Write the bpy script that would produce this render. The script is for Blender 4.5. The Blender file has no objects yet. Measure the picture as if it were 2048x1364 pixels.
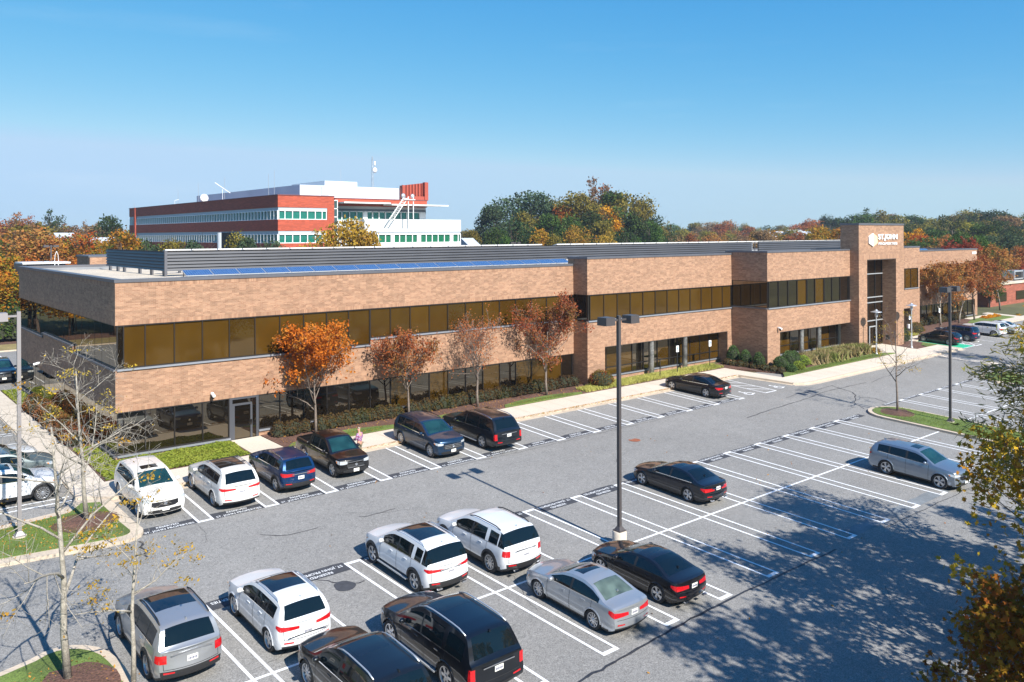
import bpy, math, random
import numpy as np
from mathutils import Vector, Matrix
S = bpy.context.scene
R = math.radians
# ---------------------------------------------------------------- camera
YAW, ROLL, CAM_Z = 0.693755, -0.0043053, 14.5
sa, ca = math.sin(YAW), math.cos(YAW)
fw = Vector((sa, ca, 0)); ri = Vector((ca, -sa, 0)); up = Vector((0, 0, 1))
r2 = ri*math.cos(ROLL) + up*math.sin(ROLL); u2 = -ri*math.sin(ROLL) + up*math.cos(ROLL)
cd = bpy.data.cameras.new("camera"); cam = bpy.data.objects.new("camera", cd); S.collection.objects.link(cam)
M = Matrix.Identity(4)
for i in range(3):
    M[i][0] = r2[i]; M[i][1] = u2[i]; M[i][2] = -fw[i]
M[2][3] = CAM_Z
cam.matrix_world = M
cd.sensor_width = 36; cd.lens = 1668.3/2048*36; cd.shift_y = -(682-469.405)/2048
cd.clip_start = 0.5; cd.clip_end = 6000
S.camera = cam
# ---------------------------------------------------------------- sky, sun, exposure
SUN_EL, SUN_SX = 38.5, 0.02            # light travels towards +y and slightly +x
w = bpy.data.worlds.new("World"); S.world = w; w.use_nodes = True
nt = w.node_tree; nt.nodes.clear()
sky = nt.nodes.new("ShaderNodeTexSky"); sky.sky_type = 'NISHITA'; sky.sun_disc = False
sky.sun_elevation = R(SUN_EL); sky.sun_rotation = math.pi + SUN_SX
sky.altitude = 300; sky.air_density = 1.0; sky.dust_density = 0.05; sky.ozone_density = 2.5
bgn = nt.nodes.new("ShaderNodeBackground"); bgn.inputs[1].default_value = 0.072
wo = nt.nodes.new("ShaderNodeOutputWorld")
# clear autumn air: channel-wise response that evens the model's glare near the horizon
EXPO = 0.85; BGS = 0.072
def _m(op, x, y):
    q = nt.nodes.new("ShaderNodeMath"); q.operation = op
    for k_, v_ in enumerate((x, y)):
        if isinstance(v_, (int, float)): q.inputs[k_].default_value = v_
        else: nt.links.new(v_, q.inputs[k_])
    return q.outputs[0]
spr = nt.nodes.new("ShaderNodeSeparateColor"); nt.links.new(sky.outputs[0], spr.inputs[0]); cmb = nt.nodes.new("ShaderNodeCombineColor")
tcw = nt.nodes.new("ShaderNodeTexCoord"); vs_ = nt.nodes.new("ShaderNodeVectorMath"); vs_.operation = 'MULTIPLY'; vs_.inputs[1].default_value = (2.2, 1.2, 13)
nt.links.new(tcw.outputs["Generated"], vs_.inputs[0]); nzw = nt.nodes.new("ShaderNodeTexNoise"); nzw.inputs["Scale"].default_value = 1.3; nzw.inputs["Detail"].default_value = 7; nzw.inputs["Roughness"].default_value = .62
nt.links.new(vs_.outputs[0], nzw.inputs["Vector"])
wisp = _m('MULTIPLY', _m('MAXIMUM', _m('SUBTRACT', nzw.outputs["Fac"], .56), 0.0), .25)
for i_, (tn, pw, kk, wk) in enumerate(((.84, 1.6, 1.1, 1.0), (1.02, .72, .735, .7), (1.2, .30, .85, .25))):
    c_ = _m('MULTIPLY', spr.outputs[i_], tn*.139); c_ = _m('MULTIPLY', _m('POWER', c_, pw), kk)
    if i_ < 2: c_ = _m('MINIMUM', c_, (.50, .72)[i_])
    c_ = _m('ADD', c_, _m('MULTIPLY', wisp, wk)); c_ = _m('MULTIPLY', c_, 1/(BGS*2**EXPO)); nt.links.new(c_, cmb.inputs[i_])
nt.links.new(cmb.outputs[0], bgn.inputs[0])
bgn.inputs[1].default_value = BGS
nt.links.new(bgn.outputs[0], wo.inputs[0])
ld = bpy.data.lights.new("sun", 'SUN'); ld.energy = 5.0; ld.angle = R(0.53); ld.color = (1.0, 0.95, 0.87)
sun = bpy.data.objects.new("sun", ld); S.collection.objects.link(sun)
d = Vector((SUN_SX, 1, -math.tan(R(SUN_EL)))).normalized()
sun.rotation_euler = d.to_track_quat('-Z', 'Y').to_euler(); sun.location = (0, -40, 60)
S.view_settings.view_transform = 'Standard'; S.view_settings.look = 'None'
S.view_settings.exposure = EXPO; S.view_settings.gamma = 1.0; S.view_settings.use_curve_mapping = False
S.cycles.max_bounces = 6; S.cycles.diffuse_bounces = 3; S.cycles.glossy_bounces = 4
S.cycles.transparent_max_bounces = 6; S.cycles.transmission_bounces = 3
S.cycles.sample_clamp_indirect = 6.0

# ---------------------------------------------------------------- ground shape
TX, TY = 0.00573, 0.05121
def g(x, y):
    return TX*min(max(x, -50), 130) + TY*min(max(y, -30), 47.5)

# ---------------------------------------------------------------- materials
def mat(name, col=(.5, .5, .5), rough=.6, metal=0., spec=None, coat=0., noise=None, bump=0., emit=None):
    """noise = (scale, amount, detail) multiplies the colour by a procedural variation"""
    m = bpy.data.materials.new(name); m.use_nodes = True
    n = m.node_tree; b = n.nodes["Principled BSDF"]
    b.inputs["Base Color"].default_value = (*col, 1); b.inputs["Roughness"].default_value = rough
    b.inputs["Metallic"].default_value = metal
    if spec is not None: b.inputs["Specular IOR Level"].default_value = spec
    if coat: b.inputs["Specular IOR Level"].default_value = .2; b.inputs["Coat Weight"].default_value = coat; b.inputs["Coat Roughness"].default_value = .03
    if noise:
        tc = n.nodes.new("ShaderNodeTexCoord"); prev = None
        for (sc, am, de) in (noise if isinstance(noise[0], tuple) else (noise,)):
            nz = n.nodes.new("ShaderNodeTexNoise"); nz.inputs["Scale"].default_value = sc; nz.inputs["Detail"].default_value = de
            n.links.new(tc.outputs["Object"], nz.inputs["Vector"])
            mr = n.nodes.new("ShaderNodeMapRange"); mr.inputs["From Min"].default_value = .3; mr.inputs["From Max"].default_value = .7
            mr.inputs["To Min"].default_value = 1-am; mr.inputs["To Max"].default_value = 1+am
            n.links.new(nz.outputs["Fac"], mr.inputs["Value"])
            if prev is None: prev = mr.outputs[0]
            else:
                mu = n.nodes.new("ShaderNodeMath"); mu.operation = 'MULTIPLY'
                n.links.new(prev, mu.inputs[0]); n.links.new(mr.outputs[0], mu.inputs[1]); prev = mu.outputs[0]
        vm = n.nodes.new("ShaderNodeVectorMath"); vm.operation = 'SCALE'; vm.inputs[0].default_value = col
        n.links.new(prev, vm.inputs["Scale"]); n.links.new(vm.outputs[0], b.inputs["Base Color"])
        if bump:
            bp = n.nodes.new("ShaderNodeBump"); bp.inputs["Strength"].default_value = bump; bp.inputs["Distance"].default_value = .02
            n.links.new(prev, bp.inputs["Height"]); n.links.new(bp.outputs[0], b.inputs["Normal"])
    return m

def brick_mat(name, c1, c2, cm, soldier=False, bw=.21, bh=.07):
    m = bpy.data.materials.new(name); m.use_nodes = True; n = m.node_tree; b = n.nodes["Principled BSDF"]
    tc = n.nodes.new("ShaderNodeTexCoord"); sp = n.nodes.new("ShaderNodeSeparateXYZ"); n.links.new(tc.outputs["Object"], sp.inputs[0])
    ad = n.nodes.new("ShaderNodeMath"); ad.operation = 'ADD'; n.links.new(sp.outputs[0], ad.inputs[0]); n.links.new(sp.outputs[1], ad.inputs[1])
    cb = n.nodes.new("ShaderNodeCombineXYZ"); n.links.new(ad.outputs[0], cb.inputs[0]); n.links.new(sp.outputs[2], cb.inputs[1])
    br = n.nodes.new("ShaderNodeTexBrick"); br.inputs["Scale"].default_value = 1.0
    if soldier: bw, bh = .072, 5.0
    br.inputs["Brick Width"].default_value = bw; br.inputs["Row Height"].default_value = bh
    br.inputs["Mortar Size"].default_value = .008; br.inputs["Mortar Smooth"].default_value = .1; br.inputs["Bias"].default_value = -.1
    br.inputs["Color1"].default_value = (*c1, 1); br.inputs["Color2"].default_value = (*c2, 1); br.inputs["Mortar"].default_value = (*cm, 1)
    n.links.new(cb.outputs[0], br.inputs["Vector"])
    # runs of darker and lighter bricks, two courses high and two bricks long
    sn = n.nodes.new("ShaderNodeVectorMath"); sn.operation = 'SNAP'; sn.inputs[1].default_value = (bw*2 if not soldier else bw*3, .07*2 if not soldier else 9, 1)
    n.links.new(cb.outputs[0], sn.inputs[0])
    nz = n.nodes.new("ShaderNodeTexWhiteNoise"); nz.noise_dimensions = '3D'; n.links.new(sn.outputs[0], nz.inputs["Vector"])
    mr = n.nodes.new("ShaderNodeMapRange"); mr.inputs["From Min"].default_value = 0; mr.inputs["From Max"].default_value = 1
    mr.inputs["To Min"].default_value = .80; mr.inputs["To Max"].default_value = 1.14; n.links.new(nz.outputs["Value"], mr.inputs["Value"])
    nz2 = n.nodes.new("ShaderNodeTexNoise"); nz2.inputs["Scale"].default_value = .35; nz2.inputs["Detail"].default_value = 4
    n.links.new(cb.outputs[0], nz2.inputs["Vector"])
    mr2 = n.nodes.new("ShaderNodeMapRange"); mr2.inputs["To Min"].default_value = .88; mr2.inputs["To Max"].default_value = 1.12; n.links.new(nz2.outputs["Fac"], mr2.inputs["Value"])
    mu = n.nodes.new("ShaderNodeMath"); mu.operation = 'MULTIPLY'; n.links.new(mr.outputs[0], mu.inputs[0]); n.links.new(mr2.outputs[0], mu.inputs[1])
    vm = n.nodes.new("ShaderNodeVectorMath"); vm.operation = 'SCALE'; n.links.new(br.outputs["Color"], vm.inputs[0]); n.links.new(mu.outputs[0], vm.inputs["Scale"])
    n.links.new(vm.outputs[0], b.inputs["Base Color"]); b.inputs["Roughness"].default_value = .85
    bp = n.nodes.new("ShaderNodeBump"); bp.inputs["Strength"].default_value = .12; bp.inputs["Distance"].default_value = .004
    n.links.new(vm.outputs[0], bp.inputs["Height"]); n.links.new(bp.outputs[0], b.inputs["Normal"])
    return m

def leaf_mat(name, cols, transl=.35, rough=.7):
    """cols: 2-4 colours, picked per leaf and drifting in clumps"""
    m = bpy.data.materials.new(name); m.use_nodes = True; n = m.node_tree
    n.nodes.remove(n.nodes["Principled BSDF"]); out = n.nodes["Material Output"]
    ge = n.nodes.new("ShaderNodeNewGeometry"); oi = n.nodes.new("ShaderNodeObjectInfo")
    tc = n.nodes.new("ShaderNodeTexCoord"); nz = n.nodes.new("ShaderNodeTexNoise"); nz.inputs["Scale"].default_value = .55; nz.inputs["Detail"].default_value = 2
    n.links.new(tc.outputs["Object"], nz.inputs["Vector"])
    a = n.nodes.new("ShaderNodeMath"); a.operation = 'MULTIPLY_ADD'; a.inputs[1].default_value = .45
    n.links.new(ge.outputs["Random Per Island"], a.inputs[0])
    nm = n.nodes.new("ShaderNodeMath"); nm.operation = 'MULTIPLY_ADD'; nm.inputs[1].default_value = 1.5; nm.inputs[2].default_value = -.48
    n.links.new(nz.outputs["Fac"], nm.inputs[0]); n.links.new(nm.outputs[0], a.inputs[2])
    cr = n.nodes.new("ShaderNodeValToRGB"); k = len(cols)
    while len(cr.color_ramp.elements) < k: cr.color_ramp.elements.new(.5)
    for i, c in enumerate(cols):
        cr.color_ramp.elements[i].position = i/(k-1)*.9+.05; cr.color_ramp.elements[i].color = (*c, 1)
    n.links.new(a.outputs[0], cr.inputs[0])
    hs = n.nodes.new("ShaderNodeHueSaturation"); n.links.new(cr.outputs[0], hs.inputs["Color"])
    mv = n.nodes.new("ShaderNodeMapRange"); mv.inputs["To Min"].default_value = .8; mv.inputs["To Max"].default_value = 1.2
    n.links.new(oi.outputs["Random"], mv.inputs["Value"]); n.links.new(mv.outputs[0], hs.inputs["Value"])
    mh = n.nodes.new("ShaderNodeMapRange"); mh.inputs["To Min"].default_value = .485; mh.inputs["To Max"].default_value = .515
    n.links.new(oi.outputs["Random"], mh.inputs["Value"]); n.links.new(mh.outputs[0], hs.inputs["Hue"])
    df = n.nodes.new("ShaderNodeBsdfDiffuse"); tr = n.nodes.new("ShaderNodeBsdfTranslucent")
    n.links.new(hs.outputs[0], df.inputs[0]); n.links.new(hs.outputs[0], tr.inputs[0])
    mx = n.nodes.new("ShaderNodeMixShader"); mx.inputs[0].default_value = transl
    n.links.new(df.outputs[0], mx.inputs[1]); n.links.new(tr.outputs[0], mx.inputs[2]); n.links.new(mx.outputs[0], out.inputs[0])
    return m

def glass_mat(name, col, ior=2.0, rough=.02, tint=(1, .86, .62), wav=.0):
    """coated window glass: a body colour seen through it under a tinted mirror coat"""
    m = bpy.data.materials.new(name); m.use_nodes = True; n = m.node_tree
    n.nodes.remove(n.nodes["Principled BSDF"]); out = n.nodes["Material Output"]
    tc = n.nodes.new("ShaderNodeTexCoord"); nz = n.nodes.new("ShaderNodeTexNoise"); nz.inputs["Scale"].default_value = .8; nz.inputs["Detail"].default_value = 3
    n.links.new(tc.outputs["Object"], nz.inputs["Vector"])
    mr = n.nodes.new("ShaderNodeMapRange"); mr.inputs["To Min"].default_value = .75; mr.inputs["To Max"].default_value = 1.25; n.links.new(nz.outputs["Fac"], mr.inputs["Value"])
    vm = n.nodes.new("ShaderNodeVectorMath"); vm.operation = 'SCALE'; vm.inputs[0].default_value = col; n.links.new(mr.outputs[0], vm.inputs["Scale"])
    df = n.nodes.new("ShaderNodeBsdfDiffuse"); n.links.new(vm.outputs[0], df.inputs[0])
    gl = n.nodes.new("ShaderNodeBsdfGlossy"); gl.inputs["Roughness"].default_value = rough; gl.inputs["Color"].default_value = (*tint, 1)
    fr = n.nodes.new("ShaderNodeFresnel"); fr.inputs["IOR"].default_value = ior
    if wav:
        nw = n.nodes.new("ShaderNodeTexNoise"); nw.inputs["Scale"].default_value = .7; n.links.new(tc.outputs["Object"], nw.inputs["Vector"])
        bp = n.nodes.new("ShaderNodeBump"); bp.inputs["Strength"].default_value = wav; bp.inputs["Distance"].default_value = .05
        n.links.new(nw.outputs["Fac"], bp.inputs["Height"]); n.links.new(bp.outputs[0], gl.inputs["Normal"])
    mx = n.nodes.new("ShaderNodeMixShader"); n.links.new(fr.outputs[0], mx.inputs[0])
    n.links.new(df.outputs[0], mx.inputs[1]); n.links.new(gl.outputs[0], mx.inputs[2]); n.links.new(mx.outputs[0], out.inputs[0])
    return m

Mt = {}
Mt['asphalt'] = mat('asphalt', (.215, .208, .196), .9, noise=((24, .38, 2), (7, .12, 2), (1.1, .05, 4), (.13, .08, 5)), bump=.25)
Mt['tar'] = mat('tar', (.028, .029, .034), .55, noise=(6, .3, 3))
Mt['patch'] = mat('dark_sealer', (.045, .047, .054), .8, noise=(5, .2, 3))
Mt['greypatch'] = mat('old_sealer', (.16, .175, .185), .85, noise=((1.2, .25, 4), (9, .1, 2)))
Mt['white'] = mat('road_paint', (.74, .75, .76), .7, noise=((3, .1, 4), (26, .1, 2)))
Mt['green_paint'] = mat('green_paint', (.03, .42, .24), .6, noise=(2, .12, 3))
Mt['concrete'] = mat('concrete', (.53, .465, .385), .9, noise=((.5, .06, 4), (9, .07, 2)))
Mt['kerb'] = mat('kerb_concrete', (.47, .39, .30), .9, noise=((.9, .12, 4), (11, .1, 2)))
Mt['mulch'] = mat('mulch', (.105, .052, .036), 1, noise=((14, .55, 3), (1.3, .25, 3)), bump=.6)
Mt['grass'] = mat('lawn', (.10, .145, .028), 1, noise=((22, .4, 3), (.8, .3, 3)), bump=.5)
Mt['drygrass'] = mat('dry_lawn', (.23, .18, .07), 1, noise=((8, .3, 3), (.5, .2, 3)))
Mt['field'] = mat('field', (.085, .085, .032), 1, noise=((.02, .35, 4), (.5, .2, 3)))
BR = dict(c1=(.35, .198, .118), c2=(.245, .122, .070), cm=(.33, .222, .152))
Mt['brick'] = brick_mat('tan_brick', **BR)
Mt['soldier'] = brick_mat('tan_brick_soldier', soldier=True, **BR)
Mt['redbrick'] = brick_mat('red_brick', (.40, .072, .036), (.34, .06, .03), (.36, .09, .05), bw=.4, bh=.14)
Mt['redbrick2'] = brick_mat('low_red_brick', (.30, .085, .05), (.25, .07, .04), (.3, .12, .08), bw=.4, bh=.14)
Mt['coping'] = mat('coping_metal', (.125, .125, .14), .45, .3, noise=(.6, .12, 3))
Mt['sill'] = mat('sill_metal', (.34, .36, .40), .4, .5)
Mt['frame'] = mat('bronze_frame', (.022, .019, .018), .45, .3)
Mt['gravel'] = mat('roof_gravel', (.52, .45, .36), 1, noise=((9, .25, 3), (.5, .15, 3)))
Mt['membrane'] = mat('grey_membrane', (.2, .21, .23), .8, noise=(1, .12, 3))
Mt['louver'] = mat('louver_metal', (.075, .078, .088), .45, .3, noise=(.4, .1, 3))
Mt['soffit'] = mat('soffit', (.10, .08, .07), .8)
Mt['glass_gold'] = glass_mat('bronze_glass_blinds', (.062, .032, .0045), 1.62, .05, (1, .8, .5), .02)
Mt['glass_gold2'] = glass_mat('bronze_glass_blinds_deep', (.050, .026, .004), 1.7, .04, (1, .8, .5), .02)
Mt['glass_mid'] = glass_mat('bronze_glass_half', (.045, .024, .004), 1.9, .02, (1, .84, .6), .02)
Mt['glass_dark'] = glass_mat('bronze_glass_dark', (.008, .006, .004), 2.3, .01, (1, .88, .68), .02)
Mt['glass_mirror'] = glass_mat('bronze_glass_side', (.01, .008, .006), 2.4, .01, (1, .92, .78), .03)
Mt['glass_green'] = glass_mat('green_glass', (.012, .13, .095), 1.8, .04, (.6, 1, .95))
Mt['glass_green2'] = glass_mat('green_glass_dim', (.03, .06, .05), 2.2, .04, (.7, 1, 1))
Mt['panel_white'] = mat('white_panel', (.56, .58, .60), .5, noise=(.3, .04, 2))
Mt['panel_grey'] = mat('grey_panel', (.40, .44, .49), .5)
Mt['white_metal'] = mat('white_metal', (.78, .78, .78), .35)
Mt['alu'] = mat('aluminium', (.62, .64, .66), .35, .7)
Mt['galv'] = mat('galvanised', (.42, .44, .46), .5, .4)
Mt['pole'] = mat('bronze_pole', (.085, .075, .075), .45, .3)
Mt['polegrey'] = mat('grey_pole', (.27, .25, .25), .5, .3)
Mt['black'] = mat('black_plastic', (.015, .015, .016), .55)
Mt['tyre'] = mat('rubber', (.022, .022, .023), .85)
Mt['chrome'] = mat('chrome', (.75, .76, .78), .12, 1.)
Mt['rim'] = mat('alloy', (.50, .51, .53), .3, .85)
Mt['rimdark'] = mat('dark_alloy', (.08, .08, .085), .35, .7)
Mt['plate'] = mat('plate_white', (.75, .74, .68), .5)
Mt['ink'] = mat('plate_ink', (.05, .06, .15), .6)
Mt['red'] = mat('tail_red', (.45, .008, .012), .15, coat=1.)
Mt['lamp_clear'] = mat('lamp_clear', (.62, .66, .70), .12, .4, coat=1.)
Mt['amber'] = mat('amber', (.8, .25, .03), .2, coat=1.)
Mt['carglass'] = mat('car_glass', (.003, .007, .010), .03, spec=.55)
Mt['carglass_teal'] = mat('car_windscreen', (.009, .036, .038), .03, spec=.6, noise=(1.6, .35, 1))
Mt['carglass_light'] = mat('car_rear_glass', (.075, .105, .09), .05, spec=.6, noise=(2.5, .4, 1))
Mt['roofglass'] = mat('sunroof_glass', (.008, .01, .014), .04, spec=.8)
Mt['bark'] = mat('bark', (.17, .135, .11), .9, noise=((7, .3, 3), (25, .25, 2)), bump=.5)
Mt['palebark'] = mat('pale_bark', (.30, .27, .225), .9, noise=((6, .3, 3), (25, .25, 2)), bump=.5)
Mt['darkbark'] = mat('dark_bark', (.085, .062, .052), .9, noise=(9, .3, 3))
Mt['signblue'] = mat('sign_blue', (.02, .15, .45), .5)
Mt['solar'] = None

# solar cells: a blue sheet with pale grid lines
def grid_mat(name, base, line, sx, sy, w_):
    m = bpy.data.materials.new(name); m.use_nodes = True; n = m.node_tree; b = n.nodes["Principled BSDF"]
    tc = n.nodes.new("ShaderNodeTexCoord")
    br = n.nodes.new("ShaderNodeTexBrick"); br.offset = 0; br.inputs["Scale"].default_value = 1
    br.inputs["Brick Width"].default_value = sx; br.inputs["Row Height"].default_value = sy; br.inputs["Mortar Size"].default_value = w_
    br.inputs["Color1"].default_value = (*base, 1); br.inputs["Color2"].default_value = tuple(c*1.25 for c in base)+(1,); br.inputs["Mortar"].default_value = (*line, 1)
    n.links.new(tc.outputs["Object"], br.inputs["Vector"]); n.links.new(br.outputs["Color"], b.inputs["Base Color"])
    b.inputs["Roughness"].default_value = .18; b.inputs["Coat Weight"].default_value = .6
    return m
Mt['solar'] = grid_mat('solar_cells', (.012, .05, .16), (.22, .32, .45), .16, .16, .008)

_paint = {}
def paint(col, metal=.25, rough=.3):
    k = (col, metal)
    if k not in _paint:
        _paint[k] = mat('car_paint', col, rough, metal, coat=1.)
    return _paint[k]

# ---------------------------------------------------------------- mesh helpers
def link(o):
    S.collection.objects.link(o); return o
def tag(o, label=None, cat=None, group=None, kind=None):
    if label: o['label'] = label
    if cat: o['category'] = cat
    if group: o['group'] = group
    if kind: o['kind'] = kind
    return o
def empty(name, loc, label=None, cat=None, group=None, rz=0, rot=None):
    o = bpy.data.objects.new(name, None); link(o); o.empty_display_size = .3
    o.location = loc
    if rot is not None: o.rotation_euler = rot
    else: o.rotation_euler = (0, 0, rz)
    return tag(o, label, cat, group)

class MB:
    def __init__(s): s.v = []; s.f = []; s.m = []
    def add(s, vs, fs, mi=0):
        b = len(s.v); s.v += [tuple(v) for v in vs]
        for f in fs: s.f.append(tuple(b+i for i in f)); s.m.append(mi)
        return s
    def box(s, x0, x1, y0, y1, z0, z1, mi=0):
        return s.add([(x0,y0,z0),(x1,y0,z0),(x1,y1,z0),(x0,y1,z0),(x0,y0,z1),(x1,y0,z1),(x1,y1,z1),(x0,y1,z1)],
            [(0,3,2,1),(4,5,6,7),(0,1,5,4),(1,2,6,5),(2,3,7,6),(3,0,4,7)], mi)
    def cbox(s, c, d, mi=0):
        return s.box(c[0]-d[0]/2, c[0]+d[0]/2, c[1]-d[1]/2, c[1]+d[1]/2, c[2]-d[2]/2, c[2]+d[2]/2, mi)
    def quad(s, a, b, c, d, mi=0): return s.add([a, b, c, d], [(0, 1, 2, 3)], mi)
    def prism(s, poly, z0, z1, mi=0):
        """poly ccw seen from above; z0/z1 numbers or functions of (x, y)"""
        f0 = z0 if callable(z0) else (lambda x, y: z0); f1 = z1 if callable(z1) else (lambda x, y: z1)
        n = len(poly)
        return s.add([(x, y, f0(x, y)) for x, y in poly]+[(x, y, f1(x, y)) for x, y in poly],
            [tuple(range(n-1, -1, -1)), tuple(range(n, 2*n))]+[(i, (i+1) % n, n+(i+1) % n, n+i) for i in range(n)], mi)
    def flat(s, poly, z, mi=0):
        return s.add([(x, y, z(x, y)) for x, y in poly], [tuple(range(len(poly)))], mi)
    def lathe(s, prof, n=16, c=(0, 0, 0), axis='z', mi=0, cap=True):
        vs = []; fs = []
        for (r, h) in prof:
            for i in range(n):
                a = 2*math.pi*i/n; p = (r*math.cos(a), r*math.sin(a), h)
                if axis == 'y': p = (p[0], p[2], p[1])
                if axis == 'x': p = (p[2], p[0], p[1])
                vs.append((p[0]+c[0], p[1]+c[1], p[2]+c[2]))
        for j in range(len(prof)-1):
            for i in range(n):
                fs.append((j*n+i, j*n+(i+1) % n, (j+1)*n+(i+1) % n, (j+1)*n+i))
        if cap: fs.append(tuple(range(n-1, -1, -1))); fs.append(tuple((len(prof)-1)*n+i for i in range(n)))
        return s.add(vs, fs, mi)
    def tube(s, pts, rads, n=6, mi=0):
        vs = []; fs = []; pts = [Vector(p) for p in pts]
        for k, p in enumerate(pts):
            t = (pts[min(k+1, len(pts)-1)]-pts[max(k-1, 0)])
            t = t.normalized() if t.length > 1e-9 else Vector((0, 0, 1))
            a = t.cross(Vector((0, 0, 1)) if abs(t.z) < .9 else Vector((1, 0, 0))).normalized(); b = t.cross(a)
            for i in range(n):
                an = 2*math.pi*i/n; q = p+(a*math.cos(an)+b*math.sin(an))*rads[k]; vs.append(tuple(q))
        for k in range(len(pts)-1):
            for i in range(n):
                fs.append((k*n+i, k*n+(i+1) % n, (k+1)*n+(i+1) % n, (k+1)*n+i))
        fs.append(tuple(range(n-1, -1, -1))); fs.append(tuple((len(pts)-1)*n+i for i in range(n)))
        return s.add(vs, fs, mi)
    def mesh(s, name, mats, smooth=False, angle=None):
        me = bpy.data.meshes.new(name); me.from_pydata(s.v, [], s.f)
        for m in (mats if isinstance(mats, (list, tuple)) else [mats]): me.materials.append(m)
        if max(s.m, default=0) > 0: me.polygons.foreach_set("material_index", s.m)
        if smooth:
            me.polygons.foreach_set("use_smooth", [True]*len(s.f))
            if angle: me.set_sharp_from_angle(angle=R(angle))
        me.update(); return me
    def build(s, name, mats, parent=None, smooth=False, angle=None, loc=None):
        o = bpy.data.objects.new(name, s.mesh(name, mats, smooth, angle)); link(o)
        if parent is not None: o.parent = parent
        if loc is not None: o.location = loc
        return o

def structure(o, label=None):
    o['kind'] = 'structure'
    if label: o['label'] = label
    return o
# ================================================================ ground, paving, markings
xs = [-2500, -50, 130, 3500]; ys = [-2000, -30, 47.5, 4500]
b = MB(); vs = [(x, y, g(x, y)) for y in ys for x in xs]
b.add(vs, [(j*4+i, j*4+i+1, j*4+i+5, j*4+i+4) for j in range(3) for i in range(3)])
structure(b.build('ground', Mt['field']))

def sheet(b, x0, x1, y0, y1, dz, mi=0):
    yy = sorted({y0, y1} | {q for q in (-30, 47.5) if y0 < q < y1})
    for a, c in zip(yy, yy[1:]):
        b.flat([(x0, a), (x1, a), (x1, c), (x0, c)], lambda x, y: g(x, y)+dz, mi)
def slab(b, poly, dz, mi=0, z0=-.15):
    b.prism(poly, lambda x, y: g(x, y)+z0, lambda x, y: g(x, y)+dz, mi)
def dz(h): return lambda x, y: g(x, y)+h

b = MB()
sheet(b, -50, 130, -29.9, 41.95, .01)
sheet(b, -50, 9.4, 41.95, 101.0, .01); sheet(b, 9.4, 60, 75.3, 101.0, .01)
structure(b.build('asphalt', Mt['asphalt']))

# sidewalks and the entrance plaza
b = MB()
slab(b, [(10.6, 41.85), (59.5, 41.85), (60.1, 39.6), (60.6, 37.4), (61.4, 36.9), (62.8, 36.75), (91.2, 36.75), (91.4, 41.6), (93, 41.85), (130, 41.85), (130, 43.3), (91, 43.3), (91, 41.28), (87.2, 41.28), (87.2, 39.15), (61.9, 39.15), (61.0, 44.3), (10.6, 44.3)], .13)
slab(b, [(9.2, 42.6), (10.6, 41.85), (10.6, 44.3), (10.75, 44.3), (10.75, 47.5), (9.2, 47.5)], .13)
slab(b, [(9.2, 47.5), (10.75, 47.5), (10.75, 75.6), (9.2, 75.6)], .13)
slab(b, [(18.35, 44.3), (20.25, 44.3), (20.05, 47.5), (18.3, 47.5)], .13)
slab(b, [(80.4, 39.15), (86.4, 39.15), (86.4, 43.2), (80.4, 43.2)], .132)
slab(b, [(124.5, 43.3), (126.5, 43.3), (126.5, 47.5), (124.5, 47.5)], .13); slab(b, [(116, 45.6), (124.5, 45.6), (124.5, 46.6), (116, 46.6)], .13)
structure(b.build('sidewalk', Mt['concrete']))
# expansion joints in the walks
b = MB()
def line(b, x0, y0, x1, y1, w_, h, mi=0):
    dx, dy = x1-x0, y1-y0; L_ = math.hypot(dx, dy); nx, ny = -dy/L_*w_/2, dx/L_*w_/2
    b.flat([(x0-nx, y0-ny), (x1-nx, y1-ny), (x1+nx, y1+ny), (x0+nx, y0+ny)], dz(h), mi)
x = 12.0
while x < 59: line(b, x, 42.4, x, 44.25, .025, .136); x += 1.55
x = 63.0
while x < 91: line(b, x, 37.3, x, 39.1, .025, .136); x += 1.55
y = 48.5
while y < 75: line(b, 9.6, y, 10.7, y, .025, .136); y += 1.5
structure(b.build('sidewalk_joints', Mt['kerb']))
# kerbs
b = MB()
def kerb(pts, w_=.16, h=.15, gut=.32):
    for (x0, y0), (x1, y1) in zip(pts, pts[1:]):
        dx, dy = x1-x0, y1-y0; L_ = math.hypot(dx, dy); nx, ny = -dy/L_, dx/L_   # n points to the high side
        ex, ey = dx/L_*.02, dy/L_*.02
        slab(b, [(x0-ex, y0-ey), (x1+ex, y1+ey), (x1+ex+nx*w_, y1+ey+ny*w_), (x0-ex+nx*w_, y0-ey+ny*w_)], h)
        if gut: slab(b, [(x0-ex-nx*gut, y0-ey-ny*gut), (x1+ex-nx*gut, y1+ey-ny*gut), (x1+ex, y1+ey), (x0-ex, y0-ey)], .022)
kerb([(10.45, 41.8), (59.45, 41.8), (60.05, 39.5), (60.55, 37.35), (61.35, 36.85), (62.8, 36.7), (91.2, 36.7)], h=.155, gut=.34)
kerb([(91.2, 36.7), (91.35, 41.6), (93, 41.8), (129.5, 41.8)], gut=0)
kerb([(9.15, 75.6), (9.15, 42.75), (10.45, 41.8)][::-1][0:3][::-1], gut=0)
kerb([(5, 100.6), (60, 100.6)], gut=0); kerb([(-50, 100.6), (5, 100.6)], gut=0)
structure(b.build('kerb', Mt['kerb']))
# valley gutter crossing the drive by the entrance
b = MB(); slab(b, [(84.2, 30.0), (86.0, 30.0), (86.6, 36.4), (84.8, 36.4)], .02)
structure(b.build('gutter_strip', Mt['concrete']))

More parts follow.
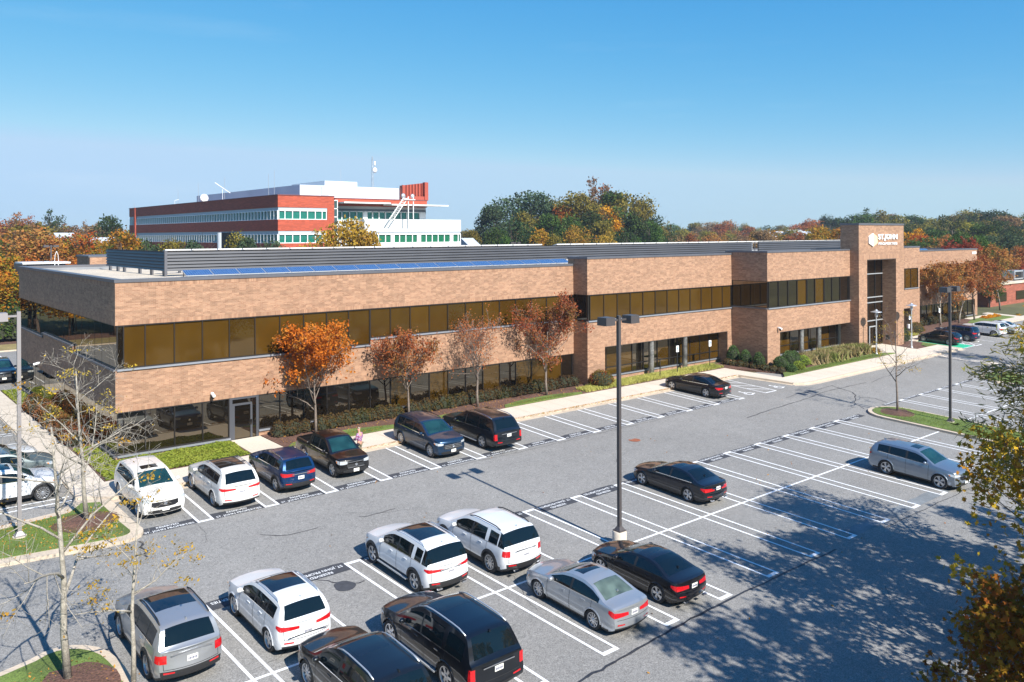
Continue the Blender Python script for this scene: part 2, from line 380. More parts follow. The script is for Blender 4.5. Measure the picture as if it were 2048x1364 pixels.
def island(name, poly, label=None, inner=.45, mulch=None):
    """poly ccw; kerb ring with grass inside"""
    b = MB(); slab(b, poly, .15)
    cx = sum(p[0] for p in poly)/len(poly); cy = sum(p[1] for p in poly)/len(poly)
    structure(b.build(name+'_kerb', Mt['kerb']))
    pin = []
    n = len(poly)
    for i in range(n):
        (xa, ya), (xb, yb), (xc, yc) = poly[i-1], poly[i], poly[(i+1) % n]
        d1 = Vector((xb-xa, yb-ya)).normalized(); d2 = Vector((xc-xb, yc-yb)).normalized()
        nn = (Vector((-d1.y, d1.x))+Vector((-d2.y, d2.x))).normalized(); k = inner/max(.4, nn.dot(Vector((-d1.y, d1.x))))
        pin.append((xb+nn.x*k, yb+nn.y*k))
    b = MB(); slab(b, pin, .18); structure(b.build(name+'_lawn', Mt['grass']))
    return pin
def arc(cx, cy, rx, ry, a0, a1, n=8):
    return [(cx+rx*math.cos(R(a0+(a1-a0)*i/n)), cy+ry*math.sin(R(a0+(a1-a0)*i/n))) for i in range(n+1)]
ISL = {}
ISL['right'] = island('island_right', [(56.0, 2), (60.2, 2)]+arc(58.35, 27.6, 1.9, 2.0, 0, 180, 10)[0:0]+[(60.1, 27.6)]+arc(58.1, 27.7, 2.0, 1.9, 0, 180, 10)+[(56.1, 27.6)], inner=.3)
ISL['left'] = island('island_left', [(-30, 36.95), (4.5, 36.95), (8.6, 36.45), (9.6, 36.4)]+arc(9.6, 37.3, .95, .9, -80, 0, 4)+[(10.45, 38.5), (10.35, 41.75), (9.0, 42.4), (8.2, 41.3), (5.8, 40.95), (-30, 40.95)], inner=.5)
ISL['front'] = island('island_front', [(-14, 15), (6.9, 15), (7.05, 26.8)]+arc(5.6, 27.2, 1.4, 1.95, 5, 120, 7)+[(2.2, 28.1), (-14, 28.1)], inner=.28)
ISL['far'] = island('island_far', [(76.2, 10), (80.5, 10), (81.4, 27.2)]+arc(78.7, 27.8, 2.7, 2.1, 0, 180, 9)+[(76.2, 27.6)], inner=.3)
ISL['drive'] = island('island_drive', [(87, 6), (110, 6), (110, 27), (92, 28)]+arc(89, 26, 2.4, 2.4, 60, 180, 5)+[(86.6, 24)], inner=.3)
# mulch rings round island trees
b = MB()
def ring(cx, cy, rx, ry, h, n=22, sd=1):
    rg = random.Random(sd); P = []
    for i in range(n):
        a = 2*math.pi*i/n; k = rg.uniform(.92, 1.06); P.append((cx+rx*k*math.cos(a), cy+ry*k*math.sin(a)))
    n0 = len(P); b.add([(x, y, g(x, y)+h) for x, y in P]+[(cx, cy, g(cx, cy)+h+.1)], [(i, (i+1) % n0, n0) for i in range(n0)])
ring(8.8, 39.3, 1.35, 1.15, .186, sd=1); ring(58.1, 27.7, 1.2, 1.1, .186, sd=2); ring(5.7, 26.3, 1.15, 1.5, .186, sd=3)
structure(b.build('mulch_rings', Mt['mulch']))

# planting beds and lawns beside the building
b = MB()
slab(b, [(10.8, 44.3), (18.35, 44.3), (18.3, 47.5), (10.8, 47.5)], .10)
slab(b, [(10.8, 47.5), (12.08, 47.5), (12.08, 75.1), (10.8, 75.1)], .10)
slab(b, [(20.25, 44.3), (61.0, 44.3), (64.3, 39.15), (80.4, 39.15), (80.4, 42.2), (64.4, 42.2), (64.3, 45.95), (45.8, 45.95), (45.8, 47.5), (20.1, 47.5)], .15)
slab(b, [(86.4, 39.15), (91.1, 39.15), (91.1, 41.28), (86.4, 41.28)], .15)
slab(b, [(88.2, 41.3), (91.0, 41.3), (91.0, 43.3), (116, 43.3), (116, 47.5), (102.2, 47.5), (102.2, 45.95), (88.2, 45.95)], .15)
structure(b.build('mulch_bed', Mt['mulch']))
b = MB()
def lawn(poly, h=.19): slab(b, poly, h)
lawn([(20.35, 44.32), (27.5, 44.32), (27.9, 44.9), (25, 45.6), (22.3, 45.45), (20.9, 44.95)])
lawn([(36.2, 44.32), (43.6, 44.32), (43.9, 44.7), (41.5, 45.3), (38.6, 45.35), (36.6, 44.9)])
lawn([(28.4, 44.32), (35.2, 44.32), (35.0, 44.8), (32, 45.15), (28.6, 44.9)])
lawn([(62.2, 39.17), (82.0, 39.17), (80.3, 40.3), (66.5, 40.1), (63.6, 40.2)])
lawn([(88.6, 39.17), (91.0, 39.2), (91.0, 40.6), (89.2, 40.0)])
lawn([(114, 43.35), (124.4, 43.35), (124.4, 45.5), (116, 45.5), (112, 44.4)])
structure(b.build('lawn_strips', Mt['grass']))
b = MB(); sheet(b, -60, 30, 100.75, 106.0, .16); sheet(b, -60, 40, 106.0, 112, .12, 1)
structure(b.build('dry_lawn', [Mt['drygrass'], Mt['mulch']]))
b = MB(); sheet(b, -60, -8, 41, 100, .12); structure(b.build('side_lawn', Mt['grass']))

# ---- painted markings
P0 = 3.06
b = MB()
HW = .105
def hairpin(xa, ya, xb, yb, w_=.72, capa=True, capb=False):
    line(b, xa+HW/2, ya, xb+HW/2, yb, HW, .022); line(b, xa+w_-HW/2, ya, xb+w_-HW/2, yb, HW, .022)
    s = 1 if yb > ya else -1
    if capa: b.flat([(xa+HW, ya), (xa+w_-HW, ya), (xa+w_-HW, ya+s*.17), (xa+HW, ya+s*.17)][::s], dz(.022))
    if capb: b.flat([(xb+HW, yb-s*.17), (xb+w_-HW, yb-s*.17), (xb+w_-HW, yb), (xb+HW, yb)][::s], dz(.022))
for k in range(14): hairpin(12.71+P0*k, 36.8, 12.71+P0*k, 41.45)
for k in range(-1, 13):
    hairpin(15.81+P0*k, 29.43, 16.12+P0*k, 18.57, capb=True)
sk = lambda y: .31*(29.43-y)/10.86
xa = 9.69; hairpin(9.69, 29.43, 10.0, 18.57, capb=True)
# long divider between the two rows, in pieces between the hairpins
def divider(y, x0, first, n, step, w_):
    x = x0
    for k in range(n):
        xn = first+step*k+.16
        if xn-x > .2: line(b, x, y, xn, y, .11, .023)
        line(b, xn+HW, y, xn+w_-HW, y, .11, .023); x = xn+w_
    return x
xe = divider(24.0, 7.1, 9.69, 15, P0, .72); line(b, xe, 24.0, 56.0, 24.0, .11, .023)
for k in range(5):
    hairpin(62.5+3.26*k, 29.75, 62.6+3.26*k, 18.6)
line(b, 60.2, 24.2, 62.54, 24.2, .11, .023)
for k in range(5): line(b, 62.6+3.26*k+.72, 24.2, 62.6+3.26*(k+1)-.04 if k < 4 else 77.0, 24.2, .11, .023)
# accessible aisle with diagonals
line(b, 56.07, 36.9, 56.07, 41.45, .1, .022); line(b, 57.5, 36.9, 57.5, 41.45, .1, .022); line(b, 56.12, 36.95, 57.45, 36.95, .12, .022)
for yy in (37.5, 38.8, 40.1): line(b, 57.42, yy, 56.15, yy+1.15, .1, .0225)
# side lot: stalls run along x
for k in range(10):
    yy = 42.85+P0*k
    if yy > 74: break
    for q in (0, .6): line(b, 4.2, yy+q, 9.0, yy+q, .105, .022)
    line(b, 4.2, yy+.1, 4.2, yy+.5, .12, .0225)
# back lot stalls
for k in range(-4, 12):
    for q in (0, .7): line(b, 10.2+P0*k+q, 95.2, 10.2+P0*k+q, 100.3, .11, .022)
    for q in (0, .7): line(b, 10.2+P0*k+q, 77.2, 10.2+P0*k+q, 82.2, .11, .022)
for k in range(-4, 2): line(b, -2+P0*k, 58, -2+P0*k, 63, .11, .022)
# right lot
for xx in (94.9, 96.4, 99.6, 102.8, 106, 109.2, 112.4): line(b, xx, 36.8, xx, 41.6, .11, .024)
for yy in (36.9, 38.0, 39.1, 40.2): line(b, 95.0, yy, 96.35, yy+1.1, .11, .0245)
line(b, 94.9, 36.8, 96.4, 36.8, .14, .0245)
structure(b.build('parking_lines', Mt['white']))
b = MB(); b.flat([(91.9, 36.9), (94.7, 36.9), (94.7, 41.75), (91.9, 41.75)], dz(.018))
structure(b.build('green_charging_bay', Mt['green_paint']))
b = MB()
for x_ in (91.9, 94.75): line(b, x_, 36.85, x_, 41.7, .09, .026)
line(b, 91.9, 36.85, 94.75, 36.85, .09, .0265)
structure(b.build('charging_bay_lines', Mt['white']))
# wheelchair symbols
b = MB()
def wheelchair(cx, cy, s=1.0, z=.023):
    def q(pts): b.flat([(cx+px*s, cy+py*s) for px, py in pts], dz(z))
    n = 14
    for i in range(n):
        a0 = R(150+240*i/n); a1 = R(150+240*(i+1)/n)
        q([(.28*math.cos(a0), .28*math.sin(a0)-.1), (.4*math.cos(a0), .4*math.sin(a0)-.1), (.4*math.cos(a1), .4*math.sin(a1)-.1), (.28*math.cos(a1), .28*math.sin(a1)-.1)])
    q([(-.16, -.05), (-.04, -.05), (-.04, .42), (-.16, .42)]); q([(-.04, .0), (.28, .0), (.28, .11), (-.04, .11)])
    q([(.28, .11), (.17, .11), (.36, -.42), (.46, -.36)]); q([(.38, -.42), (.55, -.3), (.5, -.22), (.36, -.3)])
    q([(-.1+.11*math.cos(R(t)), .56+.11*math.sin(R(t))) for t in range(0, 360, 40)]); q([(-.04, .22), (.2, .22), (.2, .3), (-.04, .3)])
wheelchair(54.75, 37.7, 1.05); wheelchair(58.75, 37.65, 1.05); wheelchair(98.0, 38.2, 1.05)
structure(b.build('wheelchair_symbols', Mt['white']))

# dark sealer patches that carry the writing, and their letters
rp = random.Random(4)
b = MB()
def patch(x0, x1, y0, y1, h=.016, mi=0):
    j = lambda: rp.uniform(-.05, .05)
    n = 5
    top = [(x0+(x1-x0)*(1-i/n)+ (0 if i in (0, n) else j()), y1+(j() if i else 0)) for i in range(n+1)]
    b.flat([(x0, y0), (x1, y0)]+top, dz(h), mi)
def text_mesh(s, size):
    cu = bpy.data.curves.new('t', 'FONT'); cu.body = s; cu.size = size; cu.align_x = 'CENTER'; cu.offset = .002; cu.resolution_u = 2
    o = bpy.data.objects.new('t', cu); me = bpy.data.meshes.new_from_object(o); bpy.data.objects.remove(o)
    V_ = [tuple(v.co) for v in me.vertices]; F_ = [tuple(p.vertices) for p in me.polygons]
    bpy.data.meshes.remove(me); return V_, F_
T1 = text_mesh('RESERVED', .25); T2 = text_mesh('ST. JOHN PROPERTIES', .25)
tb = MB()
def stencil(T, cx, cy, flip=False, h=.026, sx=.85):
    s = -1 if flip else 1
    tb.add([(cx+s*v[0]*sx, cy+s*v[1], g(cx+s*v[0]*sx, cy+s*v[1])+h) for v in T[0]], T[1])
for k in range(14):
    x1 = 12.71+P0*k; x0 = max(10.4, x1-P0+.72)
    patch(x0, x1, 36.82, 37.45); c = (x0+x1)/2
    stencil(T1, c, 37.17); stencil(T2, c, 36.87)
for k in range(-1, 13):
    x1 = 15.81+P0*k; x0 = x1-P0+.72
    patch(x0+.02, x1+.01, 28.82, 29.46+rp.uniform(0, .12)); c = (x0+x1)/2
    stencil(T2, c, 29.38, True); stencil(T1, c, 29.08, True)
x0, x1 = 53.25, 55.9; patch(x0, x1, 28.9, 29.45); stencil(T2, 54.6, 29.38, True); stencil(T1, 54.6, 29.08, True)
for k in range(5):
    x1 = 62.5+3.26*k; patch(x1-2.5, x1, 29.5, 29.8); stencil(T2, x1-1.2, 29.78, True)
structure(b.build('sealer_patches', Mt['patch'])); structure(tb.build('stencilled_words', Mt['white']))
b = MB()
for k in range(7, 13):
    x1 = 16.12+P0*k; patch(x1-P0+.72, x1, 18.6, 19.25)
structure(b.build('faded_sealer', Mt['greypatch']))

# sealed cracks
b = MB()
def crack(pts, w_=.07, sub=5, j=.06, sd=0):
    rg = random.Random(sd); P = []
    for (p, q) in zip(pts, pts[1:]):
        for i in range(sub): t = i/sub; P.append((p[0]+(q[0]-p[0])*t+rg.uniform(-j, j)*(1 if i else 0), p[1]+(q[1]-p[1])*t+rg.uniform(-j, j)*(1 if i else 0)))
    P.append(pts[-1])
    for i in range(len(P)-1):
        (x0, y0), (x1, y1) = P[i], P[i+1]; ww = w_*rg.uniform(.7, 1.25)
        line(b, x0, y0, x1+(x1-x0)*.08, y1+(y1-y0)*.08, ww, .0175+.0005*(i % 3))
crack([(14, 17.9), (17.59, 18.04), (19.49, 18.17), (22.29, 18.36), (25.35, 18.43), (28.95, 18.44), (33, 18.4)], .09, 6, .05, 1)
crack([(37, 18.3), (43.25, 18.2), (47.23, 18.2), (50.24, 18.3), (55, 18.2)], .035, 8, .05, 2)
crack([(48.44, 33.37), (51.71, 33.73), (56.0, 33.98), (60.4, 34.49), (64.18, 34.46), (66.5, 34.3)], .06, 5, .05, 3)
crack([(55.97, 35.12), (58.17, 35.38), (60.21, 35.22), (63.16, 35.36)], .05, 4, .05, 4)
crack([(62.91, 35.31), (62.27, 33.44), (61.35, 32.46), (59.02, 31.38), (57.74, 29.95)], .06, 4, .07, 5)
crack([(60.97, 31.94), (61.64, 31.1), (60.88, 29.58)], .05, 4, .05, 6)
crack([(14.35, 34.03), (14.97, 33.44), (15.35, 33.29), (16.64, 33.27)], .05, 4, .03, 7)
crack([(18.68, 33.33), (19.02, 33.16), (20.5, 33.21)], .045, 5, .03, 8)
crack([(14.25, 28.91), (14.64, 28.51), (14.76, 28.22), (15.21, 27.83), (15.48, 27.63), (15.73, 27.7)], .055, 3, .02, 9)
crack([(10.14, 36.3), (10.19, 35.97), (10.0, 35.59), (10.1, 35.14), (9.9, 34.84), (9.95, 34.55)], .1, 3, .02, 10)
crack([(67.06, 34.09), (69.23, 34.49), (73.32, 34.72)], .05, 5, .05, 11)
crack([(26.0, 36.6), (31, 36.45), (36.5, 36.55), (42, 36.5), (46, 36.6)], .03, 8, .05, 12)
crack([(6.5, 43.2), (5, 55), (6.1, 70)], .05, 9, .1, 13)
for i in range(10):
    rg = random.Random(50+i); x0, y0 = rg.uniform(8, 55), rg.uniform(8, 36)
    a = rg.uniform(0, 6.28); pts = [(x0, y0)]
    for q in range(4): a += rg.uniform(-.5, .5); pts.append((pts[-1][0]+math.cos(a)*.9, pts[-1][1]+math.sin(a)*.9))
    crack(pts, .012, 4, .05, 60+i)
structure(b.build('sealed_cracks', Mt['tar']))
b = MB(); b.add([(14.95+.42*math.cos(R(t))*(1+.12*math.sin(t)), 27.75+.42*math.sin(R(t)), g(14.95, 27.75+.42*math.sin(R(t)))+.02) for t in range(0, 360, 24)], [tuple(range(15))])
structure(b.build('oil_stain', Mt['patch']))
b = MB(); b.lathe([(.36, 0), (.36, .012), (.30, .014), (.29, .008), (.0, .01)], 24)
o = b.build('manhole_cover', mat('rusty_iron', (.27, .085, .04), .8, noise=(20, .4, 2)), loc=(38.1, 34.26, g(38.1, 34.26)+.012), smooth=False)
tag(o, 'rust brown round manhole cover set in the drive lane', 'manhole cover')
# ================================================================ the office building
BM_ = [Mt['brick'], Mt['soldier']]
off = empty('office_building', (0, 0, 0), 'long two-storey tan brick office building with bronze window bands and an entrance tower', 'office building')
def wall_y(b, x0, x1, Y, z0, z1, dp=.4, top=True, bot=True, s=.21):
    """wall piece facing -y, with a soldier course along its top and bottom"""
    za, zb = z0+(s if bot else 0), z1-(s if top else 0)
    if bot: b.box(x0, x1, Y, Y+dp, z0, za, 1)
    b.box(x0, x1, Y, Y+dp, za, zb, 0)
    if top: b.box(x0, x1, Y, Y+dp, zb, z1, 1)
def wall_x(b, X, y0, y1, z0, z1, dp=.4, top=True, bot=True, s=.21):
    za, zb = z0+(s if bot else 0), z1-(s if top else 0)
    if bot: b.box(X, X+dp, y0, y1, z0, za, 1)
    b.box(X, X+dp, y0, y1, za, zb, 0)
    if top: b.box(X, X+dp, y0, y1, zb, z1, 1)
XS, YF, YBK = 12.1, 47.53, 75.1
XB, YB, XC, YC, XT, YT, XT2, XE = 45.8, 45.97, 64.4, 42.22, 78.72, 41.29, 88.13, 123.1
XD, YD1, YD2 = 102.2, 45.97, 47.53
w_ = MB()
# upper bands
wall_y(w_, XS, XB+.4, YF, 9.75, 12.03); wall_x(w_, XS, YF+.4, YBK, 9.75, 12.03)
wall_y(w_, XB, XC+.4, YB, 9.80, 12.58); wall_x(w_, XB, YB+.4, YF+.6, 9.80, 12.58)
wall_y(w_, XC, XT, YC, 10.27, 12.80); wall_x(w_, XC, YC+.4, YB+.6, 10.27, 12.80)
# lower bands
wall_y(w_, XS, 27.54, YF, 5.11, 7.32, top=False); wall_y(w_, 27.54, XB+.4, YF, 5.11, 7.72, top=False)
wall_x(w_, XS, YF+.4, 57.2, 5.11, 7.30, top=False); wall_x(w_, XS, 57.2, 66.0, 5.11, 7.70, top=False); wall_x(w_, XS, 66.0, YBK, 5.11, 7.42, top=False)
wall_y(w_, 47.73, 63.76, YB, 5.62, 7.68, top=False)
w_.box(XB, 47.73, YB, YB+.4, 1.9, 7.68); w_.box(63.76, XC+.4, YB, YB+.4, 1.9, 7.68)
w_.box(XB, XB+.4, YB+.4, YF+.6, 1.9, 7.68)
wall_y(w_, 66.36, XT, YC, 5.66, 7.80, top=False)
w_.box(XC, 66.36, YC, YC+.4, 1.9, 7.80); w_.box(XC, XC+.4, YC+.4, YB+1.2, 1.9, 7.80)
# plinths under the ground floor glass
w_.box(XS, 18.25, YF, YF+.4, 1.9, 2.72); w_.box(20.0, XB, YF, YF+.4, 1.9, 2.95); w_.box(XS, XS+.4, YF+.4, YBK, 1.9, 2.72)
w_.box(47.73, 63.76, YB+.95, YB+1.3, 1.9, 3.0); w_.box(66.36, XT, YC+1.2, YC+1.6, 1.9, 3.25)
w_.box(47.33, 47.73, YB+.4, YB+1.3, 1.9, 5.62); w_.box(63.76, 64.16, YB+.4, YB+1.3, 1.9, 5.62)
w_.box(65.96, 66.36, YC+.4, YC+1.6, 1.9, 5.66)
# tower: a slab with a tall portal
w_.box(XT, 80.35, YT, 43.2, 1.9, 11.87); w_.box(86.42, XT2, YT, 43.2, 1.9, 11.87)
w_.box(XT, XT2, YT, 43.2, 12.3, 15.3); w_.box(XT, XT2, YT, 43.2, 11.87, 12.3, 1); 
# wing to the right of the tower
w_.box(XT, 97.9, YD1, YD1+.4, 1.9, 12.72); wall_y(w_, 97.9, XD, YD1, 10.32, 12.75, top=False)
w_.box(97.9, 98.2, YD1, YD1+.4, 7.95, 10.32); w_.box(101.84, XD, YD1, YD1+.4, 7.95, 10.32); w_.box(97.9, XD, YD1, YD1+.4, 5.62, 7.85)
w_.box(100.2, XD, YD1, YD1+.4, 1.9, 5.62); w_.box(100.2, 100.6, YD1+.4, YD1+1.6, 1.9, 5.62); w_.box(XD-.4, XD, YD1+.4, YD2+.4, 1.9, 12.75)
wall_y(w_, XD, XE, YD2, 9.98, 12.18); wall_y(w_, XD, 110.7, YD2, 5.4, 7.88, top=False); wall_y(w_, 110.7, XE, YD2, 5.4, 7.63, top=False)
w_.box(XD, XE, YD2, YD2+.4, 1.9, 3.2); w_.box(XE-.8, XE, YD2, YD2+.4, 3.2, 5.4)
# right and back walls
w_.box(XE-.4, XE, YD2+.4, YBK, 1.9, 12.18); w_.box(XS+.4, XE-.4, YBK-.4, YBK, 1.9, 12.03)
w_.build('brick_wall', BM_, off)
# roof penthouse at the back corner
w_ = MB(); w_.box(17.2, 21.5, 75.12, 79.5, 2.2, 12.78); w_.box(17.1, 21.6, 75.1, 79.6, 12.78, 12.92, 1)
w_.build('stair_penthouse', [Mt['brick'], Mt['coping']], off)

# copings
c = MB(); e_ = .05
def coping(x0, x1, y0, y1, z0, z1): c.box(x0-e_, x1+e_, y0-e_, y1+e_, z0, z1)
coping(XS, XB-.1, YF, YF+.4, 12.03, 12.2); coping(XS, XS+.4, YF+.52, YBK-.5, 12.03, 12.2); coping(XS, XE, YBK-.4, YBK, 12.03, 12.2)
coping(XB, XC-.1, YB, YB+.4, 12.58, 12.75); coping(XB, XB+.4, YB+.52, YF+.6, 12.58, 12.75)
coping(XC, XT-.1, YC, YC+.4, 12.80, 12.95); coping(XC, XC+.4, YC+.52, YB+.6, 12.80, 12.95)
coping(XT, XT2, YT, 43.2, 15.3, 15.5); coping(XT, XD, YD1, YD1+.4, 12.75, 12.92); coping(XD+.1, XE, YD2, YD2+.4, 12.18, 12.35); coping(XD-.4, XD, YD1+.52, YD2+.4, 12.75, 12.92)
coping(XE-.4, XE, YD2+.52, YBK-.5, 12.18, 12.35)
c.build('coping', Mt['coping'], off)
# inner faces of the parapets, grey membrane
c = MB(); c.box(XS+.4, XS+.44, YF+.4, YBK-.4, 11.8, 12.02); c.box(XS+.44, XE-.4, YBK-.44, YBK-.4, 11.8, 12.02)
c.box(XS+.44, XB, YF+.4, YF+.44, 11.8, 12.02)
c.build('parapet_lining', Mt['membrane'], off)
c = MB(); c.box(XS+.4, XB+.1, YF+.44, YBK-.44, 11.5, 11.8); c.box(XB+.4, XD-.4, YB+.4, YBK-.44, 11.5, 11.79); c.box(XD-.4, XE-.4, YD2+.4, YBK-.44, 11.5, 11.785)
c.box(XC+.4, XT, YC+.4, YB+.4, 11.5, 11.79); c.box(XT+.02, XT2-.1, 43.2, YB+.0, 11.5, 11.79); c.box(XT+.02, XT2-.1, 43.15, YB, 1.9, 11.5)
c.build('roof', Mt['gravel'], off)
# floor slabs inside, so that no daylight shows through
c = MB(); c.box(47.75, 63.74, YB+.02, YB+1.3, 5.58, 5.62); c.box(66.4, 78.6, YC+.02, YC+1.6, 5.62, 5.66); c.box(97.95, 100.6, YD1+.02, YD1+1.6, 5.56, 5.62)
c.box(80.4, 86.4, YT+.02, 43.1, 11.8, 11.86); c.build('soffit', Mt['soffit'], off)

GL = [Mt['glass_gold'], Mt['glass_gold2'], Mt['glass_mid'], Mt['glass_dark'], Mt['glass_mirror']]
def ribbon_y(name, xs, Y, z0, z1, kinds, label=None, sill=True, tran=None, mw=.05, cols=None):
    """a window band facing -y: frame mesh with one pane object per bay"""
    f = MB()
    f.box(xs[0], xs[-1], Y+.02, Y+.16, z1-.07, z1); f.box(xs[0], xs[-1], Y+.02, Y+.16, z0, z0+.06)
    for x in xs[1:-1]: f.box(x-mw/2, x+mw/2, Y+.03, Y+.15, z0+.06, z1-.07)
    f.box(xs[0], xs[0]+.05, Y+.025, Y+.15, z0+.06, z1-.07); f.box(xs[-1]-.05, xs[-1], Y+.025, Y+.15, z0+.06, z1-.07)
    if tran: f.box(xs[0]+.06, xs[-1]-.06, Y+.035, Y+.14, tran-.035, tran+.035)
    fr = f.build(name, Mt['frame'], off)
    if label: fr['label'] = label
    if sill:
        s_ = MB(); s_.box(xs[0]-.02, xs[-1]+.02, Y-.10, Y+.2, z0-.10, z0-.004); s_.build('window_sill', Mt['sill'], fr)
    rg = random.Random(len(xs)*7+int(Y))
    for i in range(len(xs)-1):
        p = MB(); dy = rg.uniform(-.004, .004); k = kinds[i % len(kinds)]
        x0, x1 = xs[i]+.001, xs[i+1]-.001
        p.add([(x0, Y+.095+dy, z0), (x1, Y+.095-dy, z0), (x1, Y+.13-dy, z0), (x0, Y+.13+dy, z0), (x0, Y+.095+dy, z1), (x1, Y+.095-dy, z1), (x1, Y+.13-dy, z1), (x0, Y+.13+dy, z1)],
            [(0,3,2,1),(4,5,6,7),(0,1,5,4),(1,2,6,5),(2,3,7,6),(3,0,4,7)])
        p.build('window_pane', GL[k], fr)
    return fr
def ribbon_x(name, X, ys, z0, z1, kinds, sill=True, mw=.014):
    f = MB()
    f.box(X+.02, X+.16, ys[0], ys[-1], z1-.05, z1); f.box(X+.02, X+.16, ys[0], ys[-1], z0, z0+.05)
    for y in ys[1:-1]: f.box(X+.084, X+.15, y-mw/2, y+mw/2, z0+.05, z1-.05)
    fr = f.build(name, Mt['frame'], off)
    if sill:
        s_ = MB(); s_.box(X-.10, X+.2, ys[0]-.02, ys[-1]+.02, z0-.10, z0-.004); s_.build('window_sill', Mt['coping'], fr)
    rg = random.Random(int(z0*10))
    for i in range(len(ys)-1):
        d_ = rg.uniform(-.003, .003); p = MB()
        p.add([(X+.09+d_, ys[i]+.001, z0), (X+.09-d_, ys[i+1]-.001, z0), (X+.13, ys[i+1]-.001, z0), (X+.13, ys[i]+.001, z0), (X+.09+d_, ys[i]+.001, z1), (X+.09-d_, ys[i+1]-.001, z1), (X+.13, ys[i+1]-.001, z1), (X+.13, ys[i]+.001, z1)],
            [(0,1,2,3),(7,6,5,4),(4,5,1,0),(5,6,2,1),(6,7,3,2),(7,4,0,3)])
        p.build('window_pane', GL[kinds[i % len(kinds)]], fr)
    return fr
m0 = 13.63; step = 1.545
xsA = [XS+.09, 12.53]+[m0+step*k for k in range(10)]
xsA = [x for x in xsA if x < 27.5]+[27.54]
ribbon_y('ribbon_window', xsA, YF, 7.42, 9.75, [3, 0, 0, 0, 0, 2, 0, 0, 0, 1, 1])
xsA2 = [27.54]+[m0+step*k for k in range(10, 21)]+[XB]
ribbon_y('ribbon_window', xsA2, YF, 7.82, 9.75, [1, 1, 0, 1, 2, 1, 0, 1, 1, 0, 0, 3])
xsB = [XB+.09, 46.14]+[46.14+1.54*k for k in range(1, 12)]+[XC]
ribbon_y('ribbon_window', xsB, YB, 7.78, 9.80, [3, 0, 0, 1, 0, 0, 1, 0, 0, 0, 0, 0, 0])
xsC = [XC+.09, 64.73]+[64.73+1.525*k for k in range(1, 10)]+[XT]
xs2 = sorted(xsC+[70.9, 73.95]); ribbon_y('ribbon_window', xsC[:5]+[70.98]+xsC[5:7]+[74.02]+xsC[7:], YC, 7.90, 10.27, [3, 3, 3, 3, 0, 3, 3, 0, 3, 3, 3, 3])
ribbon_x('side_ribbon_window', XB, [YB+.1, YF], 7.78, 9.80, [4], sill=False)
ribbon_x('side_ribbon_window', XC, [YC+.1, 43.6, 44.8, YB], 7.90, 10.27, [3, 3, 4])
ys_ = [YF+.1]+[YF+1.55*k for k in range(1, 7)]+[57.2]
ribbon_x('side_ribbon_window', XS, ys_, 7.40, 9.75, [4]); ribbon_x('side_ribbon_window', XS, [57.2+1.48*k for k in range(6)]+[66.0], 7.80, 9.75, [4])
ribbon_x('side_ribbon_window', XS, [66.0+1.517*k for k in range(7)], 7.52, 9.75, [4])
# ground floor
xsg = [XS+.09, 12.53]+[m0+step*k for k in range(3)]+[18.25]
ribbon_y('ground_floor_window', xsg, YF, 2.82, 5.11, [4, 3, 3, 3, 3])
xsg = [20.0]+[m0+step*k for k in range(5, 21)]+[45.7]
ribbon_y('ground_floor_window', xsg, YF, 3.05, 5.11, [3, 3, 3, 4, 3, 3, 2, 3, 2, 3, 3, 2, 3, 2, 1, 0, 3])
ribbon_x('side_ground_window', XS, [YF+.1]+[YF+1.55*k for k in range(1, 17)]+[73.9, YBK], 2.82, 5.11, [4])
Yg = YB+.95
ribbon_y('ground_floor_window', [47.74, 48.9, 50.45, 52.0, 53.4], Yg, 3.1, 5.60, [2, 1, 2, 3], tran=3.75)
ribbon_y('ground_floor_window', [53.4, 55.2, 56.7, 57.9], Yg, 3.1, 5.60, [3, 2, 3], tran=3.75)
ribbon_y('ground_floor_window', [57.9, 59.6, 61.0, 62.4, 63.75], Yg, 3.1, 5.60, [1, 1, 2, 0], tran=3.75)
Yg = YC+1.2
ribbon_y('ground_floor_window', [66.37, 68.3, 70.0, 71.6, 73.2, 75.2, 77.0, 78.6], Yg, 3.35, 5.64, [2, 0, 3, 0, 3, 0, 3], tran=4.1)
ribbon_y('wing_window', [98.2, 98.56, 100.02, 101.84], YD1, 7.97, 10.32, [0, 0, 1])
ribbon_y('wing_window', [XD+.02, 103.1, 104.65, 106.19, 107.72, 109.22, 110.7], YD2, 7.99, 9.98, [3, 1, 3, 1, 1, 1])
ribbon_y('wing_window', [110.7]+[112.3+1.53*k for k in range(7)]+[XE-.02], YD2, 7.75, 9.98, [2, 2, 2, 0, 2, 3, 3, 0])
ribbon_y('wing_window', [97.95, 100.2], YD1+1.2, 2.7, 5.6, [3], sill=False)
ribbon_y('ground_floor_window', [XD+.02]+[103.1+1.545*k for k in range(13)]+[XE-.8], YD2, 3.3, 5.4, [3, 4, 3, 3, 2, 3, 3, 1, 3, 3, 2, 3])
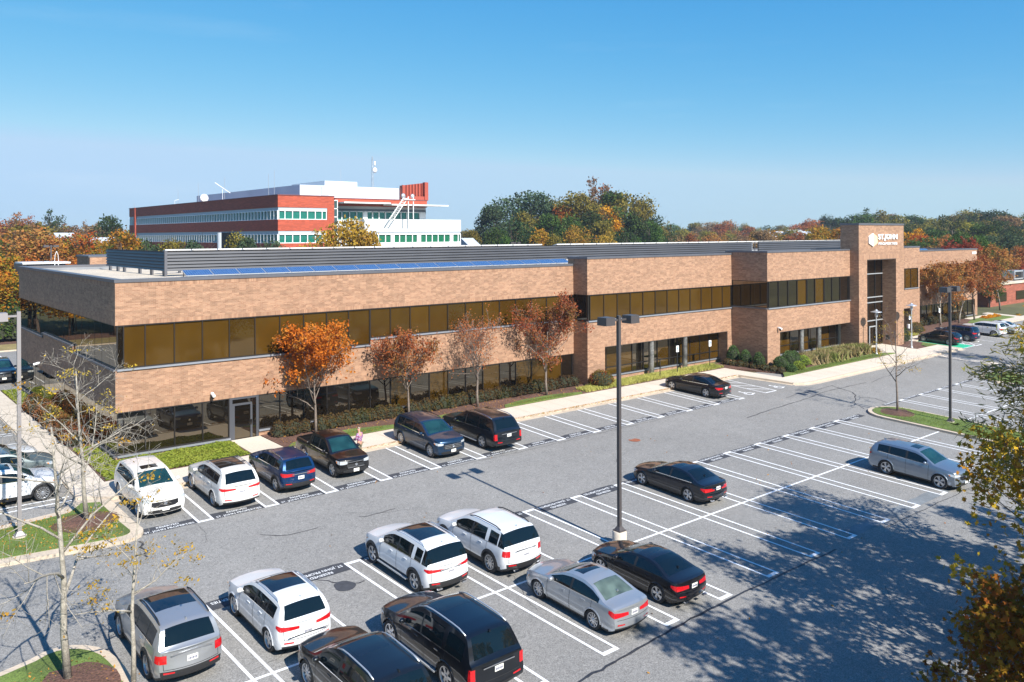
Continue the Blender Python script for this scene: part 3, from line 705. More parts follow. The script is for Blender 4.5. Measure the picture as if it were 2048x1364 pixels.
# portal glazing with the entrance door
fr = ribbon_y('portal_window', [80.36, 81.9, 83.4, 84.9, 86.41], 42.72, 2.6, 11.85, [3, 3, 3, 3], sill=False, mw=.08)
f = MB()
for z in (10.28, 7.85, 7.3, 5.42): f.box(80.4, 86.38, 42.70, 42.8, z-.045, z+.045)
f.build('transom_bar', Mt['galv'], fr)
dr = MB(); dr.box(83.45, 84.85, 42.66, 42.71, 2.62, 2.8); dr.box(83.45, 83.57, 42.66, 42.71, 2.8, 4.75); dr.box(84.73, 84.85, 42.66, 42.71, 2.8, 4.75); dr.box(83.45, 84.85, 42.66, 42.71, 4.75, 4.87)
d0 = dr.build('entrance_door', Mt['galv'], off); h = MB(); h.box(84.6, 84.64, 42.6, 42.66, 3.4, 4.0); h.build('door_handle', Mt['chrome'], d0)
# side entrance door in the left wing
dr = MB(); Y = YF
dr.box(18.25, 18.42, Y+.02, Y+.14, 2.5, 5.11); dr.box(19.85, 20.0, Y+.02, Y+.14, 2.5, 5.11); dr.box(18.42, 19.85, Y+.02, Y+.14, 4.98, 5.11)
dr.box(18.42, 19.6, Y+.03, Y+.13, 4.62, 4.74); dr.box(19.5, 19.62, Y+.03, Y+.13, 2.5, 4.62); dr.box(18.42, 18.56, Y+.03, Y+.13, 2.5, 4.62); dr.box(18.56, 19.5, Y+.03, Y+.13, 2.5, 2.66)
d0 = dr.build('side_door', mat('door_frame', (.09, .095, .11), .4, .4), off)
p = MB(); p.box(18.42, 19.85, Y+.08, Y+.12, 2.5, 4.98); p.build('door_pane', Mt['glass_dark'], d0)
h = MB(); h.box(19.5, 19.56, Y-.05, Y+.02, 3.45, 3.75); h.build('door_handle', Mt['chrome'], d0)
# round columns in the recessed fronts
cm_ = mat('stainless_column', (.34, .33, .31), .28, .8, noise=((1.2, .5, 4), (6, .3, 3)))
for (x, y, z0, z1) in ((53.65, YB+.35, 2.3, 5.62), (58.05, YB+.35, 2.3, 5.62), (70.5, YC+.4, 2.2, 5.66), (73.55, YC+.4, 2.2, 5.66)):
    k = MB(); k.lathe([(.24, z0), (.24, z1)], 20, (x, y, 0)); k.lathe([(.3, z0), (.3, z0+.35)], 20, (x, y, 0))
    k.build('column', cm_, off, smooth=True, angle=40)

# roof screen
def louver_y(b, x0, x1, Y, z0, z1, n):
    h_ = (z1-z0)/n
    for i in range(n):
        a = z0+i*h_
        b.quad((x0, Y-.11, a+.02), (x1, Y-.11, a+.02), (x1, Y-.02, a+h_*.82), (x0, Y-.02, a+h_*.82))
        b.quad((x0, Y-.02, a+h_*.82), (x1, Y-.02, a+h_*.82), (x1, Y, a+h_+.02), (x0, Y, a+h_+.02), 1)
        b.quad((x0, Y, a+h_+.02), (x1, Y, a+h_+.02), (x1, Y-.11, a+h_+.02), (x0, Y-.11, a+h_+.02))
    b.box(x0, x1, Y, Y+.08, z0, z1)
def louver_x(b, X, y0, y1, z0, z1, n):
    h_ = (z1-z0)/n
    for i in range(n):
        a = z0+i*h_
        b.quad((X-.11, y1, a+.02), (X-.11, y0, a+.02), (X-.02, y0, a+h_*.82), (X-.02, y1, a+h_*.82))
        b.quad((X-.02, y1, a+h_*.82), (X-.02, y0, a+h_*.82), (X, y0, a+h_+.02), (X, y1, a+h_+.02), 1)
        b.quad((X, y1, a+h_+.02), (X, y0, a+h_+.02), (X-.11, y0, a+h_+.02), (X-.11, y1, a+h_+.02))
    b.box(X, X+.08, y0, y1, z0, z1)
sc = empty('roof_screen', (0, 0, 11.8), 'long dark grey louvred screen on the flat gravel roof', 'roof screen'); OZ = -11.8
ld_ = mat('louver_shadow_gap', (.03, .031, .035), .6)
for a_ in ((17.95, 85.0, 57.8, 12.15+OZ, 13.47+OZ, 6), (86.3, 118.5, 57.8, 12.15+OZ, 13.55+OZ, 6)):
    b = MB(); louver_y(b, *a_); b.build('louver_panel', [Mt['louver'], ld_], sc)
b = MB(); b.box(85, 86.3, 58.6, 58.7, 12.0+OZ, 13.4+OZ); b.build('recess_panel', Mt['panel_grey'], sc)
for a_ in ((17.9, 57.9, 72.6, 12.15+OZ, 13.47+OZ, 6),):
    b = MB(); louver_x(b, *a_); b.build('louver_panel', [Mt['louver'], ld_], sc)
b = MB(); b.box(17.78, 17.95, 57.66, 57.8, 0, 13.55+OZ)
b.build('corner_post', Mt['coping'], sc)
for y in (58.6, 61.4, 64.2, 68.2, 70.0, 72.2):
    b = MB(); b.box(17.95, 18.15, y-.09, y+.09, 0, .4); b.build('support_post', Mt['coping'], sc)
for y in (60, 63, 66.5, 71): b = MB(); b.box(20.4, 20.55, y-.07, y+.07, 0, .6); b.build('support_post', Mt['coping'], sc)
# pale rails of the panel row behind the screen
k = 0; x = 18.6
proto = None
while x < 110:
    if proto is None:
        r0 = empty('solar_panel', (x, 60.2, 11.8), 'thin solar panel in the row seen edge-on above the roof screen', 'solar panel', 'solar panels behind the roof screen')
        b = MB(); b.add([(0, 0, 1.70), (1.78, 0, 1.70), (1.78, .95, 1.50), (0, .95, 1.50), (0, 0, 1.78), (1.78, 0, 1.78), (1.78, .95, 1.58), (0, .95, 1.58)], [(0,3,2,1),(4,5,6,7),(0,1,5,4),(1,2,6,5),(2,3,7,6),(3,0,4,7)])
        q0 = b.build('panel', Mt['white_metal'], r0)
        b = MB(); b.box(.05, .12, .1, .17, .0, 1.68); b.box(.05, .12, .8, .87, 0, 1.5); q1 = b.build('stand', Mt['coping'], r0)
        proto = (r0, q0, q1)
    elif not 53.0 < x < 54.6:
        rr = proto[0].copy(); link(rr); rr.location = (x, 60.2, 11.8)
        for q in proto[1:]: c_ = q.copy(); link(c_); c_.parent = rr
    x += 1.86
# solar panels in front of the screen
def solar(x, y, z, wd, label, grp):
    r0 = empty('solar_panel', (x, y, z), label, 'solar panel', grp)
    b = MB(); h_ = .34; d_ = .92
    b.add([(0, 0, .08), (wd, 0, .08), (wd, d_, .08+h_), (0, d_, .08+h_), (0, 0, .12), (wd, 0, .12), (wd, d_, .12+h_), (0, d_, .12+h_)], [(0,3,2,1),(4,5,6,7),(0,1,5,4),(1,2,6,5),(2,3,7,6),(3,0,4,7)])
    f_ = b.build('panel_frame', Mt['alu'], r0)
    b = MB(); m_ = .03; b.quad((m_, m_, .126+h_*m_/d_), (wd-m_, m_, .126+h_*m_/d_), (wd-m_, d_-m_, .126+h_*(1-m_/d_)), (m_, d_-m_, .126+h_*(1-m_/d_)))
    c_ = b.build('solar_cells', Mt['solar'], r0)
    b = MB(); b.box(.04, .08, .75, .79, 0, .38); b.box(wd-.08, wd-.04, .75, .79, 0, .38); b.box(.04, .08, .02, .06, 0, .1); s_ = b.build('stand', Mt['coping'], r0)
    return r0, f_, c_, s_
pr = solar(18.45, 55.4, 11.8, 1.8, 'blue solar panel in the tilted row in front of the roof screen', 'solar panels in front of the roof screen')
for k in range(1, 19):
    rr = pr[0].copy(); link(rr); rr.location = (18.45+1.825*k, 55.4, 11.8)
    for q in pr[1:]: c_ = q.copy(); link(c_); c_.parent = rr
o = None
for k in range(5):
    rr = pr[0].copy(); link(rr); rr.location = (104.9+1.83*k, 49.6, 11.95); rr['label'] = 'blue solar panel on the roof of the wing right of the tower'; rr['group'] = 'solar panels on the right wing'
    for q in pr[1:]: c_ = q.copy(); link(c_); c_.parent = rr

# wall sign on the tower
sg = empty('wall_sign', (80.45, YT, 13.2), 'white box emblem and white lettering on the brick entrance tower', 'sign')
hx = [(math.cos(R(90+60*i))*.66, math.sin(R(90+60*i))*.66) for i in range(6)]; HC = (.95, .62)
def ply(pts, y0, y1):
    n = len(pts); b = MB()
    return b.add([(x, y0, z) for x, z in pts]+[(x, y1, z) for x, z in pts], [tuple(range(n)), tuple(range(2*n-1, n-1, -1))]+[(i, n+i, n+(i+1) % n, (i+1) % n) for i in range(n)])
K = [(HC[0]+x*1.45, HC[1]+z) for x, z in hx]
ply([K[0], K[1], K[2], K[3]], -.14, -.01).build('emblem_left_face', mat('sign_white', (.92, .92, .9), .4), sg)
ply([K[0], K[3], K[4], K[5]], -.14, -.01).build('emblem_right_face', mat('sign_tan', (.86, .56, .33), .5), sg)
def sign_text(s, x0, x1, z0, hh, name, extr=.04, off_=.03):
    cu = bpy.data.curves.new('t', 'FONT'); cu.body = s; cu.size = 1; cu.extrude = extr; cu.offset = off_; cu.resolution_u = 3
    o = bpy.data.objects.new('t', cu); me = bpy.data.meshes.new_from_object(o); bpy.data.objects.remove(o)
    xs_ = [v.co.x for v in me.vertices]; ys2 = [v.co.y for v in me.vertices]; a0, a1, b0, b1 = min(xs_), max(xs_), min(ys2), max(ys2)
    b = MB(); b.add([(x0+(v.co.x-a0)/(a1-a0)*(x1-x0), -.06-v.co.z, z0+(v.co.y-b0)/(b1-b0)*hh) for v in me.vertices], [tuple(p.vertices) for p in me.polygons])
    bpy.data.meshes.remove(me); return b.build(name, Mt['sign_white'], sg)
Mt['sign_white'] = mat('sign_letters', (.93, .93, .92), .4)
sign_text('ST.JOHN', 2.05, 6.1, .50, .70, 'letters', .04, .022); sign_text('PROPERTIES', 2.1, 6.1, .10, .25, 'letters', .03, .004)
b = MB()
for i in range(4): b.box(121.4+.34*i, 121.66+.34*i, YD2-.05, YD2-.005, 11.58, 11.9)
b.build('address_plaque', Mt['sign_white'], off)
b = MB(); b.box(86.36, 86.415, 42.0, 42.4, 3.3, 3.75); b.build('mail_slot', Mt['black'], off)

# small wall cameras
def wallcam(loc, nrm, label):
    e = empty('security_camera', loc, label, 'security camera', 'white cameras on the brick walls')
    b = MB(); nx, ny = nrm
    b.cbox((nx*.1, ny*.1, .05), (.12+abs(nx)*.1, .12+abs(ny)*.1, .1)); b.build('bracket', Mt['white_metal'], e)
    b = MB(); b.tube([(nx*.1, ny*.1, .02), (nx*.42, ny*.42, -.06)], [.09, .09], 10); b.build('camera_housing', Mt['white_metal'], e, True, 40)
    b = MB(); b.lathe([(.02, -.26), (.09, -.2), (.11, -.1), (.11, -.06)], 12, (nx*.25, ny*.25, 0)); b.build('dome', Mt['black'], e, True)
wallcam((17.2, YF-.0, 5.5), (0, -1), 'white wall camera above the left wing ground floor windows, left of the side door')
wallcam((66.0, YC-.0, 6.05), (0, -1), 'white wall camera on the brick corner left of the entrance tower')
wallcam((XS, 67.1, 5.5), (-1, 0), 'white wall camera on the shaded side wall above the parked dark SUV')

# ================================================================ red office building beyond
rb = empty('red_office_building', (0, 0, 0), 'red brick office building with green window bands and white roof blocks beyond the flat roof', 'office building')
GZ = g(64, 145)-1
b = MB(); X0, X1, Y0, Y1 = 64.8, 76.2, 145.0, 240.0
for z0, z1 in ((GZ, 13.1), (15.4, 17.5), (19.75, 21.95)):
    b.box(X0, X1, Y0, Y1, z0, z1)
b.box(74.75, X1, Y0-.02, Y0+6, GZ, 21.96); b.box(X0-.02, X0+4, 233.6, 235.2, GZ, 21.9); b.box(X0-.25, X0, 234, 235, GZ, 22.1)
b.box(77.2, 98.6, 146.5, 190, 20.3, 21.7); b.box(78, 98.0, 148, 200, GZ, 20.3)
b.build('brick_wall', Mt['redbrick'], rb)
b = MB(); b.box(X0-.1, X1+.1, Y0-.1, Y1+.1, 21.95, 22.1); b.box(77.1, 98.7, 146.4, 190, 21.7, 21.85); b.build('parapet_cap', mat('maroon_cap', (.16, .05, .05), .6), rb)
for z0, z1, zt in ((13.1, 14.8, 15.4), (17.5, 19.2, 19.75)):
    b = MB(); b.box(X0+.1, 74.75, Y0+.1, Y1-.1, z1, zt); b.build('grey_spandrel', Mt['panel_grey'], rb)
    b = MB(); b.box(X0+.35, 74.7, Y0+.3, Y1-.3, z0, z1); pn = b.build('window', Mt['glass_green' if True else ''], rb)
    f = MB()
    y = Y0+.4
    while y < Y1: f.box(X0+.0, X0+.34, y-.09, y+.09, z0, z1); y += 1.52
    f.box(X0+.05, X0+.34, Y0+.3, Y1, z0, z0+.12); f.box(X0+.05, X0+.34, Y0+.3, Y1, z1-.12, z1)
    for x in (65.0, 66.2, 67.7, 69.2, 70.7, 72.3, 73.7, 74.6): f.box(x-.07, x+.07, Y0+.05, Y0+.29, z0, z1)
    f.box(X0+.4, 74.7, Y0+.06, Y0+.29, z0, z0+.12); f.box(X0+.4, 74.7, Y0+.06, Y0+.29, z1-.12, z1)
    f.build('window_frame', Mt['white_metal'], pn)
b = MB(); b.box(X0-.1, X0+.5, 165, 175, GZ, 15.2); b.build('recess_shade_box', mat('recess_shade', (.012, .014, .017), .9), rb)  # solid dark box on the wall, its colour stands in for the recess's shade
b = MB(); b.lathe([(.55, GZ), (.55, 15.2)], 20, (X0-.2, 173.2, 0)); b.build('round_column', Mt['panel_grey'], rb, True, 40)
# stair strip, right wing with canopies
b = MB(); b.box(76.2, 77.2, 145.6, 148, GZ, 21.2); s0 = b.build('stair_glazing', Mt['glass_green2'], rb)
f = MB(); [f.box(76.15, 77.25, 145.5, 145.6, z, z+.15) for z in np.arange(10, 21.3, 1.6)]; f.box(76.15, 76.3, 145.5, 145.6, GZ, 21.2); f.box(77.1, 77.25, 145.5, 145.6, GZ, 21.2); f.build('stair_frame', Mt['white_metal'], s0)
b = MB(); b.box(77.25, 98.6, 147.0, 148, 19.3, 20.3); b.box(77.25, 98.6, 147.0, 148, GZ, 17.6); b.build('wing_wall', Mt['panel_white'], rb)
b = MB(); b.box(77.3, 98.55, 147.2, 147.9, 17.6, 19.3); pn = b.build('window', Mt['glass_green'], rb)
f = MB()
for x in (77.5, 78.9, 80.6, 82.2, 83.8, 84.5, 85.8, 87.3, 88.8, 91.0, 92.5, 93.9, 95.5, 97.1, 98.5): f.box(x-.09, x+.09, 146.95, 147.2, 17.6, 19.3)
f.box(77.3, 98.6, 146.95, 147.2, 19.15, 19.32); f.box(83.6, 84.6, 146.96, 147.2, 17.6, 19.3); f.box(97.2, 98.6, 146.96, 147.2, 17.6, 19.3); f.build('window_frame', Mt['white_metal'], pn)
b = MB(); b.box(77.3, 98.6, 146.93, 147.0, 19.32, 19.75); b.build('dark_spandrel', mat('slate_panel', (.11, .13, .16), .5), rb)
b = MB(); b.box(77.6, 88, 143.6, 147, 20.75, 21.0); b.box(88, 101.8, 143.2, 147, 20.5, 20.75); b.build('canopy', Mt['white_metal'], rb)
# white box wing in front
b = MB(); b.box(82.7, 106.3, 145.0, 175, 15.2, 17.75); b.box(82.7, 106.3, 145.0, 175, GZ, 12.9); b.build('concrete_block', Mt['panel_white'], rb)
b = MB(); b.box(82.85, 106.25, 145.15, 174, 14.8, 15.2); b.build('grey_spandrel', Mt['panel_grey'], rb)
b = MB(); b.box(82.9, 106.2, 145.3, 174, 12.9, 14.8); pn = b.build('window', mat('deep_green_glass', (.01, .12, .06), .06, spec=.6), rb)
f = MB()
for x in (83.0, 84.3, 86.0, 87.6, 88.9, 89.6, 90.9, 92.4, 94.0, 95.2, 96.0, 97.4, 98.9, 100.4, 102.0, 103.5, 104.2, 105.6, 106.2): f.box(x-.08, x+.08, 145.02, 145.3, 12.9, 14.8)
for x in (89.25, 95.6, 103.8): f.box(x-.35, x+.35, 145.04, 145.3, 12.9, 14.8)
f.box(82.9, 106.2, 145.03, 145.3, 12.9, 13.05); f.box(82.9, 106.2, 145.03, 145.3, 14.62, 14.8); f.build('window_frame', Mt['white_metal'], pn)
# roof blocks
b = MB(); b.box(70.8, 93.5, 148.5, 205, 21.9, 24.25); b.box(93.4, 93.6, 148.4, 180, 21.9, 24.4); b.build('plant_room', mat('pale_blue_panel', (.52, .58, .66), .5, noise=(.2, .06, 2)), rb)
b = MB(); b.box(76.8, 84, 150, 165, 24.25, 25.3); b.build('plant_room_upper', Mt['panel_white'], rb)
b = MB(); b.box(75.3, 76.8, 148.35, 148.5, 21.9, 24.0); b.build('plant_room_door', Mt['panel_grey'], rb)
b = MB(); b.add([(93.6, 146.6, 21.8), (99.0, 146.6, 21.8), (99.0, 146.6, 25.6), (98.0, 146.6, 25.4), (98.0, 146.6, 22.6), (93.6, 146.6, 22.6)], [(0, 1, 2, 3, 4, 5)])
b.box(98.0, 98.7, 146.4, 147.2, 21.8, 25.6); b.box(93.0, 93.25, 147.2, 147.5, 21.8, 24.9)
b.add([(93.0, 147.3, 21.8), (98.4, 147.3, 21.8), (98.4, 147.3, 25.5), (93.0, 147.3, 24.8), (93.0, 148.3, 21.8), (98.4, 148.3, 21.8), (98.4, 148.3, 25.5), (93.0, 148.3, 24.8)], [(0,1,2,3),(7,6,5,4),(3,2,6,7),(0,3,7,4),(1,5,6,2)])
for i in range(6): b.box(93.8+.75*i, 93.95+.75*i, 146.9, 147.3, 21.8, 24.9+.09*i)
b.build('red_roof_frame', mat('red_frame', (.33, .06, .035), .6), rb)
# white fire-stair on the wing face and masts
st = MB()
for s in (-.5, .5):
    st.tube([(87.6+s, 142.8, 17.6), (91.0+s, 142.8, 22.0)], [.09, .09], 4)
    st.tube([(92.2+s*1.2, 142.8, 17.6), (92.2+s*1.2, 142.8, 22.3)], [.1, .1], 4)
for i in range(11): st.tube([(87.1+.31*i, 142.8, 17.9+.4*i), (88.1+.31*i, 142.8, 17.9+.4*i)], [.06, .06], 4)
st.box(90.4, 93.0, 142.4, 143.6, 21.6, 21.75)
st.build('roof_ladder', Mt['white_metal'], rb)
for x, y, s in ((90.6, 143, .55), (92.8, 143, .5)):
    b = MB(); b.lathe([(.02, -.15), (s*.7, -.05), (s, .12)], 14, (x, y, 22.4), 'y'); b.build('dish', Mt['galv'], rb, True)
mast = MB(); mx, my = 96.3, 165.0
for q in range(3): a = R(120*q); mast.tube([(mx+.45*math.cos(a), my+.45*math.sin(a), 21), (mx+.12*math.cos(a), my+.12*math.sin(a), 32.3)], [.05, .04], 4)
for i in range(14):
    z = 21.6+i*.75; a = R(120*i); rr_ = .45-.33*(z-21)/11
    mast.tube([(mx+rr_*math.cos(a), my+rr_*math.sin(a), z), (mx+rr_*math.cos(a+2.09), my+rr_*math.sin(a+2.09), z+.5)], [.03, .03], 3)
mo = mast.build('radio_mast', Mt['galv']); tag(mo, 'thin lattice radio mast with small dishes above the red building', 'radio mast')
b = MB(); b.lathe([(.02, -.2), (.5, 0), (.6, .25)], 12, (mx+.5, my-.4, 29.2), 'y'); b.lathe([(.2, 28), (.2, 29)], 8, (mx+.6, my, 2.2)); b.lathe([(.2, 28), (.2, 29)], 8, (mx+.6, my, .9)); b.build('dish', Mt['white_metal'], mo, True)
for i, (x, y, z0, z1) in enumerate(((84.6, 158, 24, 28.5), (65.2, 150, 22, 26.2), (69.0, 156, 22, 27.4), (66.0, 190, 22, 26.5), (68, 210, 22, 26), (66.3, 175, 22, 27), (65.5, 238, 22, 23.4))):
    b = MB(); b.tube([(x, y, z0), (x, y, z1)], [.045, .03], 4); b.build('antenna', Mt['galv'], rb)
b = MB(); b.lathe([(.02, -.2), (.8, 0), (.95, .3)], 14, (66.0, 186, 22.9), 'y'); b.tube([(66, 186.2, 22), (66, 186.2, 22.9)], [.06, .06], 5); b.tube([(68.5, 182, 22), (68.5, 182, 24.8)], [.05, .05], 4); b.tube([(66.8, 182, 26.2), (70.2, 182, 24.0)], [.08, .08], 5); b.tube([(65.6, 205, 22), (65.6, 205, 23), (66.6, 205, 23.3)], [.06, .06, .05], 4); b.build('rooftop_dish', Mt['white_metal'], rb)
b = MB(); b.box(X0+.3, X1-.3, Y0+.4, Y1-.4, 21.3, 21.5); b.build('roof', Mt['membrane'], rb)
# ================================================================ vehicles
def interp(pts, x):
    if x <= pts[0][0]: return pts[0][1]
    for (a, b_), (c, d_) in zip(pts, pts[1:]):
        if x <= c: return b_+(d_-b_)*(x-a)/max(1e-6, c-a)
    return pts[-1][1]
def smooth(pts, x, w_=.07):
    return (interp(pts, x-w_)+2*interp(pts, x)+interp(pts, x+w_)+interp(pts, x-w_/2)+interp(pts, x+w_/2))/6

_wheels = {}
def wheel_meshes(r, style):
    key = (round(r, 3), style)
    if key in _wheels: return _wheels[key]
    w2 = .115; rr = r*.70
    t = MB(); t.lathe([(rr, -w2*.9), (r*.93, -w2), (r, -w2*.6), (r, w2*.6), (r*.93, w2), (rr, w2*.9)], 28, axis='y', cap=False)
    tyre = t.mesh('tyre', Mt['tyre'], True, 40)
    n, wid, kind = {'five': (5, .10, 0), 'ten': (10, .045, 0), 'split': (5, .05, 1), 'six': (6, .085, 0), 'multi': (14, .03, 0)}[style]
    q = MB()
    q.lathe([(rr, -.10), (rr, .11), (rr*.93, .105), (rr*.88, .055)], 28, axis='y', mi=0, cap=False)
    q.lathe([(rr*.92, .0), (rr*.2, .03), (.01, .03)], 28, axis='y', mi=1)
    q.lathe([(rr*.22, .03), (rr*.22, .085), (rr*.15, .1), (.01, .1)], 16, axis='y', mi=0)
    for i in range(n):
        for off_ in ((0,) if kind == 0 else (-.16, .16)):
            a = 2*math.pi*i/n+off_; c_, s_ = math.cos(a), math.sin(a); a2 = 2*math.pi*i/n+off_*.4; c2, s2 = math.cos(a2), math.sin(a2)
            r0, r1 = rr*.15, rr*.93; w0, w1 = wid*.5, wid*.62
            P = [(r0*c2+s2*w0, .085, r0*s2-c2*w0), (r1*c_+s_*w1, .075, r1*s_-c_*w1), (r1*c_-s_*w1, .075, r1*s_+c_*w1), (r0*c2-s2*w0, .085, r0*s2+c2*w0)]
            P += [(x, .035, z) for x, _, z in P]
            q.add(P, [(0, 1, 2, 3), (0, 4, 5, 1), (3, 2, 6, 7), (1, 5, 6, 2)], 0)
    rim = q.mesh('rim', [Mt['rim'], Mt['rimdark']], True, 30)
    _wheels[key] = (tyre, rim); return _wheels[key]

SED = dict(L=4.88, W=1.86, H=1.46, wb=2.80, of=.93, wr=.335, z0=.20,
    top=[(0, .66), (.03, .78), (.18, .85), (.6, .92), (1.15, .99), (1.32, 1.02), (2.1, 1.37), (2.55, 1.45), (3.1, 1.455), (3.55, 1.37), (4.15, 1.12), (4.3, 1.09), (4.75, 1.06), (4.86, 1.03), (4.88, .97)],
    tf=.12, belt=[(0, .68), (1.2, .92), (2.4, .95), (4.0, .99), (4.88, .97)], ws=(1.36, 2.2), rw=(3.42, 4.16), sg=(1.6, 3.98), bp=[(2.62, .1)], yr=.60,
    hl=(.56, .73, .58), tl=(.74, .92, .40, .50), gr=(.42, .70, .30), sun=(2.5, 2.95, .5), rail=False, clad=False, style='ten', seams=(1.48, 2.62, 3.68))
SUV = dict(L=4.95, W=1.96, H=1.74, wb=2.85, of=.92, wr=.375, z0=.25,
    top=[(0, .86), (.03, .98), (.14, 1.05), (.6, 1.11), (1.05, 1.16), (1.25, 1.19), (1.95, 1.60), (2.25, 1.70), (2.8, 1.74), (3.8, 1.73), (4.28, 1.70), (4.42, 1.66), (4.77, 1.22), (4.82, 1.19), (4.92, 1.18), (4.95, 1.14)],
    belt=[(0, .94), (1.1, 1.08), (2.4, 1.12), (4.2, 1.17), (4.95, 1.14)], ws=(1.28, 2.12), rw=(4.41, 4.76), sg=(1.62, 4.25), bp=[(2.68, .1), (3.62, .08)], yr=.635, tf=.10, tr=.11, bf=.13, brr=.12,
    hl=(.78, .94, .56), tl=(.88, 1.05, .42, .5), gr=(.56, .90, .34), sun=(2.3, 3.1, .52), rail=True, clad=False, style='ten', seams=(1.5, 2.68, 3.66))

def car(name, label, cat, at, head, base, col, metal=.25, yaw=0, glass='carglass', group='parked vehicles', platec=True, **kw):
    P = dict(base); P.update(kw); L_, W_, H_, wb = P['L'], P['W'], P['H'], P['wb']
    hw = W_/2; sf = L_/base['L']
    sc = (lambda pts: [(a*sf, b_) for a, b_ in pts]) if 'top' not in kw else (lambda pts: pts)
    hz = H_/base['H'] if 'top' not in kw else 1
    top = [(a, b_ if b_ < .9 else .9+(b_-.9)*((H_-.9)/(base['H']-.9))) for a, b_ in sc(P['top'])] if 'top' not in kw else P['top']
    belt = sc(P['belt'])
    xf = wb/2+P['of']; ax = (P['of'], P['of']+wb); wr = P['wr']*1.03; Ra = wr+.05; z0 = P['z0']
    k_ = sf if 'top' not in kw else 1
    ws = tuple(v*k_ for v in P['ws']); rw = tuple(v*k_ for v in P['rw']); sg = tuple(v*k_ for v in P['sg']); sun = (P['sun'][0]*k_, P['sun'][1]*k_, P['sun'][2]) if P['sun'] else None
    bp = [(c*k_, w2) for c, w2 in P['bp']]
    bed = P.get('bed')
    # stations
    st = set([0, .02, .06, .12, .2, L_, L_-.02, L_-.06, L_-.12, L_-.2]); x = .3
    while x < L_-.25: st.add(round(x, 3)); x += .105
    for a_ in ax:
        for i in range(9): st.add(round(a_+Ra*math.cos(math.pi*i/8), 3))
    for v in [c*k_+q*w2/2 for c, w2 in P.get('cp', []) for q in (-1, 1)]+list(ws)+list(rw)+list(sg)+(list(sun[:2]) if sun else [])+[c+s_*w2/2 for c, w2 in bp for s_ in (-1, 1)]: st.add(round(v, 3))
    if bed: st |= {bed[0]-.01, bed[0]+.01, bed[1]-.01, bed[1]+.01}
    st = sorted(st); out = [st[0]]
    for v in st[1:]:
        if v-out[-1] > .009: out.append(v)
    st = out
    Ns, Ng, Nt = 10, 5, 6
    Bf, Br = P.get('bf', .15)*2, P.get('brr', .09)*2
    def ring(s):
        pl = 1.0
        if s < .9: pl -= P.get('tf', .17)*((.9-s)/.9)**2.4
        if s > L_-.6: pl -= P.get('tr', .09)*((s-(L_-.6))/.6)**2.4
        W2 = hw*pl; zt = smooth(top, s) if .02 < s < L_-.02 else interp(top, s)
        bl = interp(belt, s); zb = min(bl, zt-.055)
        inroof = max(0., min(1., (zt-bl)/(H_-bl)))
        crown = .045 if inroof < .1 else .05
        ze = max(zb+.006, zt-crown)
        zl = z0
        for a_ in ax:
            if abs(s-a_) < Ra: zl = max(zl, wr+math.sqrt(max(0, Ra*Ra-(s-a_)**2))-.01)
        zl = min(zl, zb-.06)
        if s < .35: zl = z0-.0+(.35-s)*.10
        if s > L_-.45: zl = max(zl, z0+(s-L_+.45)*.28)
        def yp(z):
            h = (z-z0)/max(.2, (bl-z0)); h = max(0, min(1.05, h))
            v = 1-.07*(max(0, .45-h)/.45)**1.6-.055*(max(0, h-.62)/.38)**1.8
            return W2*v
        pts = []
        for i in range(Ns+1):
            z = zl+(zb-zl)*(i/Ns); y = yp(z)
            if any(abs(s-a_) < Ra+.02 for a_ in ax) and i == 0: y += .012
            pts.append((y, z))
        yb = pts[-1][0]; q = min(1, (ze-zb)/max(.1, (H_-.05-bl)))
        ye = yb+(hw*P['yr']*1.16-yb)*q**.9 if q > 0 else yb
        for j in range(1, Ng+1):
            t = j/Ng; pts.append((yb+(ye-yb)*(t**1.15), zb+(ze-zb)*t))
        for j in range(1, Nt+1):
            r = j/Nt
            if bed and bed[0] < s < bed[1]:
                yf = [.955, .93, .93, .6, .3, 0][j-1]; z = [zt, zt, .74, .74, .74, .74][j-1]
                pts.append((ye*yf, z))
            else: pts.append((ye*(1-r), ze+(zt-ze)*(1-(1-r)**2.2)))
        return pts
    def bul(s, y, z):
        d1, d2 = s, L_-s; o = 0
        if d1 < .75: o -= (1-d1/.75)**2*(Bf*(abs(y)/hw)**2.1+.05*(1-math.exp(-((z-.48)/.25)**2)))
        if d2 < .6: o += (1-d2/.6)**2*(Br*(abs(y)/hw)**2.1+.07*(1-math.exp(-((z-.52)/.25)**2)))
        return o
    V_ = []; idx = {}
    rings = [ring(s) for s in st]; K_ = len(rings[0])
    for i, s in enumerate(st):
        for sd in (1, -1):
            for k, (y, z) in enumerate(rings[i]):
                if k == K_-1 and sd == -1: idx[i, sd, k] = idx[i, 1, k]; continue
                idx[i, sd, k] = len(V_); V_.append((xf-s+bul(s, y, z), sd*y, z))
    F = {}
    def put(part, f): F.setdefault(part, []).append(f)
    hl, tl, gr = P['hl'], P['tl'], P['gr']; hll, tll = P.get('hll', .52), P.get('tll', .30)
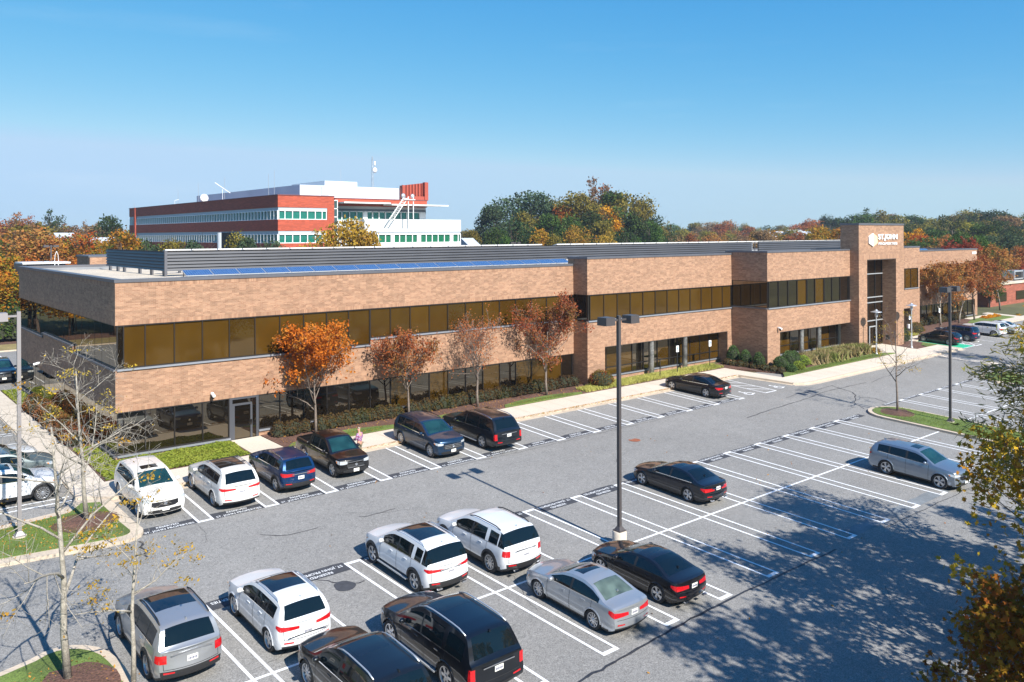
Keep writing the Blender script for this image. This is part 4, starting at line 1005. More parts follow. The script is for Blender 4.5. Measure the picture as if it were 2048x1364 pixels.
    for i in range(len(st)-1):
        s = (st[i]+st[i+1])/2
        for sd in (1, -1):
            for k in range(K_-1):
                f = [idx[i, sd, k], idx[i+1, sd, k], idx[i+1, sd, k+1], idx[i, sd, k+1]]
                if sd == 1: f = f[::-1]
                if len(set(f)) < 4: f = list(dict.fromkeys(f))
                y = (rings[i][k][0]+rings[i+1][k+1][0])/2; z = (rings[i][k][1]+rings[i+1][k+1][1])/2; part = 'body'
                tagS = 'L' if sd == 1 else 'R'
                if k < Ns:
                    if P['clad'] and (k == 0 or (z < z0+.14 and s > .3)): part = 'cladding'+tagS
                    elif z < z0+.05: part = 'cladding'+tagS
                elif k < Ns+Ng:
                    j = k-Ns
                    if 0 < j+1 < Ng and sg[0] < s < sg[1]:
                        part = 'side_window'+tagS
                        for c_, w2 in P.get('cp', []):
                            if abs(s-c_*k_) < w2/2: part = 'bodypillar'
                        if part == 'bodypillar': put('body', tuple(f)); continue
                        for c_, w2 in bp:
                            if abs(s-c_) < w2/2: part = 'pillar'+tagS+str(bp.index((c_, w2)))
                        if rings[i][Ns+Ng][1]-rings[i][Ns][1] < .1: part = 'body'
                    if P.get('wrap') and rw[0]-.1 < s < rw[1] and j+1 < Ng+1: part = 'rear_window'
                else:
                    j = k-Ns-Ng
                    if ws[0] < s < ws[1] and j >= 1: part = 'windscreen'
                    elif rw[0] < s < rw[1] and (j >= 1 or P.get('wrap')): part = 'rear_window'
                    elif sun and sun[0] < s < sun[1] and y < sun[2]: part = 'sunroof'
                    elif bed and bed[0] < s < bed[1] and j >= 1: part = 'truck_bed'
                put(part, tuple(f))
    # caps
    for (i, s, sg_) in ((0, 0, 1), (len(st)-1, L_, -1)):
        prev = None
        for k in range(Ns+1):
            y0, z = rings[i][k]; row = []
            row.append(idx[i, 1, k])
            for j in range(1, 12):
                y = y0*(1-j/6); row.append(len(V_)); V_.append((xf-s+bul(s, y, z), y, z))
            row.append(idx[i, -1, k])
            if prev:
                for j in range(12):
                    f = (prev[j], row[j], row[j+1], prev[j+1]) if sg_ == 1 else (prev[j], prev[j+1], row[j+1], row[j])
                    y = abs(V_[row[j]][1]+V_[row[j+1]][1])/2; zz = (V_[row[j]][2]+V_[prev[j]][2])/2; part = 'body'
                    tagS = 'L' if j < 6 else 'R'
                    if sg_ == 1:
                        if zz < z0+.05: part = 'cladding'
                    else:
                        if zz < z0+(.34 if P['clad'] else .2): part = 'cladding'
                    put(part, f)
            prev = row
        # top closing strip: cap top row to the hood/deck edge
        tr = [idx[i, 1, k] for k in range(Ns, K_)]+[idx[i, -1, k] for k in range(K_-2, Ns-1, -1)]
        poly = prev+[v for v in tr[::-1] if v not in prev]
        put('body', tuple(poly[::-1] if sg_ == -1 else poly))
    gy, gx = (0, 0)
    root = empty(name, (0, 0, 0), label, cat, group)
    fx, fy = {'N': (0, 1), 'S': (0, -1), 'E': (1, 0), 'W': (-1, 0)}[head]
    c0, s0 = math.cos(R(yaw)), math.sin(R(yaw)); fx, fy = fx*c0-fy*s0, fx*s0+fy*c0
    ty_ = TY if at[1] < 47.5 else 0
    n = Vector((-TX, -ty_, 1)).normalized(); f_ = Vector((fx, fy, fx*TX+fy*ty_)).normalized(); l_ = n.cross(f_)
    Mx = Matrix.Identity(4)
    for i in range(3): Mx[i][0] = f_[i]; Mx[i][1] = l_[i]; Mx[i][2] = n[i]
    root.matrix_world = Matrix.Translation((at[0], at[1], g(*at)+.012)) @ Mx
    pm = paint(col, metal)
    MM = dict(body=(pm, 'body'), windscreen=(Mt[P.get('wsm', 'carglass_teal')], 'windscreen'), rear_window=(Mt[P.get('rwm', 'carglass')], 'rear_window'), sunroof=(Mt['roofglass'], 'sunroof'),
              grille=(P.get('grm', Mt['black']), 'grille'), air_intake=(Mt['black'], 'air_intake'), cladding=(Mt['black'], 'lower_trim'), pillar=(Mt['black'], 'pillar_trim'), truck_bed=(Mt['black'], 'truck_bed'),
              headlightL=(Mt['lamp_clear'], 'headlight'), headlightR=(Mt['lamp_clear'], 'headlight'), taillightL=(Mt['red'], 'taillight'), taillightR=(Mt['red'], 'taillight'),
              side_windowL=(Mt[glass], 'side_window'), side_windowR=(Mt[glass], 'side_window'))
    for part, fs in F.items():
        m_, nm = MM[part] if part in MM else ((Mt['black'], 'pillar_trim') if part.startswith('pillar') else (Mt['black'], 'lower_trim')); mp = {}; vv = []; ff = []
        for f in fs:
            t = []
            for v in f:
                if v not in mp: mp[v] = len(vv); vv.append(V_[v])
                t.append(mp[v])
            ff.append(tuple(t))
        bb = MB(); bb.add(vv, ff); bb.build(nm, m_, root, True, 38)

    # ---- lamps, grille, arches and seams laid on the skin
    def yside(s, z):
        rA = ring(s)[:Ns+1]
        for (ya, za), (yb2, zb2) in zip(rA, rA[1:]):
            if z <= zb2: return ya+(yb2-ya)*max(0, (z-za)/max(1e-6, zb2-za))
        return rA[-1][0]
    def on_side(bb, sd, strip, off=.007):
        Q = [[(xf-s+bul(s, yside(s, z), z), sd*(yside(s, z)+off), z) for z in (a_+(b2-a_)*q/3 for q in range(4))] for s, a_, b2 in strip]
        for A, B_ in zip(Q, Q[1:]):
            for q in range(3): bb.quad(A[q], B_[q], B_[q+1], A[q+1])
    def on_end(bb, rear, strip, off=.008):
        s = L_ if rear else 0
        Q = [[(xf-s+bul(s, y, z)+(-off if rear else off), y, z) for z in (a_+(b2-a_)*q/3 for q in range(4))] for y, a_, b2 in strip]
        for A, B_ in zip(Q, Q[1:]):
            for q in range(3): bb.quad(A[q], B_[q], B_[q+1], A[q+1])
    def dens(strip, n=4):
        o_ = []
        for A, B_ in zip(strip, strip[1:]):
            for q in range(n): o_.append(tuple(A[i]+(B_[i]-A[i])*q/n for i in range(3)))
        return o_+[strip[-1]]
    ye_r, ye_f = rings[-1][3][0], rings[0][3][0]
    t0, t1, tin = P['tl'][0], P['tl'][1], P['tl'][2]; h0, h1, hin = P['hl']
    tm = (t0+t1)/2; ztr = rings[-1][Ns][1]-.02; t1e = min(t1, ztr)
    for sd in (1, -1):
        bb = MB(); tw = P.get('tw', .36)
        if P.get('tshape', 'wedge') == 'wedge':
            on_side(bb, sd, dens([(L_-tw, tm+.02, t1), (L_-tw*.5, t0+.05, t1), (L_-.004, t0, t1e)]))
            on_end(bb, True, dens([(sd*ye_r, t0, t1e), (sd*hw*.72, t0+.01, t1e-.02), (sd*hw*tin, t0+.04, t1e-.035)]))
        elif P['tshape'] == 'block':
            on_side(bb, sd, dens([(L_-tw*.62, t0+.04, t1), (L_-.004, t0, t1e)])); on_end(bb, True, dens([(sd*ye_r, t0, t1e), (sd*hw*.70, t0, t1e)]))
        else:
            on_side(bb, sd, dens([(L_-.13, t0, t1), (L_-.004, t0, t1e)])); on_end(bb, True, dens([(sd*ye_r, t0, t1e), (sd*hw*.80, t0, t1e)]))
        bb.build('taillight', Mt['red'], root, True, 40)
        bb = MB()
        on_side(bb, sd, dens([(.50, h1-.05, h1+.0), (.26, h0+.03, h1), (.004, h0, h1-.01)])); on_end(bb, False, dens([(sd*ye_f, h0, h1-.01), (sd*hw*.7, h0-.0, h1-.02), (sd*hw*hin, h0+.03, h1-.04)]))
        hl_o = bb.build('headlight', Mt['lamp_clear'], root, True, 40)
        bb = MB(); on_side(bb, sd, dens([(.44, h1-.05, h1-.02), (.32, h0+.03, h1-.05)], 2), .012); bb.build('side_marker', Mt['amber'], hl_o)
        # arch lips
        for a_ in ax:
            lip = .075 if P['clad'] else .022; bb = MB(); prev = None
            for q in range(13):
                an = math.pi*q/12; ca_, sn_ = math.cos(an), math.sin(an); row = []
                for rr_ in (Ra-.02, Ra+lip*.5, Ra+lip):
                    s_, z_ = a_+rr_*ca_, wr-.01+rr_*sn_; z_ = max(z_, z0); row.append((xf-s_, sd*(yside(s_, z_)+(.018 if P['clad'] else .010)*(1 if rr_ < Ra+lip else .2)), z_))
                if prev:
                    for q2 in range(2): bb.quad(prev[q2], row[q2], row[q2+1], prev[q2+1])
                prev = row
            bb.build('wheel_arch', Mt['black'] if P['clad'] else pm, root, True)
    bb = MB(); gh = hw*gr[2]*1.75; g0, g1 = gr[0], min(gr[1], rings[0][Ns][1]-.02)
    on_end(bb, False, dens([(-gh, g0+.06, g1), (-gh*.72, g0, g1), (gh*.72, g0, g1), (gh, g0+.06, g1)], 3)); bb.build('grille', P.get('grm', Mt['black']), root)
    bb = MB(); on_end(bb, False, dens([(-hw*.72, z0+.07, z0+.17), (-hw*.5, z0+.05, z0+.2), (hw*.5, z0+.05, z0+.2), (hw*.72, z0+.07, z0+.17)], 3)); bb.build('air_intake', Mt['black'], root)
    bb = MB()
    if base is SUV and not bed:
        for y_ in (-hw*.79, hw*.79): on_end(bb, True, [(y_-.008, z0+.38, ztr), (y_+.008, z0+.38, ztr)], .006)
        on_end(bb, True, dens([(-hw*.79, z0+.375, z0+.39), (hw*.79, z0+.375, z0+.39)], 6), .006)
    else:
        zt_ = z0+.44; on_end(bb, True, dens([(-hw*.8, zt_, zt_+.014), (hw*.8, zt_, zt_+.014)], 6), .006)
    bb.build('tailgate_seam', Mt['black'], root)
    bb = MB()
    for sd in (1, -1): on_end(bb, True, dens([(sd*hw*.5, z0+.27, z0+.31), (sd*hw*.8, z0+.27, z0+.32)], 2), .012)
    bb.build('reflector', Mt['red'], root)
    # black boxes added to block light under the shell and darken the arches
    bb = MB(); bb.box(xf-L_+.35, xf-.35, -hw+.26, hw-.26, z0-.02, .62); bb.box(xf-L_+.5, xf-.6, -hw+.3, hw-.3, .6, .8); bb.build('underbody_light_block', Mt['black'], root)
    ty, rm = wheel_meshes(wr, P['style'])
    for a_ in ax:
        for sd in (1, -1):
            wo_ = bpy.data.objects.new('wheel', ty); link(wo_); wo_.parent = root; wo_.location = (xf-a_, sd*(hw-.135), wr)
            if sd == -1: wo_.rotation_euler = (0, 0, math.pi)
            ro_ = bpy.data.objects.new('rim', rm); link(ro_); ro_.parent = wo_
    # door seams, waist trim, handles
    bb = MB()
    def ringat(s):
        return ring(s)
    for s in [v*k_ for v in P['seams']]:
        rA = ring(s); m_ = [(y+.004, z) for y, z in rA[1:Ns+1]]
        for sd in (1, -1):
            for (ya, za), (yb_, zb_) in zip(m_, m_[1:]):
                bb.quad((xf-s-.007, sd*ya, za), (xf-s+.007, sd*ya, za), (xf-s+.007, sd*yb_, zb_), (xf-s-.007, sd*yb_, zb_))
    bb.build('door_seams', Mt['black'], root)
    ss = [s for s in st if sg[0]-.1 <= s <= sg[1]]
    for sd in (1, -1):
        bb = MB()
        for sA, sB in zip(ss, ss[1:]):
            a1, a2 = ring(sA)[Ns], ring(sB)[Ns]
            bb.quad((xf-sA, sd*(a1[0]+.008), a1[1]-.012), (xf-sB, sd*(a2[0]+.008), a2[1]-.012), (xf-sB, sd*(a2[0]+.006), a2[1]+.02), (xf-sA, sd*(a1[0]+.006), a1[1]+.02))
        bb.build('window_trim', Mt[P.get('trim', 'chrome')], root)
    for s in P.get('handles', (2.28, 3.28)):
        s *= k_; rA = ring(s); y_, z_ = rA[Ns-1]
        for sd in (1, -1):
            bb = MB(); bb.cbox((xf-s, sd*(y_+.015), z_-.03), (.19, .03, .03)); bb.build('door_handle', Mt[P['hm']] if P.get('hm') else pm, root)
    sM = ws[0]+.38; rA = ring(sM); yb_, zb_ = rA[Ns]
    for sd in (1, -1):
        bb = MB(); c = (xf-sM, sd*(yb_+.11), zb_+.09)
        bb.lathe([(.02, -.1), (.07, -.085), (.085, 0), (.07, .08), (.02, .1)], 10, c, 'y'); bb.cbox((c[0], sd*(yb_+.02), zb_+.04), (.06, .1, .04))
        bb.build('wing_mirror', pm if not P.get('mirk') else Mt['black'], root, True)
    if P['rail']:
        for sd in (1, -1):
            s1, s2 = P.get('rs', (2.3, 4.2)); s1 *= k_; s2 *= k_; pts = []
            for q in np.linspace(s1, s2, 8):
                rA = ring(q); pts.append((xf-q, sd*(rA[Ns+Ng][0]-.03), rA[Ns+Ng][1]+.075))
            pts[0] = (pts[0][0], pts[0][1], pts[0][2]-.05); pts[-1] = (pts[-1][0], pts[-1][1], pts[-1][2]-.05)
            bb = MB(); bb.tube(pts, [.022]*8, 5); bb.build('roof_rail', P.get('railm', Mt['chrome']), root, True)
    if P.get('bars'):
        for q in P['bars']:
            rA = ring(q*k_); bb = MB(); bb.cbox((xf-q*k_, 0, rA[Ns+Ng][1]+.10), (.07, 2*rA[Ns+Ng][0]-.06, .03)); bb.build('roof_bar', Mt['black'], root)
    if platec:
        xr = xf-L_+bul(L_, 0, .8); zp = P.get('zp', .82)
        bb = MB(); xx = xf-L_+bul(L_, 0, zp); bb.cbox((xx-.012, 0, zp), (.02, .31, .155)); p_ = bb.build('number_plate', Mt['plate'], root)
        bb = MB(); rg = random.Random(int(at[0]*10))
        for i in range(6): bb.cbox((xx-.024, -.11+.044*i, zp-.005), (.004, .028, .07))
        bb.build('plate_characters', Mt['ink'], p_)
        if P.get('fp', True):
            zf = .47; xx = xf+bul(0, 0, zf); bb = MB(); bb.cbox((xx+.012, 0, zf), (.02, .31, .155)); bb.build('number_plate', Mt['plate'], root)
    # badges and bumper bright work
    bb = MB(); zg = (gr[0]+gr[1])/2; xx = xf+bul(0, 0, zg)
    bb.lathe([(.075, 0), (.075, .02), (.055, .024), (.055, .012), (.0, .012)], 14, (xx+.002, 0, zg), 'x'); bb.build('badge', Mt['chrome'], root, True, 30)
    if P.get('rearbar'):
        z_ = P['rearbar']; xx = xf-L_+bul(L_, 0, z_); bb = MB(); bb.cbox((xx-.01, 0, z_), (.025, P.get('rbw', .9), .035)); bb.build('tailgate_trim', Mt['chrome'], root)
    if P.get('grbars'):
        for z_ in P['grbars']: xx = xf+bul(0, 0, z_); bb = MB(); bb.cbox((xx-.02, 0, z_), (.05, hw*gr[2]*3.4, .022)); bb.build('grille_bar', Mt['chrome'], root)
    if P.get('exh'):
        for sd in (1, -1):
            z_ = z0+.13; bb = MB(); bb.cbox((xf-L_-.0-.02, sd*hw*.55, z_), (.08, .2, .05)); bb.build('exhaust_tip', Mt['chrome'], root)
    if P.get('step'):
        for sd in (1, -1): bb = MB(); bb.cbox((0, sd*(hw-.02), z0+.06), (wb-2*Ra-.05, .12, .045)); bb.build('running_board', Mt['galv'], root)
    if P.get('fin', True):
        sF = sg[1]+.0; rA = ring(min(sF, P.get('finx', 9))); bb = MB(); zz = rA[-1][1]
        bb.add([(xf-sF+.1, 0, zz), (xf-sF-.08, .03, zz-.01), (xf-sF-.08, -.03, zz-.01), (xf-sF-.07, 0, zz+.07)], [(0, 1, 3), (0, 3, 2), (1, 2, 3)]); bb.build('antenna_fin', pm, root)
    return root

WHITE, PEARL, BLK, NAVY, SILV = (.66, .675, .69), (.66, .65, .625), (.006, .006, .008), (.010, .032, .085), (.40, .41, .43)
# front row beside the building
car('white_suv', 'white SUV facing the camera at the left end of the front row, small sunroof', 'car', (11.75, 40.45), 'S', SUV, PEARL, .1, L=4.98, H=1.70, sun=(2.3, 2.75, .42), rail=False, clad=False, style='ten', gr=(.55, .86, .33), fp=True, grm=mat('mesh_grille', (.05, .05, .055), .35, .8))
car('white_suv', 'white SUV parked nose-in beside the dark blue SUV, brown panel roof with bars', 'car', (14.85, 39.75), 'N', SUV, PEARL, .1, L=4.95, sun=(2.3, 3.75, .56), style='multi', tl=(.92, 1.06, .30, .5), bars=(2.55, 3.5), railm=Mt['alu'], zp=.86)
car('blue_suv', 'dark blue SUV parked nose-in between the white SUV and the black pickup', 'car', (17.9, 39.9), 'N', SUV, (.004, .03, .10), .4, L=4.65, W=1.84, wb=2.73, of=.9, H=1.66, wr=.35, style='five', tl=(.86, 1.05, .36, .5), sun=None, clad=True, railm=Mt['chrome'], zp=.80, rearbar=.98)
car('black_pickup', 'black crew-cab pickup truck with open bed facing the camera', 'pickup truck', (21.1, 40.4), 'S', SUV, (.008, .007, .007), .2, L=5.25, W=1.86, H=1.78, wb=3.2, of=.9, wr=.38, z0=.32, style='six',
    top=[(0, .86), (.03, 1.0), (.15, 1.06), (.9, 1.13), (1.2, 1.16), (1.85, 1.62), (2.15, 1.74), (2.6, 1.78), (3.35, 1.76), (3.52, 1.70), (3.66, 1.16), (3.72, 1.14), (5.15, 1.14), (5.22, 1.12), (5.25, 1.0)],
    belt=[(0, .95), (1.2, 1.09), (3.6, 1.11), (5.25, 1.07)], ws=(1.24, 1.98), rw=(3.52, 3.64), sg=(1.5, 3.38), bp=[(2.5, .1), (3.3, .05)], bed=(3.82, 5.12), sun=None, rail=False, clad=True, hl=(.78, .96, .5), tl=(.8, 1.05, .45, .5), tshape='tower', gr=(.6, .9, .30), tf=.1, tr=.03, bf=.12, brr=.04, seams=(1.42, 2.5, 3.4, 3.74), handles=(2.3, 3.15), fin=False, grm=Mt['black'], grbars=(.88, .62), yr=.62)
car('blue_suv', 'blue-grey SUV facing the camera, teal windscreen, beside the long black SUV', 'car', (27.05, 40.1), 'S', SUV, (.012, .035, .075), .45, L=5.05, W=2.0, H=1.75, wb=3.02, of=.9, wr=.38, style='ten', sun=None, gr=(.56, .86, .34), grbars=(.80, .72, .64), hl=(.78, .92, .6), railm=Mt['black'], tl=(.9, 1.1, .4, .5))
car('black_suv', 'long black SUV parked nose-in at the right end of the cars before the empty stalls', 'car', (30.45, 39.95), 'N', SUV, (.008, .011, .016), .3, L=5.7, W=2.06, H=1.88, wb=3.4, of=.97, wr=.40, z0=.3, style='six', sun=None, clad=False, tl=(.72, 1.06, .44, .5), tshape='tower', step=True, rearbar=1.04, rbw=1.1, zp=.93, tf=.12, tr=.05, brr=.05, bp=[(2.35, .1)], sg=(1.5, 4.4), cp=[(3.4, .16)], railm=Mt['chrome'], rs=(2.1, 4.3))
car('black_sedan', 'long black sedan parked nose-in beside the wheelchair symbols', 'car', (51.7, 40.25), 'N', SED, (.010, .010, .013), .3, yaw=3, L=5.2, W=1.9, H=1.49, wb=3.1, of=.9, wr=.36, style='five', rearbar=.86, tl=(.72, .90, .38, .5), exh=True, trim='chrome')
# double row in the foreground
car('silver_suv', 'silver SUV at lower left with black panorama roof, behind bare branches', 'car', (8.4, 27.45), 'N', SUV, (.36, .37, .385), .6, L=5.02, W=2.0, H=1.78, wb=2.86, of=.95, wr=.39, style='five', sun=(2.25, 3.45, .58), tl=(.80, 1.04, .42, .5), tshape='block', tw=.5, clad=True, railm=Mt['black'], zp=.84, rearbar=1.06, rbw=1.2)
car('white_suv', 'white SUV with silver roof rails and one-piece black sunroof, next to the empty stall', 'car', (11.8, 26.65), 'N', SUV, WHITE, .1, L=4.68, W=1.90, H=1.66, wb=2.82, of=.88, wr=.37, style='five', sun=(2.25, 3.45, .56), tl=(.88, 1.06, .30, .5), tll=.35, clad=False, railm=Mt['alu'], zp=.80, rearbar=.74, rbw=1.3)
car('white_suv', 'white SUV with full black glass roof, parked beside the taller white SUV', 'car', (17.7, 27.35), 'N', SUV, WHITE, .1, L=4.92, W=1.97, H=1.77, wb=3.0, of=.88, wr=.385, style='split', sun=(2.2, 3.7, .60), tl=(.92, 1.06, .30, .5), clad=True, wrap=True, cp=[(3.72, .2)], bp=[(2.68, .1)], railm=Mt['alu'], zp=.90, step=True, exh=True, rearbar=1.0, rbw=.9)
car('white_suv', 'white three-row SUV with black roof rails and plain white roof', 'car', (20.9, 26.95), 'N', SUV, WHITE, .1, L=5.05, W=2.0, H=1.77, wb=3.02, of=.92, wr=.39, style='ten', sun=None, tl=(.84, 1.08, .40, .5), tshape='block', tw=.42, clad=True, railm=Mt['black'], zp=.86, rearbar=1.06, rbw=1.0, exh=True, wrap=True, cp=[(3.62, .2)], bp=[(2.68, .1)])
car('dark_sedan', 'dark grey sedan parked alone in the middle of the lot with chrome window line', 'car', (33.25, 27.15), 'N', SED, (.012, .014, .020), .5, L=4.94, W=1.87, H=1.46, wb=2.94, of=.85, wr=.345, style='split', rearbar=.84, tl=(.70, .88, .30, .5), tll=.3, exh=True)
car('black_suv', 'black SUV cut off by the bottom edge, thin roof rails, panel roof', 'car', (11.95, 21.25), 'N', SUV, (.008, .009, .010), .2, L=5.1, W=2.0, H=1.77, wb=3.0, of=.95, wr=.39, style='ten', sun=(2.3, 3.1, .5), clad=False, railm=Mt['alu'])
car('black_suv', 'large black SUV with boxy tail and chrome tailgate bar at bottom centre', 'car', (15.1, 21.65), 'N', SUV, (.006, .008, .012), .3, L=5.35, W=2.06, H=1.90, wb=3.07, of=.97, wr=.41, z0=.3, style='six', sun=(2.25, 2.95, .5), clad=False, tl=(.78, 1.10, .44, .5), tshape='tower', step=True, rearbar=1.06, rbw=1.15, zp=.93, tf=.12, tr=.05, brr=.05, bp=[(2.45, .08)], sg=(1.5, 4.4), cp=[(3.55, .2)], railm=Mt['alu'], rs=(2.1, 4.3))
car('silver_sedan', 'silver sedan with pale see-through rear window and small sunroof', 'car', (20.95, 21.35), 'N', SED, (.40, .42, .44), .6, L=4.87, W=1.85, H=1.46, wb=2.78, of=.98, wr=.335, style='ten', rwm='carglass_light', tl=(.72, .94, .30, .5), tll=.36, sun=(2.35, 2.8, .42), zp=.80)
car('black_sedan', 'glossy black four-door coupe beside the silver sedan', 'car', (24.15, 21.3), 'N', SED, (.007, .007, .009), .2, L=4.64, W=1.83, H=1.39, wb=2.81, of=.8, wr=.335, style='split', tl=(.70, .88, .32, .5), tll=.32, zp=.78, rw=(3.25, 4.2), trim='black', exh=True, yr=.58)
car('silver_suv', 'silver-blue SUV facing right, parked alone near the right island', 'car', (45.5, 20.5), 'S', SUV, (.22, .26, .31), .65, L=4.98, W=1.97, H=1.70, wb=2.82, of=.93, wr=.385, style='split', sun=(2.3, 2.75, .42), rail=False, grm=mat('mesh_grille_dark', (.03, .03, .035), .4, .8), gr=(.58, .84, .3), hl=(.76, .9, .5))
# side lot at the left edge
car('white_suv', 'white SUV facing right at the left edge, front wheel beside the narrow island', 'car', (6.55, 44.45), 'E', SUV, WHITE, .1, L=4.7, W=1.88, H=1.66, wb=2.8, of=.9, wr=.37, style='multi', sun=(2.25, 3.2, .5), clad=True, rail=False)
car('grey_suv', 'grey-green SUV between two white cars at the left edge', 'car', (6.9, 47.3), 'E', SUV, (.16, .19, .19), .4, L=4.65, W=1.84, H=1.65, wb=2.7, of=.9, wr=.36, style='ten', sun=None, clad=True)
car('white_car', 'white car with dark windscreen behind the grey SUV at the left edge', 'car', (6.6, 50.5), 'E', SED, WHITE, .1, L=4.85, H=1.46, wsm='carglass')
# beyond the back corner
car('dark_suv', 'black SUV facing the camera at the back corner of the side wall', 'car', (11.6, 80.9), 'S', SUV, (.012, .016, .022), .3, L=4.9, H=1.76, sun=None, wsm='carglass_teal')
car('white_suv', 'white SUV seen only as a reflection in the side glass', 'car', (8.5, 80.9), 'S', SUV, WHITE, .1, L=4.9, H=1.76, sun=None)
# by the entrance
car('black_hatchback', 'black hatchback parked on the green charging bay', 'car', (93.3, 39.9), 'N', SED, (.008, .009, .012), .3, L=4.4, W=1.8, H=1.48, wb=2.65, of=.85, wr=.33, style='multi', sun=None,
    top=[(0, .50), (.04, .68), (.22, .78), (.9, .95), (1.1, 1.0), (1.85, 1.38), (2.3, 1.47), (3.0, 1.48), (3.7, 1.38), (4.2, 1.08), (4.32, 1.02), (4.4, .9)], belt=[(0, .62), (1.2, .9), (4.4, 1.0)], ws=(1.12, 1.95), rw=(3.72, 4.18), sg=(1.4, 3.8))
car('navy_suv', 'navy SUV behind the black hatchback near the entrance', 'car', (97.9, 40.0), 'N', SUV, (.006, .02, .06), .4, L=4.7, W=1.88, H=1.65, sun=None, clad=False, rail=False)
car('white_car', 'white car right of the navy SUV, half hidden by autumn branches', 'car', (104.3, 39.6), 'N', SUV, WHITE, .1, L=4.7, H=1.62, sun=None, rail=False)
car('white_car', 'second white car at the right edge behind the sparse tree', 'car', (108.0, 39.6), 'N', SED, WHITE, .1)
car('dark_suv', 'dark SUV under the yellow-brown tree at the bottom right corner', 'car', (30.4, 9.4), 'N', SUV, (.010, .013, .018), .3, L=4.9, sun=(2.3, 3.0, .5))
# ================================================================ vegetation
def rnd_unit(rg, n):
    v = rg.normal(size=(n, 3)); return v/np.linalg.norm(v, axis=1)[:, None]
SHAPES = {
 'quad': [(-.5, 0), (0, -.42), (.5, 0), (0, .42)],
 'leaf': [(-.5, 0), (-.15, -.25), (.3, -.22), (.55, 0), (.3, .22), (-.15, .25)],
 'maple': [(-.45, 0), (-.2, -.14), (-.3, -.45), (.05, -.26), (.3, -.42), (.24, -.12), (.55, 0), (.24, .12), (.3, .42), (.05, .26), (-.3, .45), (-.2, .14)],
 'blade': [(-.5, -.05), (.1, -.045), (.5, 0), (.1, .045), (-.5, .05)],
 'frond': [(-.5, 0), (-.1, -.09), (.5, 0), (-.1, .09)],
}
def leaves_mesh(name, C_, size, m, seed=0, shape='quad', up_bias=.35, var=.35, dirs=None, fold=0):
    """one small face per centre; dirs (unit vectors) aim the blade, else random"""
    C_ = np.asarray(C_, float); n = len(C_); rg = np.random.default_rng(seed)
    sh = np.array(SHAPES[shape]); k = len(sh)
    if dirs is None:
        u = rnd_unit(rg, n)
    else: u = np.asarray(dirs, float)
    nrm = rnd_unit(rg, n); nrm[:, 2] = nrm[:, 2]+up_bias*np.sign(nrm[:, 2]+.3)
    w_ = np.cross(u, nrm); w_ /= np.maximum(1e-6, np.linalg.norm(w_, axis=1))[:, None]
    s = size*(1+var*rg.uniform(-1, 1, n))
    V_ = C_[:, None, :]+s[:, None, None]*(sh[None, :, 0, None]*u[:, None, :]+sh[None, :, 1, None]*w_[:, None, :])
    V_ = V_.reshape(-1, 3)
    me = bpy.data.meshes.new(name); me.vertices.add(n*k); me.vertices.foreach_set("co", V_.ravel())
    me.loops.add(n*k); me.loops.foreach_set("vertex_index", np.arange(n*k))
    me.polygons.add(n); me.polygons.foreach_set("loop_start", np.arange(0, n*k, k)); me.polygons.foreach_set("loop_total", np.full(n, k))
    me.materials.append(m); me.update(calc_edges=True); return me

def grow(seed, h, th, r0, n1=7, n2=5, n3=4, spread=.75, up=.55, lean=(0, 0), lens=(.55, .5, .5), levels=3, fork=False, droop=0):
    """tapered trunk with limbs; returns (list of (points, radii, level), twig tips, twig points)"""
    rg = random.Random(seed); out = []; tips = []; tw = []
    def br(p, d, L_, r, lv):
        n = 5 if lv < 2 else 3; pts = [p.copy()]; rad = [r]; dd = d.copy()
        for i in range(n):
            j = .10 if lv == 0 else .22
            dd = (dd+Vector((rg.uniform(-j, j), rg.uniform(-j, j), rg.uniform(-j, j)+(.06*up if lv else .05)-droop*lv*.06))).normalized()
            pts.append(pts[-1]+dd*L_/n); rad.append(r*(1-(i+1)/n*(.75 if lv else .8)))
        out.append((pts, rad, lv))
        if lv >= levels: tips.append(pts[-1]); tw.extend(pts[1:]); return
        if lv == levels-1: tw.extend(pts[2:])
        nn = (n1, n2, n3)[lv]
        for c in range(nn):
            t = (th/h if lv == 0 else .25)+(1-(th/h if lv == 0 else .25))*(c+rg.uniform(.1, .9))/nn; t = min(t, .98)
            k = min(n-1, int(t*n)); q = pts[k].lerp(pts[k+1], t*n-k); rr = rad[k]+(rad[k+1]-rad[k])*(t*n-k)
            base = (pts[k+1]-pts[k]).normalized(); a = rg.uniform(0, 6.283) if lv else c*2.4+rg.uniform(-.5, .5)
            side = base.cross(Vector((0, 0, 1)) if abs(base.z) < .9 else Vector((1, 0, 0))).normalized(); side = Matrix.Rotation(a, 3, base) @ side
            sp = spread*rg.uniform(.75, 1.2)
            nd = (base*(1-sp*.5)+side*sp+Vector((0, 0, up*.4))).normalized()
            LL = h*lens[0]*(1-.55*(t-.3)) if lv == 0 else L_*lens[min(lv, 2)]*rg.uniform(.7, 1.15)*(1.15-.5*t)
            br(q, nd, LL, max(.006, rr*.62), lv+1)
    br(Vector((0, 0, 0)), Vector((lean[0], lean[1], 1)).normalized(), h*.9, r0, 0)
    return out, tips, tw
def branch_mesh(sk, m, sides=(8, 6, 4, 3, 3), minr=.0):
    b = MB()
    for pts, rad, lv in sk: b.tube(pts, [max(minr, r) for r in rad], sides[lv])
    return b.mesh('trunk', m, True)

